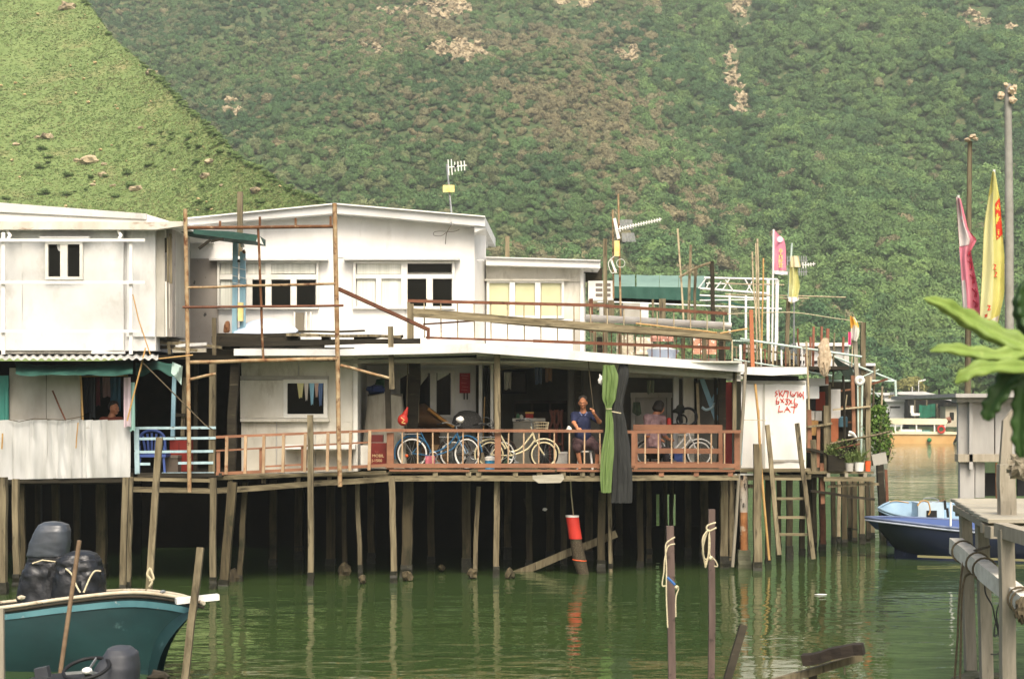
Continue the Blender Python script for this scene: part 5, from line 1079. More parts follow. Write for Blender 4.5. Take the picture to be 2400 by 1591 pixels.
# ================================================================== PEOPLE
def person(lb, loc, J, cloth, hair=True, vox=.011, hairc=None, glasses=False):
    # J: joint positions in metres relative to loc
    root = thing('person', lb, 'person', loc)
    L = V(loc); g = lambda k: tuple(L+V(J[k])); sk = []
    hd = V(J['head']); fdir = V(J.get('face', (0,-1,0))).normalized(); up = V(J.get('hup', (0,0,1))).normalized(); rt = fdir.cross(up).normalized()
    h = lambda a, b, c: tuple(L+hd+rt*a+up*b+fdir*c)
    C_ = lambda a, b, ra, rb, k=None: ('c', a, b, ra, rb) if k is None else ('c', a, b, ra, rb, k)
    sk += [('e', h(0,.035,-.01), (.083,.098,.105)), C_(h(0,-.02,.02), h(0,-.075,.055), .068, .036), C_(h(0,0,-.02), g('neck'), .052, .056)]
    sk += [C_(h(0,.0,.092), h(0,-.022,.108), .011, .017, .012), C_(h(-.032,.032,.088), h(.032,.032,.088), .016, .016, .02), C_(h(-.022,-.062,.085), h(.022,-.062,.085), .010, .010, .012)]
    for s in (-1, 1): sk += [('e', h(.085*s,.0,-.01), (.016,.024,.034), .012), ('e', h(.036*s,-.018,.074), (.026,.026,.026), .02)]
    sk += [C_(g('neck'), g('chest'), .07, .135), C_(g('chest'), g('belly'), .145, .15), C_(g('belly'), g('hip'), .15, .15), C_(g('shL'), g('shR'), .072, .072)]
    for s in 'LR':
        sk += [C_(g('sh'+s), g('el'+s), .058, .043), C_(g('el'+s), g('wr'+s), .043, .029)]
        if 'hp'+s in J: sk += [C_(g('hp'+s), g('kn'+s), .092, .062), C_(g('kn'+s), g('an'+s), .058, .036), C_(g('an'+s), g('to'+s), .036, .03)]
        # hand: palm, four fingers and a thumb, curled
        w = V(J['wr'+s]); d = V(J['hd'+s]).normalized(); n = V(J.get('pn'+s, (0,-1,0))); n = (n-d*n.dot(d)).normalized(); sd = d.cross(n)
        pc = w+d*.05; H_ = lambda v: tuple(L+v)
        sk += [C_(H_(w+d*.015), H_(pc+d*.02), .028, .034, .02), C_(H_(pc+sd*.02), H_(pc-sd*.02), .026, .026, .02)]
        for k, (o_, l) in enumerate(((-.030,.036),(-.011,.042),(.009,.04),(.028,.032))):
            k0 = pc+d*.038+sd*o_; k1 = k0+d*l*.8+n*.016; k2 = k1+n*l*.75+d*.002; sk += [C_(H_(k0), H_(k1), .0105, .0098, .006), C_(H_(k1), H_(k2), .0098, .0088, .006)]
        t0 = w+d*.03-sd*.03; t1 = t0-sd*.022+d*.03+n*.012; t2 = t1+d*.022+n*.02+sd*.012; sk += [C_(H_(t0), H_(t1), .0135, .0115, .01), C_(H_(t1), H_(t2), .0115, .0095, .006)]
    body = sdf_mesh(sk, vox, .035).o('body', skin, root, smooth=True)
    for nm, mt, pr in cloth(J, g, C_, h): sdf_mesh(pr, vox, .03).o(nm, mt, root, smooth=True)
    if hair:
        pr = [('e', h(0,.07,-.035), (.094,.088,.098)), ('e', h(0,.02,-.065), (.085,.085,.062)), ('e', h(-.05,.095,.012), (.045,.036,.05)), ('e', h(.05,.095,.012), (.045,.036,.05))] if not J.get('longhair') else [('e', h(0,.06,-.03), (.115,.1,.118)), ('e', h(0,-.01,-.07), (.105,.105,.08)), ('e', h(.06,.0,-.01), (.05,.08,.08)), ('e', h(-.06,.0,-.01), (.05,.08,.08))]
        sdf_mesh(pr, vox, .03).o('hair', hairc or hair_m, root, smooth=True)
    m = MB()
    for s in (-1, 1): m.blob(h(.033*s,.008,.089), .0115, 1, 0, 1)
    m.o('eyes', blk, root)
    m = MB(); m.bar(h(-.024,-.052,.098), h(.024,-.052,.098), .008, .008); m.o('mouth', flat('lip_brown',(120,64,54)), root)
    if glasses:
        m = MB()
        for s in (-1, 1): m.ring(h(.034*s,.008,.106), tuple(fdir), .023, .0028, 14, 4); m.tube([h(.056*s,.01,.1), h(.088*s,.01,.0)], .0028, 4)
        m.tube([h(-.011,.01,.108), h(.011,.01,.108)], .0028, 4); m.o('spectacles', blk, root)
    return root
# man on a stool, one hand on the rail, other hand on the rope
YM = 35.75; o = W(1368,1102,YM); base = V((o.x, YM, ZD))
def q(px, py, dy=0):  # joint from photograph position, relative to the man's base
    return tuple(W(px, py, YM+dy)-base)
JM = dict(head=q(1366,945,-.06), face=(-.12,-1,-.12), neck=q(1367,966,.0), chest=q(1366,992,.03), belly=q(1366,1018,.06), hip=q(1368,1034,.1),
  shL=q(1347,974,.02), shR=q(1389,974,.02), elL=q(1345,990,-.12), wrL=q(1354,1005,-.42), elR=q(1405,988,-.1), wrR=q(1392,969,-.34),
  hdL=(.55,-.8,-.1), pnL=(0,-.1,-1), hdR=(-.35,-.2,.9), pnR=(-.9,-.3,0),
  hpL=q(1358,1036,.08), knL=q(1352,1047,-.28), anL=q(1361,1094,-.16), toL=tuple(V(q(1358,1100,-.3))+V((0,0,.03))),
  hpR=q(1380,1036,.08), knR=q(1402,1050,-.18), anR=q(1398,1094,-.06), toR=tuple(V(q(1402,1100,-.2))+V((0,0,.03))))
JM['anL'] = tuple(V(JM['anL'][:2]+(.08,))); JM['anR'] = tuple(V(JM['anR'][:2]+(.08,)))
JM['toL'] = JM['toL'][:2]+(.035,); JM['toR'] = JM['toR'][:2]+(.035,)
def man_cloth(J, g, C_, h):
    mid = lambda a, b, t: tuple(V(g(a)).lerp(V(g(b)), t))
    n = V(g('neck'))
    return [('shirt', navy, [C_(tuple(n-V((0,-.01,.05))), g('chest'), .085, .155), C_(g('chest'), g('belly'), .165, .168), C_(g('belly'), g('hip'), .168, .165), C_(g('shL'), g('shR'), .088, .088), C_(g('shL'), mid('shL','elL',.75), .08, .07), C_(g('shR'), mid('shR','elR',.7), .08, .07)]),
      ('collar', wm('pale_collar',(112,120,152),None,None,rv=0), [C_(tuple(n+V((-.07,-.03,-.01))), tuple(n+V((-.03,-.085,-.07))), .017, .012), C_(tuple(n+V((.07,-.03,-.01))), tuple(n+V((.03,-.085,-.07))), .017, .012), C_(tuple(n+V((-.07,-.03,-.01))), tuple(n+V((0,.06,.015))), .018, .018), C_(tuple(n+V((.07,-.03,-.01))), tuple(n+V((0,.06,.015))), .018, .018)]),
      ('shorts', maroon, [C_(g('hpL'), g('hpR'), .155, .155), C_(g('hpL'), mid('hpL','knL',.98), .115, .098), C_(g('hpR'), mid('hpR','knR',.98), .115, .098), C_(g('knL'), mid('knL','anL',.12), .092, .085), C_(g('knR'), mid('knR','anR',.12), .092, .085)])]
person('man in a navy polo shirt perched at the railing holding a rope', base, JM, man_cloth, True, .0105, wm('greying_hair',(74,70,64),(40,36,32),None,sc_=30,rough=.7,rv=0), True)
m = MB(); m.tube([W(1378,840,35.3), W(1384,900,35.3), W(1391,960,35.38), W(1392,975,35.42)], .009, 6); tag(m.o('pull_rope', rope_dk, None), 'dark rope running from the roof edge to the man', 'rope')
ST = thing('stool', 'white plastic stool under the man', 'stool', W(1372,1100,35.85))
m = MB(); m.lathe([(.15,0),(.165,.02),(.15,.035)], (o.x+.03, 35.88, W(0,1050,35.88).z-.09), n=20); m.o('seat', white_p, ST, smooth=True)
for dx, dy in ((-.12,-.12),(.12,-.12),(-.12,.12),(.12,.12)): MB().bar((o.x+.03+dx, 35.88+dy, W(0,1050,35.88).z-.08), (o.x+.03+dx*1.3, 35.88+dy*1.3, ZD), .035, .035).o('leg', white_p, ST)
tag(MB().blob(W(1334,1006,35.5), (.055,.05,.07), 2, .4, 2, 5).o('white_rag', white_p, None, smooth=True), 'white rag draped on the railing beside the man', 'rag')
# woman seated behind the bench, seen from behind at an angle
YQ = 36.75; bw = V((W(1532,1100,YQ).x, YQ, ZD))
def qw(px, py, dy=0): return tuple(W(px, py, YQ+dy)-bw)
JW = dict(head=qw(1546,957,0), face=(.85,.5,-.25), hup=(.2,.05,1), neck=qw(1537,971,0), chest=qw(1530,1000,.02), belly=qw(1530,1030,.02), hip=qw(1532,1055,.02),
  shL=qw(1517,979,-.1), shR=qw(1552,981,.12), elL=qw(1516,1020,-.14), wrL=qw(1545,1032,.1), elR=qw(1556,1020,.16), wrR=qw(1568,1030,.3), hdL=(.8,.5,0), hdR=(.7,.6,.1), pnL=(0,0,-1), pnR=(0,0,-1),
  hpL=qw(1530,1058,-.04), knL=qw(1560,1056,.2), anL=qw(1562,1094,.2), toL=qw(1572,1099,.28), hpR=qw(1536,1058,.12), knR=qw(1572,1056,.36), anR=qw(1574,1094,.36), toR=qw(1584,1099,.42), longhair=True)
def woman_cloth(J, g, C_, h):
    mid = lambda a, b, t: tuple(V(g(a)).lerp(V(g(b)), t))
    return [('blouse', pinkcl, [C_(tuple(V(g('neck'))-V((0,0,.04))), g('chest'), .085, .155), C_(g('chest'), g('belly'), .165, .17), C_(g('belly'), g('hip'), .17, .175), C_(g('shL'), g('shR'), .085, .085), C_(g('shL'), mid('shL','elL',.9), .078, .07), C_(g('shR'), mid('shR','elR',.9), .078, .07)]),
      ('trousers', flat('dark_grey_trousers',(58,54,56)), [C_(g('hpL'), g('hpR'), .16, .16), C_(g('hpL'), g('knL'), .115, .085), C_(g('hpR'), g('knR'), .115, .085), C_(g('knL'), mid('knL','anL',.9), .082, .07), C_(g('knR'), mid('knR','anR',.9), .082, .07)])]
person('seated person in a dusty pink top behind the brown bench', bw, JW, woman_cloth, True, .014)
c = W(1534,1074,YQ+.05); SS = thing('stool', 'low dark stool under the person behind the bench', 'stool', (c.x, c.y, ZD))
m = MB(); m.lathe([(.17,0),(.17,.03)], (c.x, c.y, c.z), n=16); m.o('seat', wood_dk, SS)
for k in range(4): a = PI/4+k*PI/2; MB().bar((c.x+.13*math.cos(a), c.y+.13*math.sin(a), c.z), (c.x+.16*math.cos(a), c.y+.16*math.sin(a), ZD), .03).o('leg', wood_dk, SS)
# person behind the metal skirt of the left house
YL = Y1+.55; bl_ = V((W(262,1108,YL).x, YL, W(0,1108,YL).z))
def ql(px, py, dy=0): return tuple(W(px, py, YL+dy)-bl_)
JL = dict(head=ql(268,958,0), face=(.8,-.6,-.1), neck=ql(262,976,.02), chest=ql(260,1004,.03), belly=ql(260,1032,.04), hip=ql(260,1056,.05), shL=ql(242,986,.05), shR=ql(281,986,-.02), elL=ql(240,1018,.0), wrL=ql(258,1034,-.18), elR=ql(286,1018,-.06), wrR=ql(276,1034,-.24), hdL=(.6,-.6,0), hdR=(-.4,-.8,0), pnL=(0,0,-1), pnR=(0,0,-1),
  hpL=ql(252,1060,.03), knL=ql(250,1062,-.3), anL=ql(250,1100,-.3), toL=ql(250,1104,-.4), hpR=ql(270,1060,.03), knR=ql(272,1062,-.3), anR=ql(272,1100,-.3), toR=ql(272,1104,-.4))
def left_cloth(J, g, C_, h):
    mid = lambda a, b, t: tuple(V(g(a)).lerp(V(g(b)), t))
    return [('shirt', flat('rust_brown_shirt',(126,66,50)), [C_(tuple(V(g('neck'))-V((0,0,.05))), g('chest'), .08, .15), C_(g('chest'), g('belly'), .16, .165), C_(g('belly'), g('hip'), .165, .165), C_(g('shL'), g('shR'), .084, .084), C_(g('shL'), mid('shL','elL',.8), .076, .068), C_(g('shR'), mid('shR','elR',.8), .076, .068)]),
      ('trousers', flat('dark_trousers',(44,44,50)), [C_(g('hpL'), g('hpR'), .155, .155), C_(g('hpL'), g('knL'), .11, .08), C_(g('hpR'), g('knR'), .11, .08), C_(g('knL'), mid('knL','anL',.9), .08, .07), C_(g('knR'), mid('knR','anR',.9), .08, .07)])]
person('person in a brown shirt sitting in the dim left opening', bl_, JL, left_cloth, True, .015)
c = W(260,1072,YL+.05); CS = R(None, 'seat_box', wood_dk, 240, 1070, 282, 1108, YL-.1, .4); tag(CS, 'dark wooden box seat inside the left opening', 'box'); R(CS, 'lid', wood_h, 238, 1067, 284, 1071, YL-.12, .44)

# ================================================================== MORE VERANDA CLUTTER
def tbox(lb, cat, name, c, x0, y0, x1, y1, Y, d, lid=None):
    o = R(None, name, wm(name+'_paint_%d'%x0, c, tuple(int(v*.78) for v in c), tuple(int(v*.5) for v in c), sc_=6, sc3=6, t3=.62, w3=.12, rough=.8, rv=0), x0, y0, x1, y1, Y, d); tag(o, lb, cat)
    if lid: R(o, 'lid', wm(name+'_lid_%d'%x0, lid, None, None, rv=0), x0-1, y0-3, x1+1, y0+1, Y-.02, d+.04)
    return o
tbox('brown cardboard carton behind the blue bicycle', 'carton', 'carton', (164,132,92), 1010, 1042, 1046, 1097, 36.7, .35)
tbox('grey metal trunk beside the carton', 'trunk', 'metal_trunk', (126,128,122), 1050, 1060, 1082, 1097, 36.9, .35, (140,142,136))
tbox('faded green crate under the cream bicycle', 'crate', 'plastic_crate', (84,116,92), 1176, 1068, 1202, 1097, 36.6, .3, (96,130,104))
tbox('white foam box stacked near the man', 'box', 'foam_box', (222,220,208), 1300, 1062, 1330, 1097, 36.6, .35, (230,228,218))
tbox('brown drawer unit beneath the inner window', 'drawers', 'drawer_unit', (112,86,60), 988, 1010, 1030, 1097, 37.0, .3, (126,98,70))
tbox('pale kitchen cupboard behind the bench', 'cupboard', 'cupboard', (206,200,182), 1590, 1020, 1626, 1097, 37.25, .12, (216,210,194))
tbox('red biscuit tin on the grey cabinet', 'tin', 'biscuit_tin', (166,52,44), 1232, 968, 1250, 980, 37.0, .15, (190,150,80))
m = MB(); m.lathe([(.17,0),(.22,.1),(.235,.1),(.22,.09)], (W(1318,1096,36.2).x, 36.2, ZD), n=22); tag(m.o('wash_basin', flat('pale_pink_plastic',(206,150,150)), None, smooth=True), 'pale pink wash basin on the floor left of the man', 'basin')
BM = thing('broom', 'straw broom leaning on the veranda partition', 'broom', (W(1132,1096,36.8).x, 36.8, ZD)); B(BM, 'handle', bamboo, 1136, 930, 1131, 1060, 36.8, 3, rnd=True); m = MB(); m.lathe([(.03,0),(.05,-.1),(.1,-.3)], W(1131,1060,36.8), n=12); m.o('bristles', bam_grey, BM)
for i, (x, y0, y1, c, lb) in enumerate(((1190,872,912,(170,168,156),'pale towel hanging under the veranda beam left of the television'),(1262,858,900,(92,104,124),'faded blue shirt hanging above the sideboard'),(1286,858,894,(148,120,100),'tan cloth hanging beside the faded blue shirt'),(1525,892,922,(120,126,104),'olive towel hanging above the inner door'))):
    hang('hanging_towel', flat('towel_%d'%i, c, .9), x-9, x+9, y0, y1, 37.1, 2, lb, 'towel', taper=.12, grp='cloths hanging under the veranda beam')
m = MB(); m.tube(catmull([W(1170,866,37.1), W(1260,860,37.1), W(1335,866,37.1)]), .006, 5); tag(m.o('clothes_line', rope_m, None), 'thin clothes line under the veranda beam', 'line')
for i, (x, h, c, lb) in enumerate(((1214,12,(60,96,70),'dark green bottle on the grey cabinet'),(1222,9,(196,190,170),'white jar on the grey cabinet'))):
    m = MB(); m.lathe([(.04,0),(.04,m2(h*.65,37)),(.018,m2(h*.8,37)),(.018,m2(h,37))], W(x,980,37.05), n=12); tag(m.o('bottle', flat('bottle_%d'%i, c, .3), None, smooth=True), lb, 'bottle')
# ================================================================== WHITE SHED with red lettering
YS = 37.6
SH = thing('storage_shed', 'white metal shed with red painted letters right of the veranda', 'shed', W(1815,1110,YS+1))
R(SH, 'wall', white2, 1738, 892, 1888, 1102, YS, 2.4)
for (x0, x1, y0, y1) in ((1737,1788,900,1096),(1793,1889,893,1098)): sheet(SH, 'wall_panel', white, x0, y0, x1, y1, YS-.03, .04, 1.2, 10, 10, x0)
R(SH, 'door_seam', grey_panel, 1788, 895, 1793, 1100, YS-.045, .03); R(SH, 'top_trim', grey_panel, 1736, 893, 1888, 899, YS-.06, .05); R(SH, 'base_trim', grey_panel, 1805, 1077, 1886, 1082, YS-.06, .04)
R(SH, 'eave_gap_shade', blk, 1742, 881, 1872, 892, YS-.02, .04)  # black strip painted as the shade in the gap under the roof
PL(SH, 'roof', white, [(1728,876),(1730,868),(1748,860),(1891,860),(1891,876),(1810,880)], YS-.4, 3.2)
R(SH, 'floor', wood_h, 1730, 1098, 1900, 1106, YS-.25, 2.8); B(SH, 'beam', wood_h, 1726, 1120, 1900, 1117, YS-.1, 11); B(SH, 'beam', wood, 1722, 1140, 1790, 1138, YS+.1, 9)
for x in (1745, 1812, 1850, 1880): R(SH, 'joist', wood_dk, x-6, 1106, x+6, 1116, YS-.15, 1.5)
for (x, y0, yw, t, mt) in ((1775,1040,1335,18,wood),(1800,1120,1318,12,pile),(1850,1120,1312,14,pile),(1880,1120,1300,12,pile),(1745,1120,1305,14,pile),(1825,1120,1296,10,pile)): stilt(SH, x, y0, yw, t, mt)
let = MB(); kx = 100/1568
STR = [[(330,410),(272,455),(350,525),(262,590)],[(400,380),(432,600)],[(525,408),(445,500),(530,590)],[(545,612),(620,420)],[(612,402),(750,418),(712,640)],[(842,420),(828,540),(890,602),(975,572),(900,515)],[(962,592),(1042,450)],[(1098,440),(1100,632)],
 [(1190,475),(1140,540),(1190,620),(1245,560),(1190,475)],[(1302,430),(1288,580),(1322,690)],[(340,640),(300,780),(312,880),(392,868),(402,790),(312,795)],[(450,690),(580,830)],[(572,690),(488,820)],[(648,712),(742,708),(680,788),(732,822),(700,890),(630,880)],[(780,720),(890,870)],[(872,750),(760,910)],[(990,680),(958,820),(990,922),(1060,950),(1092,890),(1010,862)],
 [(420,950),(388,1170),(542,1150)],[(608,1170),(700,1000),(822,1190)],[(650,1095),(770,1090)],[(848,985),(1062,983)],[(972,990),(940,1220)]]
for st in STR: let.ribbon([W(1800+x*kx, 890+y*kx, YS-.062) for x, y in st], .019, (0,-1,0))
let.o('lettering', flat('red_brush_paint',(206,66,50)), SH)
# ladder down to the water
LD = thing('ladder', 'grey timber ladder leaning from the water to the shed', 'ladder', W(1860,1300,37))
B(LD, 'rail', wood, 1798, 996, 1826, 1300, 37.1, 10, Y1=36.7, seg=4, jit=.01); B(LD, 'rail', wood, 1868, 992, 1906, 1310, 37.1, 10, Y1=36.7, seg=4, jit=.01)
for (y, x0, x1) in ((1122,1806,1884),(1168,1811,1892),(1212,1816,1896),(1252,1818,1900)): B(LD, 'rung', wood_h, x0, y, x1, y, 36.95, 6)
tag(B(None, 'bamboo_pole', bamboo, 1770, 900, 1803, 1312, 36.9, 6, rnd=True, seg=5, jit=.02), 'long yellow bamboo pole leaning on the white shed', 'pole')
tag(B(None, 'bamboo_pole', bamboo, 1778, 960, 1785, 1112, 36.95, 4, rnd=True), 'shorter yellow cane beside the long bamboo pole', 'pole')
tag(B(None, 'leaning_pole', wood_lt, 1748, 846, 1717, 1328, 36.6, 8, rnd=True, seg=5, jit=.015), 'pale thin pole leaning at the shed corner', 'pole')
tag(B(None, 'blue_cane', paleblue, 1741, 980, 1736, 1090, 36.9, 5, rnd=True), 'short pale blue pipe at the shed corner', 'pipe')
m = MB(); m.tube(catmull([W(1735,984,36.8), W(1770,984,36.8), W(1795,985,36.8)]), .008, 5); tag(m.o('tie_cord', rope_m, None), 'cord tied across the shed front', 'cord')
# rusty pipe piles with concrete feet
peel = wm('peeling_black_white_pipe', (206,200,188), (176,150,120), (44,38,34), sc_=4, st=(1,1,.4), sc3=3, st3=(1.6,1.6,.7), t3=.5, w3=.05, rough=.8, rv=0)
rustp = wm('orange_rust_pipe', (190,132,84), (140,86,52), (212,200,176), sc_=5, sc3=4, t3=.58, w3=.1, rough=.85, rv=.05)
for (x, t, y0, yf, yw, lb, mt) in ((1744,20,1112,1292,1330,'thick peeling pipe pile with mossy concrete foot',peel),(1776,13,1150,1288,1318,'thinner rusty pipe pile with mossy concrete foot',rustp)):
    Y = 13600/(yw-HY); T = thing('pipe_pile', lb, 'pile', W(x, yw, Y)); B(T, 'pipe', mt, x-2, y0, x, yf, Y, t, rnd=True)
    m = MB(); c = W(x, yf-4, Y); b = W(x, yw+16, Y); m.bar(c, b, m2(t*1.35,Y), m2(t*1.3,Y), 5, .015, 1.25); m.o('concrete_foot', conc, T)
    if t > 15: B(T, 'pipe', rustp, x-1, 1200, x, yf-3, Y-.03, t*.92, rnd=True)
    B(T, 'cap_plate', white2, x-24, 1111, x+26, 1111, Y, 4, d=20)
# ================================================================== RIGHT HAND CLUSTER
YR = 39.5
CR = thing('stilt_platform', 'cluttered stilt platform with plants at the right end of the houses', 'platform', W(1980,1110,YR))
R(CR, 'deck', wood_h, 1892, 1104, 2048, 1110, YR-.3, 4); B(CR, 'beam', wood_h, 1930, 1122, 2050, 1122, YR-.3, 10); B(CR, 'beam', wood_dk, 1890, 1112, 1935, 1116, YR-.2, 8)
for x in (1942, 1984, 2028): R(CR, 'joist', wood_lt, x-4, 1108, x+4, 1118, YR-.36, .6)
for (x, y0, yw, t, dx, mt) in ((1926,1110,1290,13,2,rust_red),(1952,1120,1272,10,2,pile),(1966,1120,1275,8,0,bam_grey),(1978,1120,1280,12,1,pile),(1992,1120,1268,9,-1,wood),(2003,1120,1270,11,0,pile),(2018,1120,1276,12,2,wood),(2032,1120,1270,9,3,pile),(2044,1120,1262,9,1,wood),(2062,1085,1268,15,10,wood_dk),(1908,1110,1285,11,0,wood),(1895,1100,1305,12,6,pile),(2076,1100,1260,6,6,rust_red)): stilt(CR, x, y0, yw, t, mt, dx)
for (x, y0, y1, t, mt, dx) in ((1936,950,1110,13,wood,2),(1944,900,1105,6,wood,0),(1998,880,1015,8,brown,3),(1905,1030,1110,13,wood,3),(1918,1000,1095,8,brown,-2),(2012,900,1090,9,wood,0),(2032,882,1090,11,wood,4),(2040,882,970,7,bam_grey,-8),(1896,960,1060,10,brown,0),(1926,1085,1180,9,brown,2),(1890,935,1040,7,wood,1)): B(CR, 'post', mt, x, y0, x+dx, y1, YR-.1, t, seg=3, jit=.01)
R(CR, 'white_panel', white, 1948, 912, 1970, 980, YR+.2, .05); R(CR, 'painted_board', wm('orange_brown_board',(186,116,78),(160,92,60),None,sc_=4,rough=.8,rv=0), 1948, 980, 1965, 1036, YR+.15, .06)
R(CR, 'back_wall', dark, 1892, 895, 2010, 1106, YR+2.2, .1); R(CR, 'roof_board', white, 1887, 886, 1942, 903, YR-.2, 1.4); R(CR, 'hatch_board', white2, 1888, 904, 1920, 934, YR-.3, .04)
R(CR, 'red_board', flat('brick_red_board',(150,62,40)), 1912, 918, 1934, 962, YR+.6, .05); R(CR, 'dark_window', blk, 1895, 936, 1912, 962, YR+.3, .05); R(CR, 'white_sack', white_p, 1894, 963, 1909, 984, YR+.2, .2); R(CR, 'white_sack', white_p, 1911, 963, 1926, 986, YR+.25, .2)
R(CR, 'brown_crate', wm('yellow_brown',(190,150,92),(150,112,66),None,sc_=6,rough=.8,rv=0), 1897, 985, 1918, 1020, YR+.1, .3)
for (x0,y0,x1,y1) in ((1970,916,1998,912),(1970,954,2004,952),(1978,989,2002,989)): B(CR, 'shelf_bar', brown, x0, y0, x1, y1, YR+.3, 4)
m = MB(); m.lathe([(.13,0),(.13,.22),(.1,.24)], W(1974,1000,YR+.3), n=14); m.o('blue_drum', flat('dull_blue',(84,120,134)), CR, smooth=True); R(CR, 'dark_drum', wood_dk, 1963, 1000, 1985, 1045, YR+.3, .2)
B(CR, 'hand_pole', wood, 1946, 1040, 2090, 1010, YR-.4, 5, rnd=True, seg=4, jit=.015); B(CR, 'hand_pole', rust_red, 1955, 1052, 2016, 1040, YR-.35, 4, rnd=True)
for (x, y0, y1, t, mt, dx) in ((2010,900,1030,4,mint,2),(2021,900,1070,5,mint,-3),(1985,925,985,3,bam_grey,-8)): B(CR, 'thin_pole', mt, x, y0, x+dx, y1, YR-.15, t, rnd=True)
m = MB(); m.tube(catmull([W(1990,1012,YR-.3), W(2000,1016,YR-.35), W(2008,1030,YR-.3), W(2000,1020,YR-.3), W(1988,1020,YR-.3)]), .03, 6); m.o('white_hose', white_p, CR, smooth=True)
# mint frame over the cluster and terrace fence above
MF = thing('pipe_canopy', 'mint green pipe canopy frame projecting right over the water', 'frame', W(2000,900,YR))
for (x0,y0,x1,y1,t,dy) in ((1890,892,2098,893,5,0),(1945,832,2096,892,5,.3),(2098,890,2100,932,6,0),(1985,855,2060,930,4,.6),(2010,888,2060,866,3,.2),(1735,794,2020,836,5,-.6),(1720,842,1950,880,4,-.7),(1715,798,1760,800,3,-.6)): B(MF, 'pipe', mint, x0, y0, x1, y1, YR+dy, t, rnd=True)
B(MF, 'rusty_stay', rust_red, 2042, 900, 2080, 888, YR, 5)
m = MB(); m.grid(8, 4, lambda u, v: W(1946+52*u+2*v, 832+30*u+(4+30*min(1,u*1.6))*v*(1-.0*u), YR+.2+.05*math.sin(u*8)), (0,.02,0)); m.o('hanging_flap', flat('very_dark_green',(34,46,36)), MF, smooth=True)
BU = thing('buoy', 'round white buoy hanging on the mint pipe frame', 'buoy', W(2015,903,YR-.15))
m = MB(); m.ring(W(2015,892,YR-.15), (0.1,1,.1), .068, .055, 22, 10); m.o('float_ring', white_p, BU, smooth=True); m = MB(); m.blob(W(2015,892,YR-.18), (.03,.05,.03), 1, 0, 1); m.o('hub', grey_panel, BU)
TF = thing('terrace_fence', 'uneven terrace fence of thin posts above the white shed', 'fence', W(1820,862,38.9))
for i in range(20):
    x = 1716+9.6*i; h = random.uniform(.8, 1.15); yb = 846+(x-1716)*.11
    B(TF, 'picket', (bam_grey, wood, white2, rust_red, wood)[i%5], x, yb-44*h, x+random.uniform(-2,2), yb+8, 38.9, random.choice((3,4,6)))
for (x, y0, y1) in ((1907,765,872),(1926,765,872),(1940,770,900),(1900,790,870),(1977,790,830)): B(TF, 'post', flat('rusty_post',(134,86,66)) if x == 1907 else MATS['rusty_post'], x, y0, x-2, y1, 39.0, 7 if x == 1940 else 5)
B(TF, 'rail', wood, 1715, 812, 1900, 836, 38.95, 4); B(TF, 'rail', wood_dk, 1715, 838, 1870, 858, 38.95, 6); R(TF, 'grey_crate', grey_panel, 1746, 808, 1772, 825, 39.3, .3)
R(TF, 'floor', wood_dk, 1700, 858, 1990, 866, 38.7, 4)
m = MB(); m.blob(W(1932,838,38.7), (.15,.12,.42), 3, .5, 3, 4); m.o('net_bundle', wm('beige_netting',(196,178,150),(160,140,112),None,sc_=14,rough=.95,rv=0), TF)
WH = thing('roof_hut', 'white panelled hut behind the terrace fence', 'hut', W(1930,860,41.5))
R(WH, 'wall', white, 1868, 812, 1990, 862, 41.5, 2); R(WH, 'roof_edge', white, 1866, 803, 1994, 811, 41.3, 2.4)
for x in (1895, 1925, 1958, 1978): R(WH, 'batten', cream, x-1, 812, x+2, 862, 41.46, .05)
for x in (1880, 1910, 1940): R(WH, 'dark_slot', blk, x-5, 845, x+6, 851, 41.45, .03)
R(WH, 'side_shelter_roof', white, 2010, 851, 2052, 857, 42, 1.6); R(WH, 'side_shelter', wm('stone_panel',(150,140,124),(124,116,102),None,sc_=6,rough=.9,rv=0), 2014, 857, 2052, 900, 42.2, 1)
tag(B(None, 'timber_post', wood, 2023, 756, 2022, 1000, 39.9, 11, seg=4, jit=.01), 'tall grey timber post at the right end of the terrace', 'post')
tag(B(None, 'timber_post', wood_lt, 2004, 800, 2008, 895, 39.8, 9), 'pale post beside the small white flag', 'post')
F3 = thing('pole_flag', 'small white and yellow limp flag above the terrace', 'flag', W(1995,860,39.7)); B(F3, 'pole', bam_grey, 2001, 742, 1996, 860, 39.7, 3, rnd=True)
m = MB(); m.grid(6, 10, lambda u, v: W(1992+(12+8*math.sin(v*PI))*u+4*v, 740+56*v+4*u, 39.6+.05*math.sin(u*8+v)), (0,.008,0)); m.o('cloth', wm('white_yellow_flag',(230,224,214),(226,218,200),(236,180,70),sc_=2,sc3=1.6,t3=.55,rough=.8,rv=0,trl=.2), F3, smooth=True)
m = MB(); m.grid(3, 6, lambda u, v: W(1988+7*u, 778+30*v, 39.62+.03*math.sin(u*6)), (0,.008,0)); m.o('pink_strip', flat('flag_pink',(226,90,140)), F3, smooth=True)
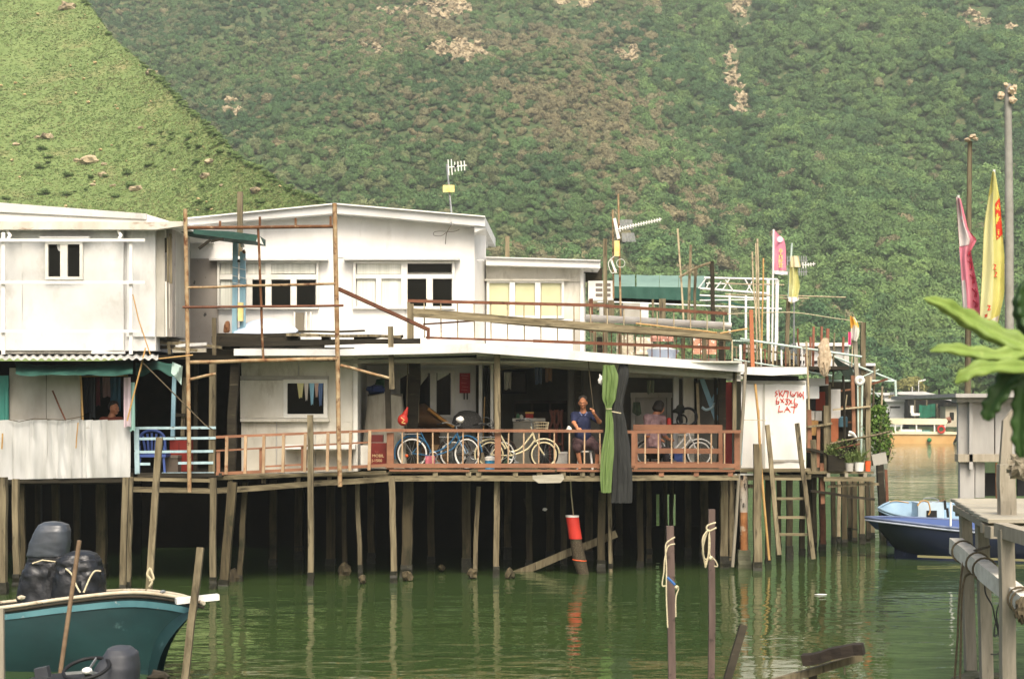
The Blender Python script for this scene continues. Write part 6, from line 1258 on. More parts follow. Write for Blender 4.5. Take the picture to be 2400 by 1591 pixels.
# potted plants
leaf1 = wm('plant_leaves', (108,138,62), (80,112,46), (138,160,84), sc_=9, sc3=14, t3=.55, rough=.7, rv=.08, trl=.3)
leaf2 = wm('plant_blades', (116,134,76), (88,108,56), (150,160,100), sc_=12, sc3=12, t3=.55, rough=.7, rv=.1, trl=.3)
def blades(c, n, h, r, w):
    m = MB()
    for _ in range(n):
        a = random.uniform(0, 2*PI); b = V(c)+V((r*random.random()*math.cos(a), r*.6*random.random()*math.sin(a), 0)); t = V((random.gauss(0,.35), random.gauss(0,.3), 1))*h*random.uniform(.5, 1); s = V((w,0,0)).lerp(V((0,w,0)), random.random()*.6)
        md = b+t*.55+V((0,0,.02)); m.add([b-s, b+s, md+s, b+t+V((t.x*.4,t.y*.4,-.05*h)), md-s], [(0,1,2,3,4)])
    return m
for i, (x, wpx, yt, mt, lb, shape) in enumerate(((1958,38,1066,wood_dk,'leafy grass plant in a wide dark planter box','b'),(1990,22,1084,pvc,'grassy plant in a grey pot next to the dark planter','p'),(2014,24,1082,white_p,'grassy plant in a white pot at the platform edge','p'),(2034,14,1080,orange_p,'small orange pot at the right end of the row','p'))):
    Yp = YR-.25; zf = W(0,1104,Yp).z; P_ = thing('potted_plant', lb, 'plant', (W(x,1104,Yp).x, Yp, zf), 'potted plants on the right platform')
    hw = m2(wpx/2, Yp); zt = W(0,yt,Yp).z; c = (W(x,0,Yp).x, Yp, zf)
    if shape == 'b': MB().box((c[0]-hw, Yp-.14, zf), (c[0]+hw, Yp+.14, zt)).o('planter', mt, P_)
    else: m = MB(); m.lathe([(hw*.8,0),(hw,zt-zf),(hw*1.08,zt-zf),(hw*.9,zt-zf-.02)], c, n=16); m.o('pot', mt, P_, smooth=True)
    if i < 3: blades((c[0], Yp, zt), 150 if i == 0 else 90, .34, hw, .008).o('leaves', leaf2, P_, recalc=False)
    else: blades((c[0], Yp, zt), 12, .12, hw*.6, .006).o('leaves', leaf2, P_, recalc=False)
def bush(lb, x, y0, y1, Y, wpx, n, lf, mat, pot=True):
    b = W(x, y1, Y); h = m2(y1-y0, Y); w = m2(wpx/2, Y); P_ = thing('leafy_bush', lb, 'bush', (b.x, Y, b.z-.25))
    m = MB()
    for _ in range(n):
        t = random.random(); a = random.uniform(0,2*PI); r = w*(.35+.75*math.sin(PI*min(.95,t*.9+.08)))*random.random()**.5
        c = b+V((r*math.cos(a)+.05*fr(t*5,a), r*math.sin(a)*.8, h*t)); leaf_card(m, c, rnd_dir()+V((0,-.4,.4)), lf*random.uniform(.5,1.3))
    m.o('foliage', mat, P_, recalc=False)
    m = MB()
    for k in range(9): e = b+V((random.uniform(-1,1)*w, random.uniform(-.6,.6)*w, h*random.uniform(.6,1))); m.tube([b, b.lerp(e,.5)+V((0,0,.05)), e], [.012,.009,.004], 5)
    m.o('stems', wood_dk, P_)
    if pot: MB().bar(b+V((-m2(32,Y)/2,0,-.12)), b+V((m2(34,Y)/2,0,-.06)), .26, .3).o('planter', grey_panel, P_)
    return P_
bush('tall bright green bush in a planter at the platform corner', 2058, 950, 1066, YR+.1, 66, 900, .05, leaf1)
bush('darker climbing shrub on the fence behind the bright bush', 2052, 925, 1010, YR+1.2, 60, 650, .055, wm('dark_plant_leaves',(74,98,50),(54,78,38),(110,120,66),sc_=8,sc3=10,t3=.6,rough=.8,rv=0,trl=.2), False)
bush('thin wispy weeds hanging over the water edge', 2080, 1010, 1085, YR+.2, 34, 160, .03, leaf2, False)
# ================================================================== BOATS
def hull(T, L, bw, zs, zb, keel, mats, par, rail=.05, stripe=None, flare=.28, bowrise=.12, n=22):
    # T places the boat: x from stern 0 to bow L; zs sheer height, zb bow extra, keel depth below waterline
    def half(s):  # half beam along length
        return bw/2*(1-max(0,(s-.45)/.55)**2.3)*(.86+.14*min(1, s/.25))
    def sheer(s): return zs+zb*max(0,(s-.2)/.8)**2
    def sec(s, v, side):
        hb = half(s); z0 = -keel+ (keel+zs*.35)*max(0,(s-.72)/.28)**2.2; zt = sheer(s)
        x = L*s+ (flare*L*.14)*max(0,(s-.5)/.5)**2*v
        pr = [0, .62, .86, .95, 1.0]; zz = [0, .16, .42, .72, 1.0]; k = v*4; i = min(3, int(k)); f = k-i
        return V((x, side*hb*(pr[i]+(pr[i+1]-pr[i])*f), z0+(zt-z0)*(zz[i]+(zz[i+1]-zz[i])*f)))
    m = MB(T); M_ = 8
    for sd in (1, -1): m.grid(n, M_, lambda u, v: sec(u, v, sd))
    vs = [sec(0, j/M_, 1) for j in range(M_+1)]+[sec(0, j/M_, -1) for j in range(M_, -1, -1)]; m.add(vs, [tuple(range(len(vs)))])
    h = m.o('hull', mats[0], par, smooth=True)
    edge = [sec(i/n, 1, 1) for i in range(n+1)]+[sec(i/n, 1, -1) for i in range(n, -1, -1)]
    m = MB(T); m.tube(edge, rail, 8, closed=True); m.o('rub_rail', mats[1], par, smooth=True)
    if stripe: 
        m = MB(T)
        for sd in (1, -1): m.grid(n, 1, lambda u, v: sec(u, .86+.12*v, sd)+V((0, sd*.012, 0)))
        m.o('stripe', stripe, par, smooth=True)
    m = MB(T)   # inside: side decks and floor
    for sd in (1, -1): m.grid(n, 1, lambda u, v: (lambda p: V((p.x, p.y*(1-.28*v), p.z-.02-.03*v)))(sec(u, 1, sd)))
    m.grid(n, 2, lambda u, v: (lambda a: V((L*u*.92, a*(2*v-1)*.72, sheer(u)-min(.42, zs*.6))))(half(u))); m.o('deck', mats[2], par)
    return sec
def place(px, py, Y, yaw, pitch=0): return Matrix.Translation(W(px, py, Y)*1) @ Matrix.Rotation(yaw, 4, 'Z') @ Matrix.Rotation(pitch, 4, 'Y')
# teal boat in the left foreground
teal = wm('teal_hull_paint', (32,62,62), (24,48,49), (80,108,106), sc_=1.2, st=(1,1,2), sc3=3, st3=(1,1,1.5), t3=.64, w3=.1, rough=.38, bump=.2, rv=0, spec=.45)
teal_lt = wm('turquoise_stripe', (88,132,136), (70,112,118), (160,168,162), sc_=3, sc3=6, t3=.62, rough=.5, rv=0)
cream_rail = wm('grubby_cream_rail', (206,196,172), (166,152,126), (110,94,72), sc_=4, sc3=6, t3=.58, rough=.6, rv=0)
TB = thing('motor_boat', 'teal fibreglass boat with cream gunwale in the left foreground', 'boat', (W(200,1500,22.4).x, 22.4, 0))
def pxhull(par, near, far, bot, mats, rail=.03, stripe=None, conc_=.5, under=.45, inner=.3):
    # near and far gunwale lines and the near bottom line, as (px, py, depth); lofted into one hull shell
    K = 40
    def ev(P_, t):
        Q = catmull([W(*p) for p in P_], 8); k = t*(len(Q)-1); i = min(len(Q)-2, int(k)); return Q[i].lerp(Q[i+1], k-i)
    N_ = [ev(near, i/K) for i in range(K+1)]; F_ = [ev(far, i/K) for i in range(K+1)]; B_ = [ev(bot, i/K) for i in range(K+1)]
    def side(u, v, A, Bt, sg):
        k = u*K; i = min(K-1, int(k)); f = k-i; a = A[i].lerp(A[i+1], f); b = Bt[i].lerp(Bt[i+1], f)
        p = a.lerp(b, v); w = conc_*max(0, u-.45)/.55; p = p+V((-w*.26*math.sin(PI*v), sg*(.06-.3*w)*math.sin(PI*v)*-1, 0)); return p
    m = MB(); m.grid(K, 8, lambda u, v: side(u, v, N_, B_, 1))
    BF = [V((b.x, f.y-(f.y-b.y)*.1, b.z)) for b, f in zip(B_, F_)]
    m.grid(K, 8, lambda u, v: side(u, v, F_, BF, -1))
    m.grid(K, 2, lambda u, v: (lambda i: (B_[i].lerp(BF[i], v)-V((0,0,under*math.sin(PI*v)+.25))))(min(K, round(u*K))))
    for L_ in (B_, BF): m.grid(K, 1, lambda u, v: L_[min(K, round(u*K))]-V((0,0,.25*v)))
    m.o('hull', mats[0], par, smooth=True)
    m = MB(); m.tube(N_, rail, 8); m.tube(F_, rail, 8); g_ = m.o('gunwale', mats[1], par, smooth=True)
    m = MB(); m.tube([p-V((0,.02,rail*2.0)) for p in N_], rail*.75, 8); m.o('rub_strip', mats[3] if len(mats) > 3 else mats[1], par, smooth=True)
    if stripe:
        m = MB(); m.grid(K, 2, lambda u, v: side(u, .10+.08*v, N_, B_, 1)+V((0,-.015,0))); m.o('stripe', stripe, par, smooth=True)
    m = MB(); m.grid(K, 3, lambda u, v: (lambda i: N_[i].lerp(F_[i], v)-V((0,0,min(inner, (F_[i]-N_[i]).length*.5)*math.sin(PI*v))))(min(K, round(u*K)))); m.o('deck', mats[2], par, smooth=True)
pxhull(TB, [(-260,1452,22.8),(0,1424,22.4),(150,1403,22.3),(300,1388,22.2),(400,1396,21.9),(478,1413,21.5)], [(-260,1436,24.4),(0,1412,24.2),(150,1394,24.0),(300,1383,23.4),(410,1392,22.3),(478,1413,21.55)], [(-260,1588,22.9),(0,1582,22.5),(150,1577,22.4),(270,1573,22.3),(340,1569,22.2),(384,1565,22.1)], (teal, cream_rail, wood_dk, wood_dk), .026, teal_lt, .45)
tag(MB().bar(W(412,1408,21.5), W(512,1398,21.7), .075, .12).o('white_plank', white_p), 'white plank sticking out over the teal bow', 'plank')
m = MB(); m.blob(W(382,1386,21.6), (.04,.03,.025), 1, .3, 2); m.o('cleat', steel, TB); m = MB(); m.blob(W(50,1400,21.8), (.06,.05,.035), 1, .3, 2); m.o('cleat', cream_rail, TB)
# covered outboard motors standing in the boat
def drape(sections, Y, amp, seed, mat, name, par=None):
    # loft of rounded-box sections (centre px, row, half width px, half depth m) with creased cloth relief
    n = 40; vs = []; fs = []; P_ = []
    for k in range(len(sections)-1):
        for j in range(7):
            t = j/7; P_.append([a+(b-a)*t for a, b in zip(sections[k], sections[k+1])])
    P_.append(list(sections[-1]))
    for i, (cx, cy, hw, hd) in enumerate(P_):
        c = W(cx, cy, Y); w = m2(hw, Y); f = i/len(P_)
        for j in range(n):
            t = 2*PI*j/n; ct, st = math.cos(t), math.sin(t); e = 1/(abs(ct)**3.2+abs(st)**3.2)**(1/3.2)
            q = 1+amp*f*(1-abs(noise.noise(V((j*.55+cy*.02, i*.3-j*.1, seed)))*2.6))+.4*amp*f*noise.noise(V((j*.9, i*.12, seed+5)))
            vs.append(c+V((w*ct*e*q, hd*st*e*q, 0)))
    m_ = len(P_)
    for i in range(m_-1):
        for j in range(n): fs.append((i*n+j, i*n+(j+1)%n, (i+1)*n+(j+1)%n, (i+1)*n+j))
    fs.append(tuple(range(n))[::-1])
    return MB().add(vs, fs).o(name, mat, par, smooth=True)
mo = drape([(132,1296,30,.2),(118,1302,46,.24),(112,1320,46,.25),(106,1350,50,.28),(104,1420,56,.3)], 23.3, .16, 3.3, black_pl, 'outboard_motor'); tag(mo, 'tall outboard motor wrapped in black sheet in the teal boat', 'motor')
drape([(124,1221,6,.04),(124,1223,20,.1),(126,1229,33,.17),(124,1242,39,.22),(118,1270,45,.24),(112,1300,46,.24),(110,1308,40,.2)], 23.28, .03, 1.1, wm('grey_cowl',(70,76,82),(54,58,62),(40,42,44),sc_=5,sc3=4,t3=.6,w3=.2,rough=.35,rv=0,spec=.5), 'cowl', mo)
m = MB(); m.tube([W(76,1320,23.0), W(100,1312,22.98), W(132,1316,23.0)], .01, 5); m.o('cord', rope_m, mo)
mo2 = drape([(192,1289,6,.05),(190,1291,20,.12),(188,1298,36,.22),(186,1312,46,.27),(188,1345,50,.3),(186,1420,56,.32)], 23.0, .16, 8.1, black_pl, 'outboard_motor'); tag(mo2, 'lower outboard motor under a roped black sheet in the teal boat', 'motor')
m = MB(); m.tube(catmull([W(154,1332,22.65), W(168,1345,22.6), W(178,1370,22.55), W(188,1388,22.5)]), .012, 6); m.tube(catmull([W(196,1388,22.5), W(210,1355,22.6), W(222,1338,22.65), W(236,1338,22.7)]), .012, 6); m.o('rope', rope_m, mo2)
tag(B(None, 'mooring_post', wood, 470, 1283, 428, 1640, 21.4, 16, Y1=21.0, seg=4, jit=.01), 'grey mooring post leaning behind the teal bow', 'post')
tag(B(None, 'iron_pole', wm('brown_iron',(140,118,92),(112,92,70),(90,70,52),sc_=8,sc3=9,t3=.6,rough=.7,rv=0), 186, 1266, 132, 1640, 17.5, 11, rnd=True), 'thin leaning metal pole in front of the teal boat', 'pole')
m = B(None, 'timber_pole', wood, 374, 1025, 346, 1420, 28, 15, d=10, seg=5, jit=.012); tag(m, 'leaning timber pole with a rope knot behind the teal boat', 'pole')
q = MB(); q.tube(catmull([W(352,1330,27.85), W(345,1345,27.85), W(356,1362,27.85), W(350,1374,27.85)]), .02, 6); q.tube(catmull([W(352,1330,27.85), W(360,1355,27.85), W(350,1360,27.85)]), .018, 6); q.o('rope_knot', rope_m, m)
tag(B(None, 'quay_post', wood_lt, 3, 1425, 5, 1660, 15.5, 12), 'pale grey post at the bottom left picture edge', 'post')
# boat with steering wheel in the bottom left corner
Y2 = 14.6
CB = thing('motor_boat', 'dark open boat with console and steering wheel at the bottom left', 'boat', (W(220,1591,Y2).x, Y2, 0))
Tm2 = Matrix.Translation((W(420,1700,Y2).x, Y2+.35, 0)) @ Matrix.Rotation(math.radians(-6), 4, 'Z') @ Matrix.Translation((-4.6, 0, .0))
hull(Tm2, 4.6, 1.5, .55, .12, .3, (wm('dark_hull',(40,48,54),(30,36,40),None,sc_=2,rough=.5,rv=0), grey_panel, wood_dk), CB, .04)
gcow = wm('grey_console', (66,68,72), (52,54,58), None, sc_=6, rough=.5, rv=0, bump=.2)
c0 = W(285,1545,Y2)
drape([(276,1514,10,.1),(280,1517,24,.16),(284,1530,36,.2),(276,1560,48,.24),(262,1610,58,.26),(258,1700,60,.28)], Y2, .02, 2.2, gcow, 'console', CB)
drape([(170,1588,90,.3),(170,1594,110,.4),(170,1700,120,.4)], Y2+.4, .03, 4.2, blk, 'seat', CB)  # black mass added to paint the dark hollow behind the wheel
wc = W(203,1566,Y2-.3); axw = V((-.12,-.35,1)).normalized()
m = MB(); m.ring(wc, axw, .19, .016, 34, 8); sw = m.o('steering_wheel', blk, CB, smooth=True)
m = MB(); u_ = axw.orthogonal().normalized(); w_ = axw.cross(u_)
for k in range(3): a = .5+k*2*PI/3; m.bar(wc+axw*-.03, wc+(u_*math.cos(a)+w_*math.sin(a))*.18, .022, .01)
m.o('spokes', steel, sw); m = MB(); m.blob(wc+axw*-.02, (.045,.045,.03), 2, 0, 1); m.o('hub', white_p, sw, smooth=True)
m = MB(); m.tube([wc-axw*.03, wc-axw*.5], .03, 8); m.o('column', blk, CB); MB().bar(W(85,1578,Y2), W(115,1572,Y2), .09, .1).o('throttle_box', gcow, CB)
tag(MB().blob(W(372,1585,14.8), (.09,.06,.05), 2, .6, 3, 2).o('rusty_fitting', wood_dk), 'rusty iron fitting at the bottom edge near the teal bow', 'fitting')
# blue boats at the right
navyh = wm('navy_hull', (28,36,58), (22,29,48), (64,74,98), sc_=1.5, sc3=3, t3=.66, w3=.1, rough=.35, rv=0, spec=.5)
b5 = thing('motor_boat', 'navy blue open boat with pointed bow moored at the right', 'boat', (W(2240,1300,39).x, 39.3, 0)); gm_ = wm('blue_grey_rail',(104,116,144),(84,96,122),None,sc_=4,rough=.5,rv=0)
pxhull(b5, [(2640,1266,38.3),(2400,1250,38.6),(2240,1237,38.9),(2120,1223,39.2),(2060,1216,39.5),(2028,1212,39.8)], [(2640,1240,40.2),(2400,1228,40.5),(2240,1218,40.7),(2120,1212,40.6),(2060,1211,40.2),(2028,1212,39.85)], [(2640,1316,38.4),(2400,1313,38.8),(2240,1308,39.1),(2170,1302,39.4),(2128,1295,39.7),(2096,1285,39.9)], (navyh, gm_, wm('blue_deck',(70,88,132),None,None,rv=0), wm('pale_rub',(150,158,170),None,None,rv=0)), .03, None, -.2)
B(b5, 'boot_top', wm('olive_boot_top',(120,116,80),None,None,rv=0), 2150, 1303, 2500, 1316, 39.0, 5, Y1=38.5)
B(b5, 'white_pole', white_p, 2229, 1168, 2228, 1232, 38.8, 5, rnd=True)
pb_h = wm('pale_blue_hull', (142,168,184), (122,148,166), None, sc_=2, rough=.5, rv=0)
b6 = thing('motor_boat', 'light blue boat with white console behind the navy boat', 'boat', (W(2160,1230,43.5).x, 43.5, 0))
pxhull(b6, [(2420,1226,42.6),(2240,1222,42.8),(2150,1214,43.0),(2090,1203,43.3),(2058,1190,43.7)], [(2420,1186,44.4),(2240,1180,44.4),(2150,1177,44.3),(2090,1176,44.1),(2058,1190,43.75)], [(2420,1280,42.7),(2240,1276,42.9),(2150,1270,43.1),(2100,1262,43.4),(2080,1250,43.6)], (wm('black_blue_hull',(36,44,60),None,None,rv=0), pb_h, pb_h, pb_h), .03, None, -.2)
R(b6, 'console', wm('pale_console',(190,208,218),(170,190,204),None,sc_=2,rough=.5,rv=0), 2152, 1178, 2212, 1224, 43.0, .7); R(b6, 'console_window', blk, 2172, 1196, 2196, 1212, 42.97, .04)
m = MB(); m.ring(W(2182,1172,43.3), (.0,-.3,1), .19, .014, 24, 6); m.tube([W(2182,1172,43.3), W(2182,1185,43.3)], .02, 6); m.o('steering_wheel', steel, b6, smooth=True)
m = MB(); m.tube(catmull([W(2150,1185,42.7), W(2160,1174,42.7), W(2175,1176,42.7), W(2180,1196,42.7), W(2176,1206,42.7)]), .02, 6); m.tube(catmull([W(2085,1176,42.9), W(2100,1173,42.9), W(2130,1178,42.9)]), .015, 5); m.o('orange_rope', bamboo, b6)
for (x, y) in ((2214,1172),(2220,1190)): B(b6, 'lever', blk, x, y, x+2, y+22, 43, 5)
# yellow ferry and far houses
YY = 189
FB_ = thing('ferry_boat', 'yellow passenger boat with cream canopy by the far shore', 'boat', (W(2165,1039,YY).x, YY, 0))
yl = wm('yellow_hull', (208,168,110), (190,148,90), (170,140,90), sc_=.6, sc3=.9, t3=.64, rough=.5, rv=0); crm = wm('cream_canopy', (232,222,190), (214,202,168), None, sc_=.5, rough=.6, rv=0)
PL(FB_, 'hull', yl, [(2078,1017),(2240,1017),(2240,1024),(2232,1040),(2096,1042),(2086,1034)], YY, 2.2); PL(FB_, 'gunwale', crm, [(2082,1010),(2244,1012),(2244,1018),(2078,1017)], YY-.15, 2.5)
PL(FB_, 'canopy', crm, [(2076,984),(2090,980),(2218,981),(2222,987),(2216,995),(2096,994)], YY-.1, 2.4)
for x in (2098, 2112, 2148, 2190, 2214): B(FB_, 'canopy_post', white_p, x, 993, x, 1011, YY+.05, 3); B(FB_, 'canopy_post', white_p, x, 993, x, 1011, YY+2.1, 3)
R(FB_, 'seat_row', white_p, 2108, 1006, 2160, 1012, YY+.2, .4); R(FB_, 'cabin_end', dark, 2118, 994, 2130, 1011, YY+1.2, .3); R(FB_, 'seat_row', flat('teal_seat',(80,140,140)), 2160, 1008, 2180, 1013, YY+.3, .4)
m = MB(); m.ring(W(2206,1006,YY-.25), (0,1,0), .36, .11, 20, 6); m.o('lifebuoy', red_p, FB_, smooth=True); m = MB(); m.blob(W(2178,1031,YY-.3), .26, 2, 0, 1); m.o('green_fender', flat('green_fender',(30,120,70)), FB_, smooth=True)
m = MB(); m.blob(W(2222,985,YY+.6), (.4,.4,.35), 2, .4, 2, 3); m.o('canopy_roll', flat('brown_roll',(120,76,56)), FB_); m = MB(); m.blob(W(2236,1024,YY+.5), (.35,.5,.6), 2, .4, 2, 6); m.o('stern_engine', wood_dk, FB_)
def farhouse(lb, x0, y0, x1, y1, Y, wall_m, roof_m, rf_pts=None, wins=()):
    T = thing('shore_house', lb, 'house', (W((x0+x1)/2, y1, Y).x, Y, .8), 'houses on the far shore'); R(T, 'wall', wall_m, x0, y0, x1, y1, Y, 4)
    PL(T, 'roof', roof_m, rf_pts or [(x0-4,y0-6),(x1+4,y0-6),(x1+4,y0),(x0-4,y0)], Y-.5, 5)
    for a in wins: R(T, 'window', dark, *a, Y-.06, .1)
    return T
wfar = wm('far_white_wall', (206,206,202), (184,184,180), (150,150,140), sc_=.5, sc3=.8, t3=.58, rough=.8, rv=.04)
farhouse('pale grey boxy house on the far shore behind the bush', 2042, 940, 2126, 1000, 214, wfar, wfar, [(2036,932),(2126,936),(2126,942),(2036,940)], ((2062,958,2074,972),(2086,952,2110,956)))
farhouse('small white hut on the far shore left of the grey house', 2046, 926, 2082, 942, 216, wfar, wfar)
sh1 = farhouse('dark open shelter with green net under a long grey roof', 2128, 934, 2245, 1000, 212, dark, wfar, [(2104,918),(2165,917),(2246,936),(2246,942),(2160,926),(2104,924)])
m = MB(); m.grid(6, 5, lambda u, v: W(2154+38*u, 948+30*v+2*math.sin(u*5), 211.6+.1*math.sin(u*12))); m.o('green_net', wm('green_netting',(32,112,86),(24,90,66),None,sc_=2,rough=.9,rv=0), sh1)
for (x, y0, y1) in ((2144,930,985),(2196,946,1000),(2220,945,1000),(2172,930,950)): B(sh1, 'post', wood, x, y0, x, y1, 211.5, 2.4)
R(sh1, 'clutter', wood, 2198, 955, 2242, 998, 211.8, 1); R(sh1, 'clutter', white_p, 2134, 950, 2142, 968, 211.6, .5); R(sh1, 'clutter', white_p, 2136, 968, 2156, 974, 211.4, .5)
tag(R(None, 'red_awning', red_p, 2102, 930, 2116, 935, 210, 1.5), 'tiny red awning on the far shore', 'awning'); 
for i, (x, y0, lb) in enumerate(((2153,892,'slim street lamp on the far shore'),(2138,906,'short white post on the far shore roof'))):
    T = thing('lamp_post', lb, 'lamp post', W(x, 925, 222)); B(T, 'pole', white_p, x, y0, x, 925, 222, 1.6); 
    if i == 0: B(T, 'lamp_head', white_p, x, y0+1, x+16, y0-2, 222, 3)
# trees along the far shore, one by one
leafF = [wm('shore_leaves_%d'%i, c, tuple(int(v*.75) for v in c), tuple(min(255,int(v*1.2)) for v in c), sc_=.9, sc3=1.5, t3=.58, rough=.85, rv=0, trl=.15) for i, c in enumerate(((112,136,76),(84,118,66),(146,144,84)))]
def tree(lb, x, ytop, ybase, Y, wpx, mi):
    b = W(x, ybase, Y); h = m2(ybase-ytop, Y); w = m2(wpx/2, Y); T = thing('shore_tree', lb, 'tree', (b.x, Y, max(.6, b.z)), 'trees on the far shore')
    lob = [((b.x+random.uniform(-.55,.55)*w, Y+random.uniform(-.5,.5)*w, b.z+h*random.uniform(.35,.85)), (w*random.uniform(.4,.62), w*random.uniform(.4,.6), h*random.uniform(.18,.3))) for _ in range(7)]
    crown_mesh(lob, 900, .28).o('crown', leafF[mi], T, recalc=False); m = MB(); m.tube([b, b+V((.1,0,h*.4)), b+V((0,.1,h*.75))], [.18,.13,.06], 7)
    for l, r in lob[:4]: m.tube([b+V((.05,0,h*.35)), V(l)], [.08,.04], 5)
    m.o('trunk', wood_dk, T)
for a in (('yellowish bushy tree behind the far shelter',2130,878,935,226,90,2),('green round tree right of the yellowish one',2200,868,935,228,90,1),('dense green tree behind the right grey hut',2280,850,935,228,110,0),('green tree half hidden by the cactus tip',2345,860,940,228,110,1),('leafy tree left of the far shelter roof',2075,860,930,230,100,1),('low tree behind the canopy frame',2020,850,935,230,100,0)): tree(*a)

# extra thin poles, cross pieces and growth at the right end of the houses
for (x0,y0,x1,y1,t,mt,lb,Y) in ((1956,780,1952,905,4,wood,'thin grey stake left of the small white flag',39.3),(1890,800,1896,960,5,bam_grey,'pale stake at the white shed corner',38.6),(2050,860,2046,960,5,wood,'short grey stake right of the white buoy',39.6),(1976,880,1982,1100,6,wood_dk,'dark upright pole in the middle of the right platform',39.3),(1870,770,1874,862,4,rust_red,'rusty rod standing behind the terrace fence',39.1),(2068,905,2060,1090,5,bam_grey,'pale cane rising through the bright bush',39.7)):
    tag(B(None, 'upright_stake', mt, x0, y0, x1, y1, Y, t, rnd=True, seg=4, jit=.012), lb, 'pole', 'stakes at the right end of the houses')
for (x0,y0,x1,y1,t,mt) in ((1892,1000,1950,992,5,wood),(1890,1052,1945,1062,6,wood_dk),(1940,1140,2060,1134,6,wood),(1900,1150,2050,1170,6,wood_dk),(1952,960,2040,952,4,bam_grey)): B(CR, 'cross_piece', mt, x0, y0, x1, y1, YR-.2, t, seg=3, jit=.012)
bush('straggly climber on the right platform fence', 1975, 1030, 1072, YR-.35, 80, 260, .035, leaf2, False)
farhouse('low cream hut on the far shore beside the shelter', 2216, 952, 2262, 1000, 209, wm('far_cream_wall',(196,186,162),(170,160,138),None,sc_=.7,rough=.9,rv=0), dark, None, ((2226,966,2236,984),))
# ================================================================== RIGHT FOREGROUND JETTY
YJ = 23.2
GJ = thing('jetty_hut', 'grey timber hut and jetty on square posts at the right edge', 'hut', (W(2330,1300,YJ).x, YJ, 0))
def bd(name, mt, x0, y0, x1, y1, Y, dep): return R(GJ, name, mt, x0, y0, x1, y1, Y, dep)
gwall = wm('grey_painted_board', (164,162,156), (146,144,138), (120,114,104), sc_=5, st=(1.4,1.4,.3), sc3=4, t3=.62, w3=.2, rough=.75, bump=.3, rv=.07)
for (x0, x1) in ((2246,2272),(2279,2330),(2333,2380),(2383,2440),(2443,2520)): bd('wall_board', gwall, x0, 940, x1, 1066, YJ+.6, .08)
bd('corner_post', gwall, 2272, 930, 2280, 1100, YJ+.5, .12); bd('cornice', gwall, 2243, 930, 2520, 942, YJ+.45, .3); bd('band', wood_lt, 2246, 1064, 2520, 1082, YJ+.5, .2)
bd('wall_board', gwall, 2250, 1083, 2284, 1168, YJ+.6, .1); bd('wall_board', gwall, 2286, 1083, 2308, 1166, YJ+.62, .1); bd('dark_opening', blk, 2309, 1108, 2345, 1162, YJ+.9, .05); bd('dark_opening', blk, 2385, 1100, 2520, 1162, YJ+.8, .05)
B(GJ, 'rust_pipe', rust, 2335, 1084, 2336, 1180, YJ+.3, 5, rnd=True); bd('roof', gwall, 2240, 922, 2540, 931, YJ+.3, 4)
PL(GJ, 'sloping_board', wood_lt, [(2352,985),(2374,958),(2372,1100),(2350,1118),(2344,1100)], 20.6, .08)
# deck of pale boards
def dk_z(): return 2.2
for i in range(7):
    ya = 19.0+.66*i; yb2 = ya+.6; xa = 5.3+(6.05-5.3)*(i/6.5); 
    MB().prism([V((xa, ya, 2.17)), V((9.5, ya, 2.17)), V((9.5, yb2, 2.17)), V((xa+.06, yb2, 2.17))], (0,0,.05)).o('deck_board', deck_lt, GJ, bevel=.006)
for (x0,y0,x1,y1,Y,Yb,t) in ((2300,1237,2480,1237,19.3,19.3,22),(2240,1203,2330,1203,23.0,23.0,12),(2345,1240,2420,1262,18.6,17.6,32)): B(GJ, 'deck_beam', wood_lt, x0, y0, x1, y1, Y, t, Y1=Yb)
B(GJ, 'deck_beam', wood_lt, 2240, 1190, 2310, 1228, 23.2, 14, Y1=19.4)
bm_ = R(GJ, 'bolted_block', wood_lt, 2322, 1234, 2420, 1262, 18.9, .25); m = MB(); m.lathe([(.03,0),(.03,.03)], W(2357,1247,18.9), (0,-1,0), 10); m.o('bolt_hole', blk, bm_)
for (x, y0, yb3, Y, t, dx, d) in ((2262,1196,1600,22.6,25,14,22),(2301,1228,1620,20.9,27,12,24),(2357,1240,1700,18.4,32,8,28),(2358,1088,1215,19.8,37,2,30),(2460,1200,1660,21,30,0,30)): B(GJ, 'post', wood_lt, x, y0, x+dx, yb3, Y, t, d=d, seg=3, jit=.008)
RB_ = B(GJ, 'hand_beam', wm('whitewashed_beam',(222,218,204),(196,190,174),(150,140,122),sc_=6,sc3=5,t3=.62,w3=.15,rough=.85,rv=0), 2240, 1278, 2470, 1470, 22.2, 36, Y1=16.6, d=30, seg=5, jit=.012)
m = MB()
for (t, r) in ((.10,.14),(.28,.14),(.36,.14),(.72,.13),(.75,.13)):
    c = W(2240,1278,22.2).lerp(W(2470,1470,16.6), t); m.ring(c, W(2470,1470,16.6)-W(2240,1278,22.2), r, .014, 18, 5)
m.o('rope_lashing', rope_dk, RB_)
m = MB(); m.tube(catmull([W(2320,1280,20), W(2285,1290,21), W(2264,1305,21.2), W(2254,1340,21.2), W(2247,1420,21.2), W(2244,1500,21.2), W(2236,1600,21.2)]), .016, 6); m.tube(catmull([W(2280,1342,21), W(2262,1352,21.1), W(2254,1400,21.1), W(2252,1500,21.1), W(2250,1600,21.1)]), .016, 6); tag(m.o('hanging_rope', rope_dk, None, smooth=True), 'dark mooring ropes hanging from the jetty beam', 'rope')
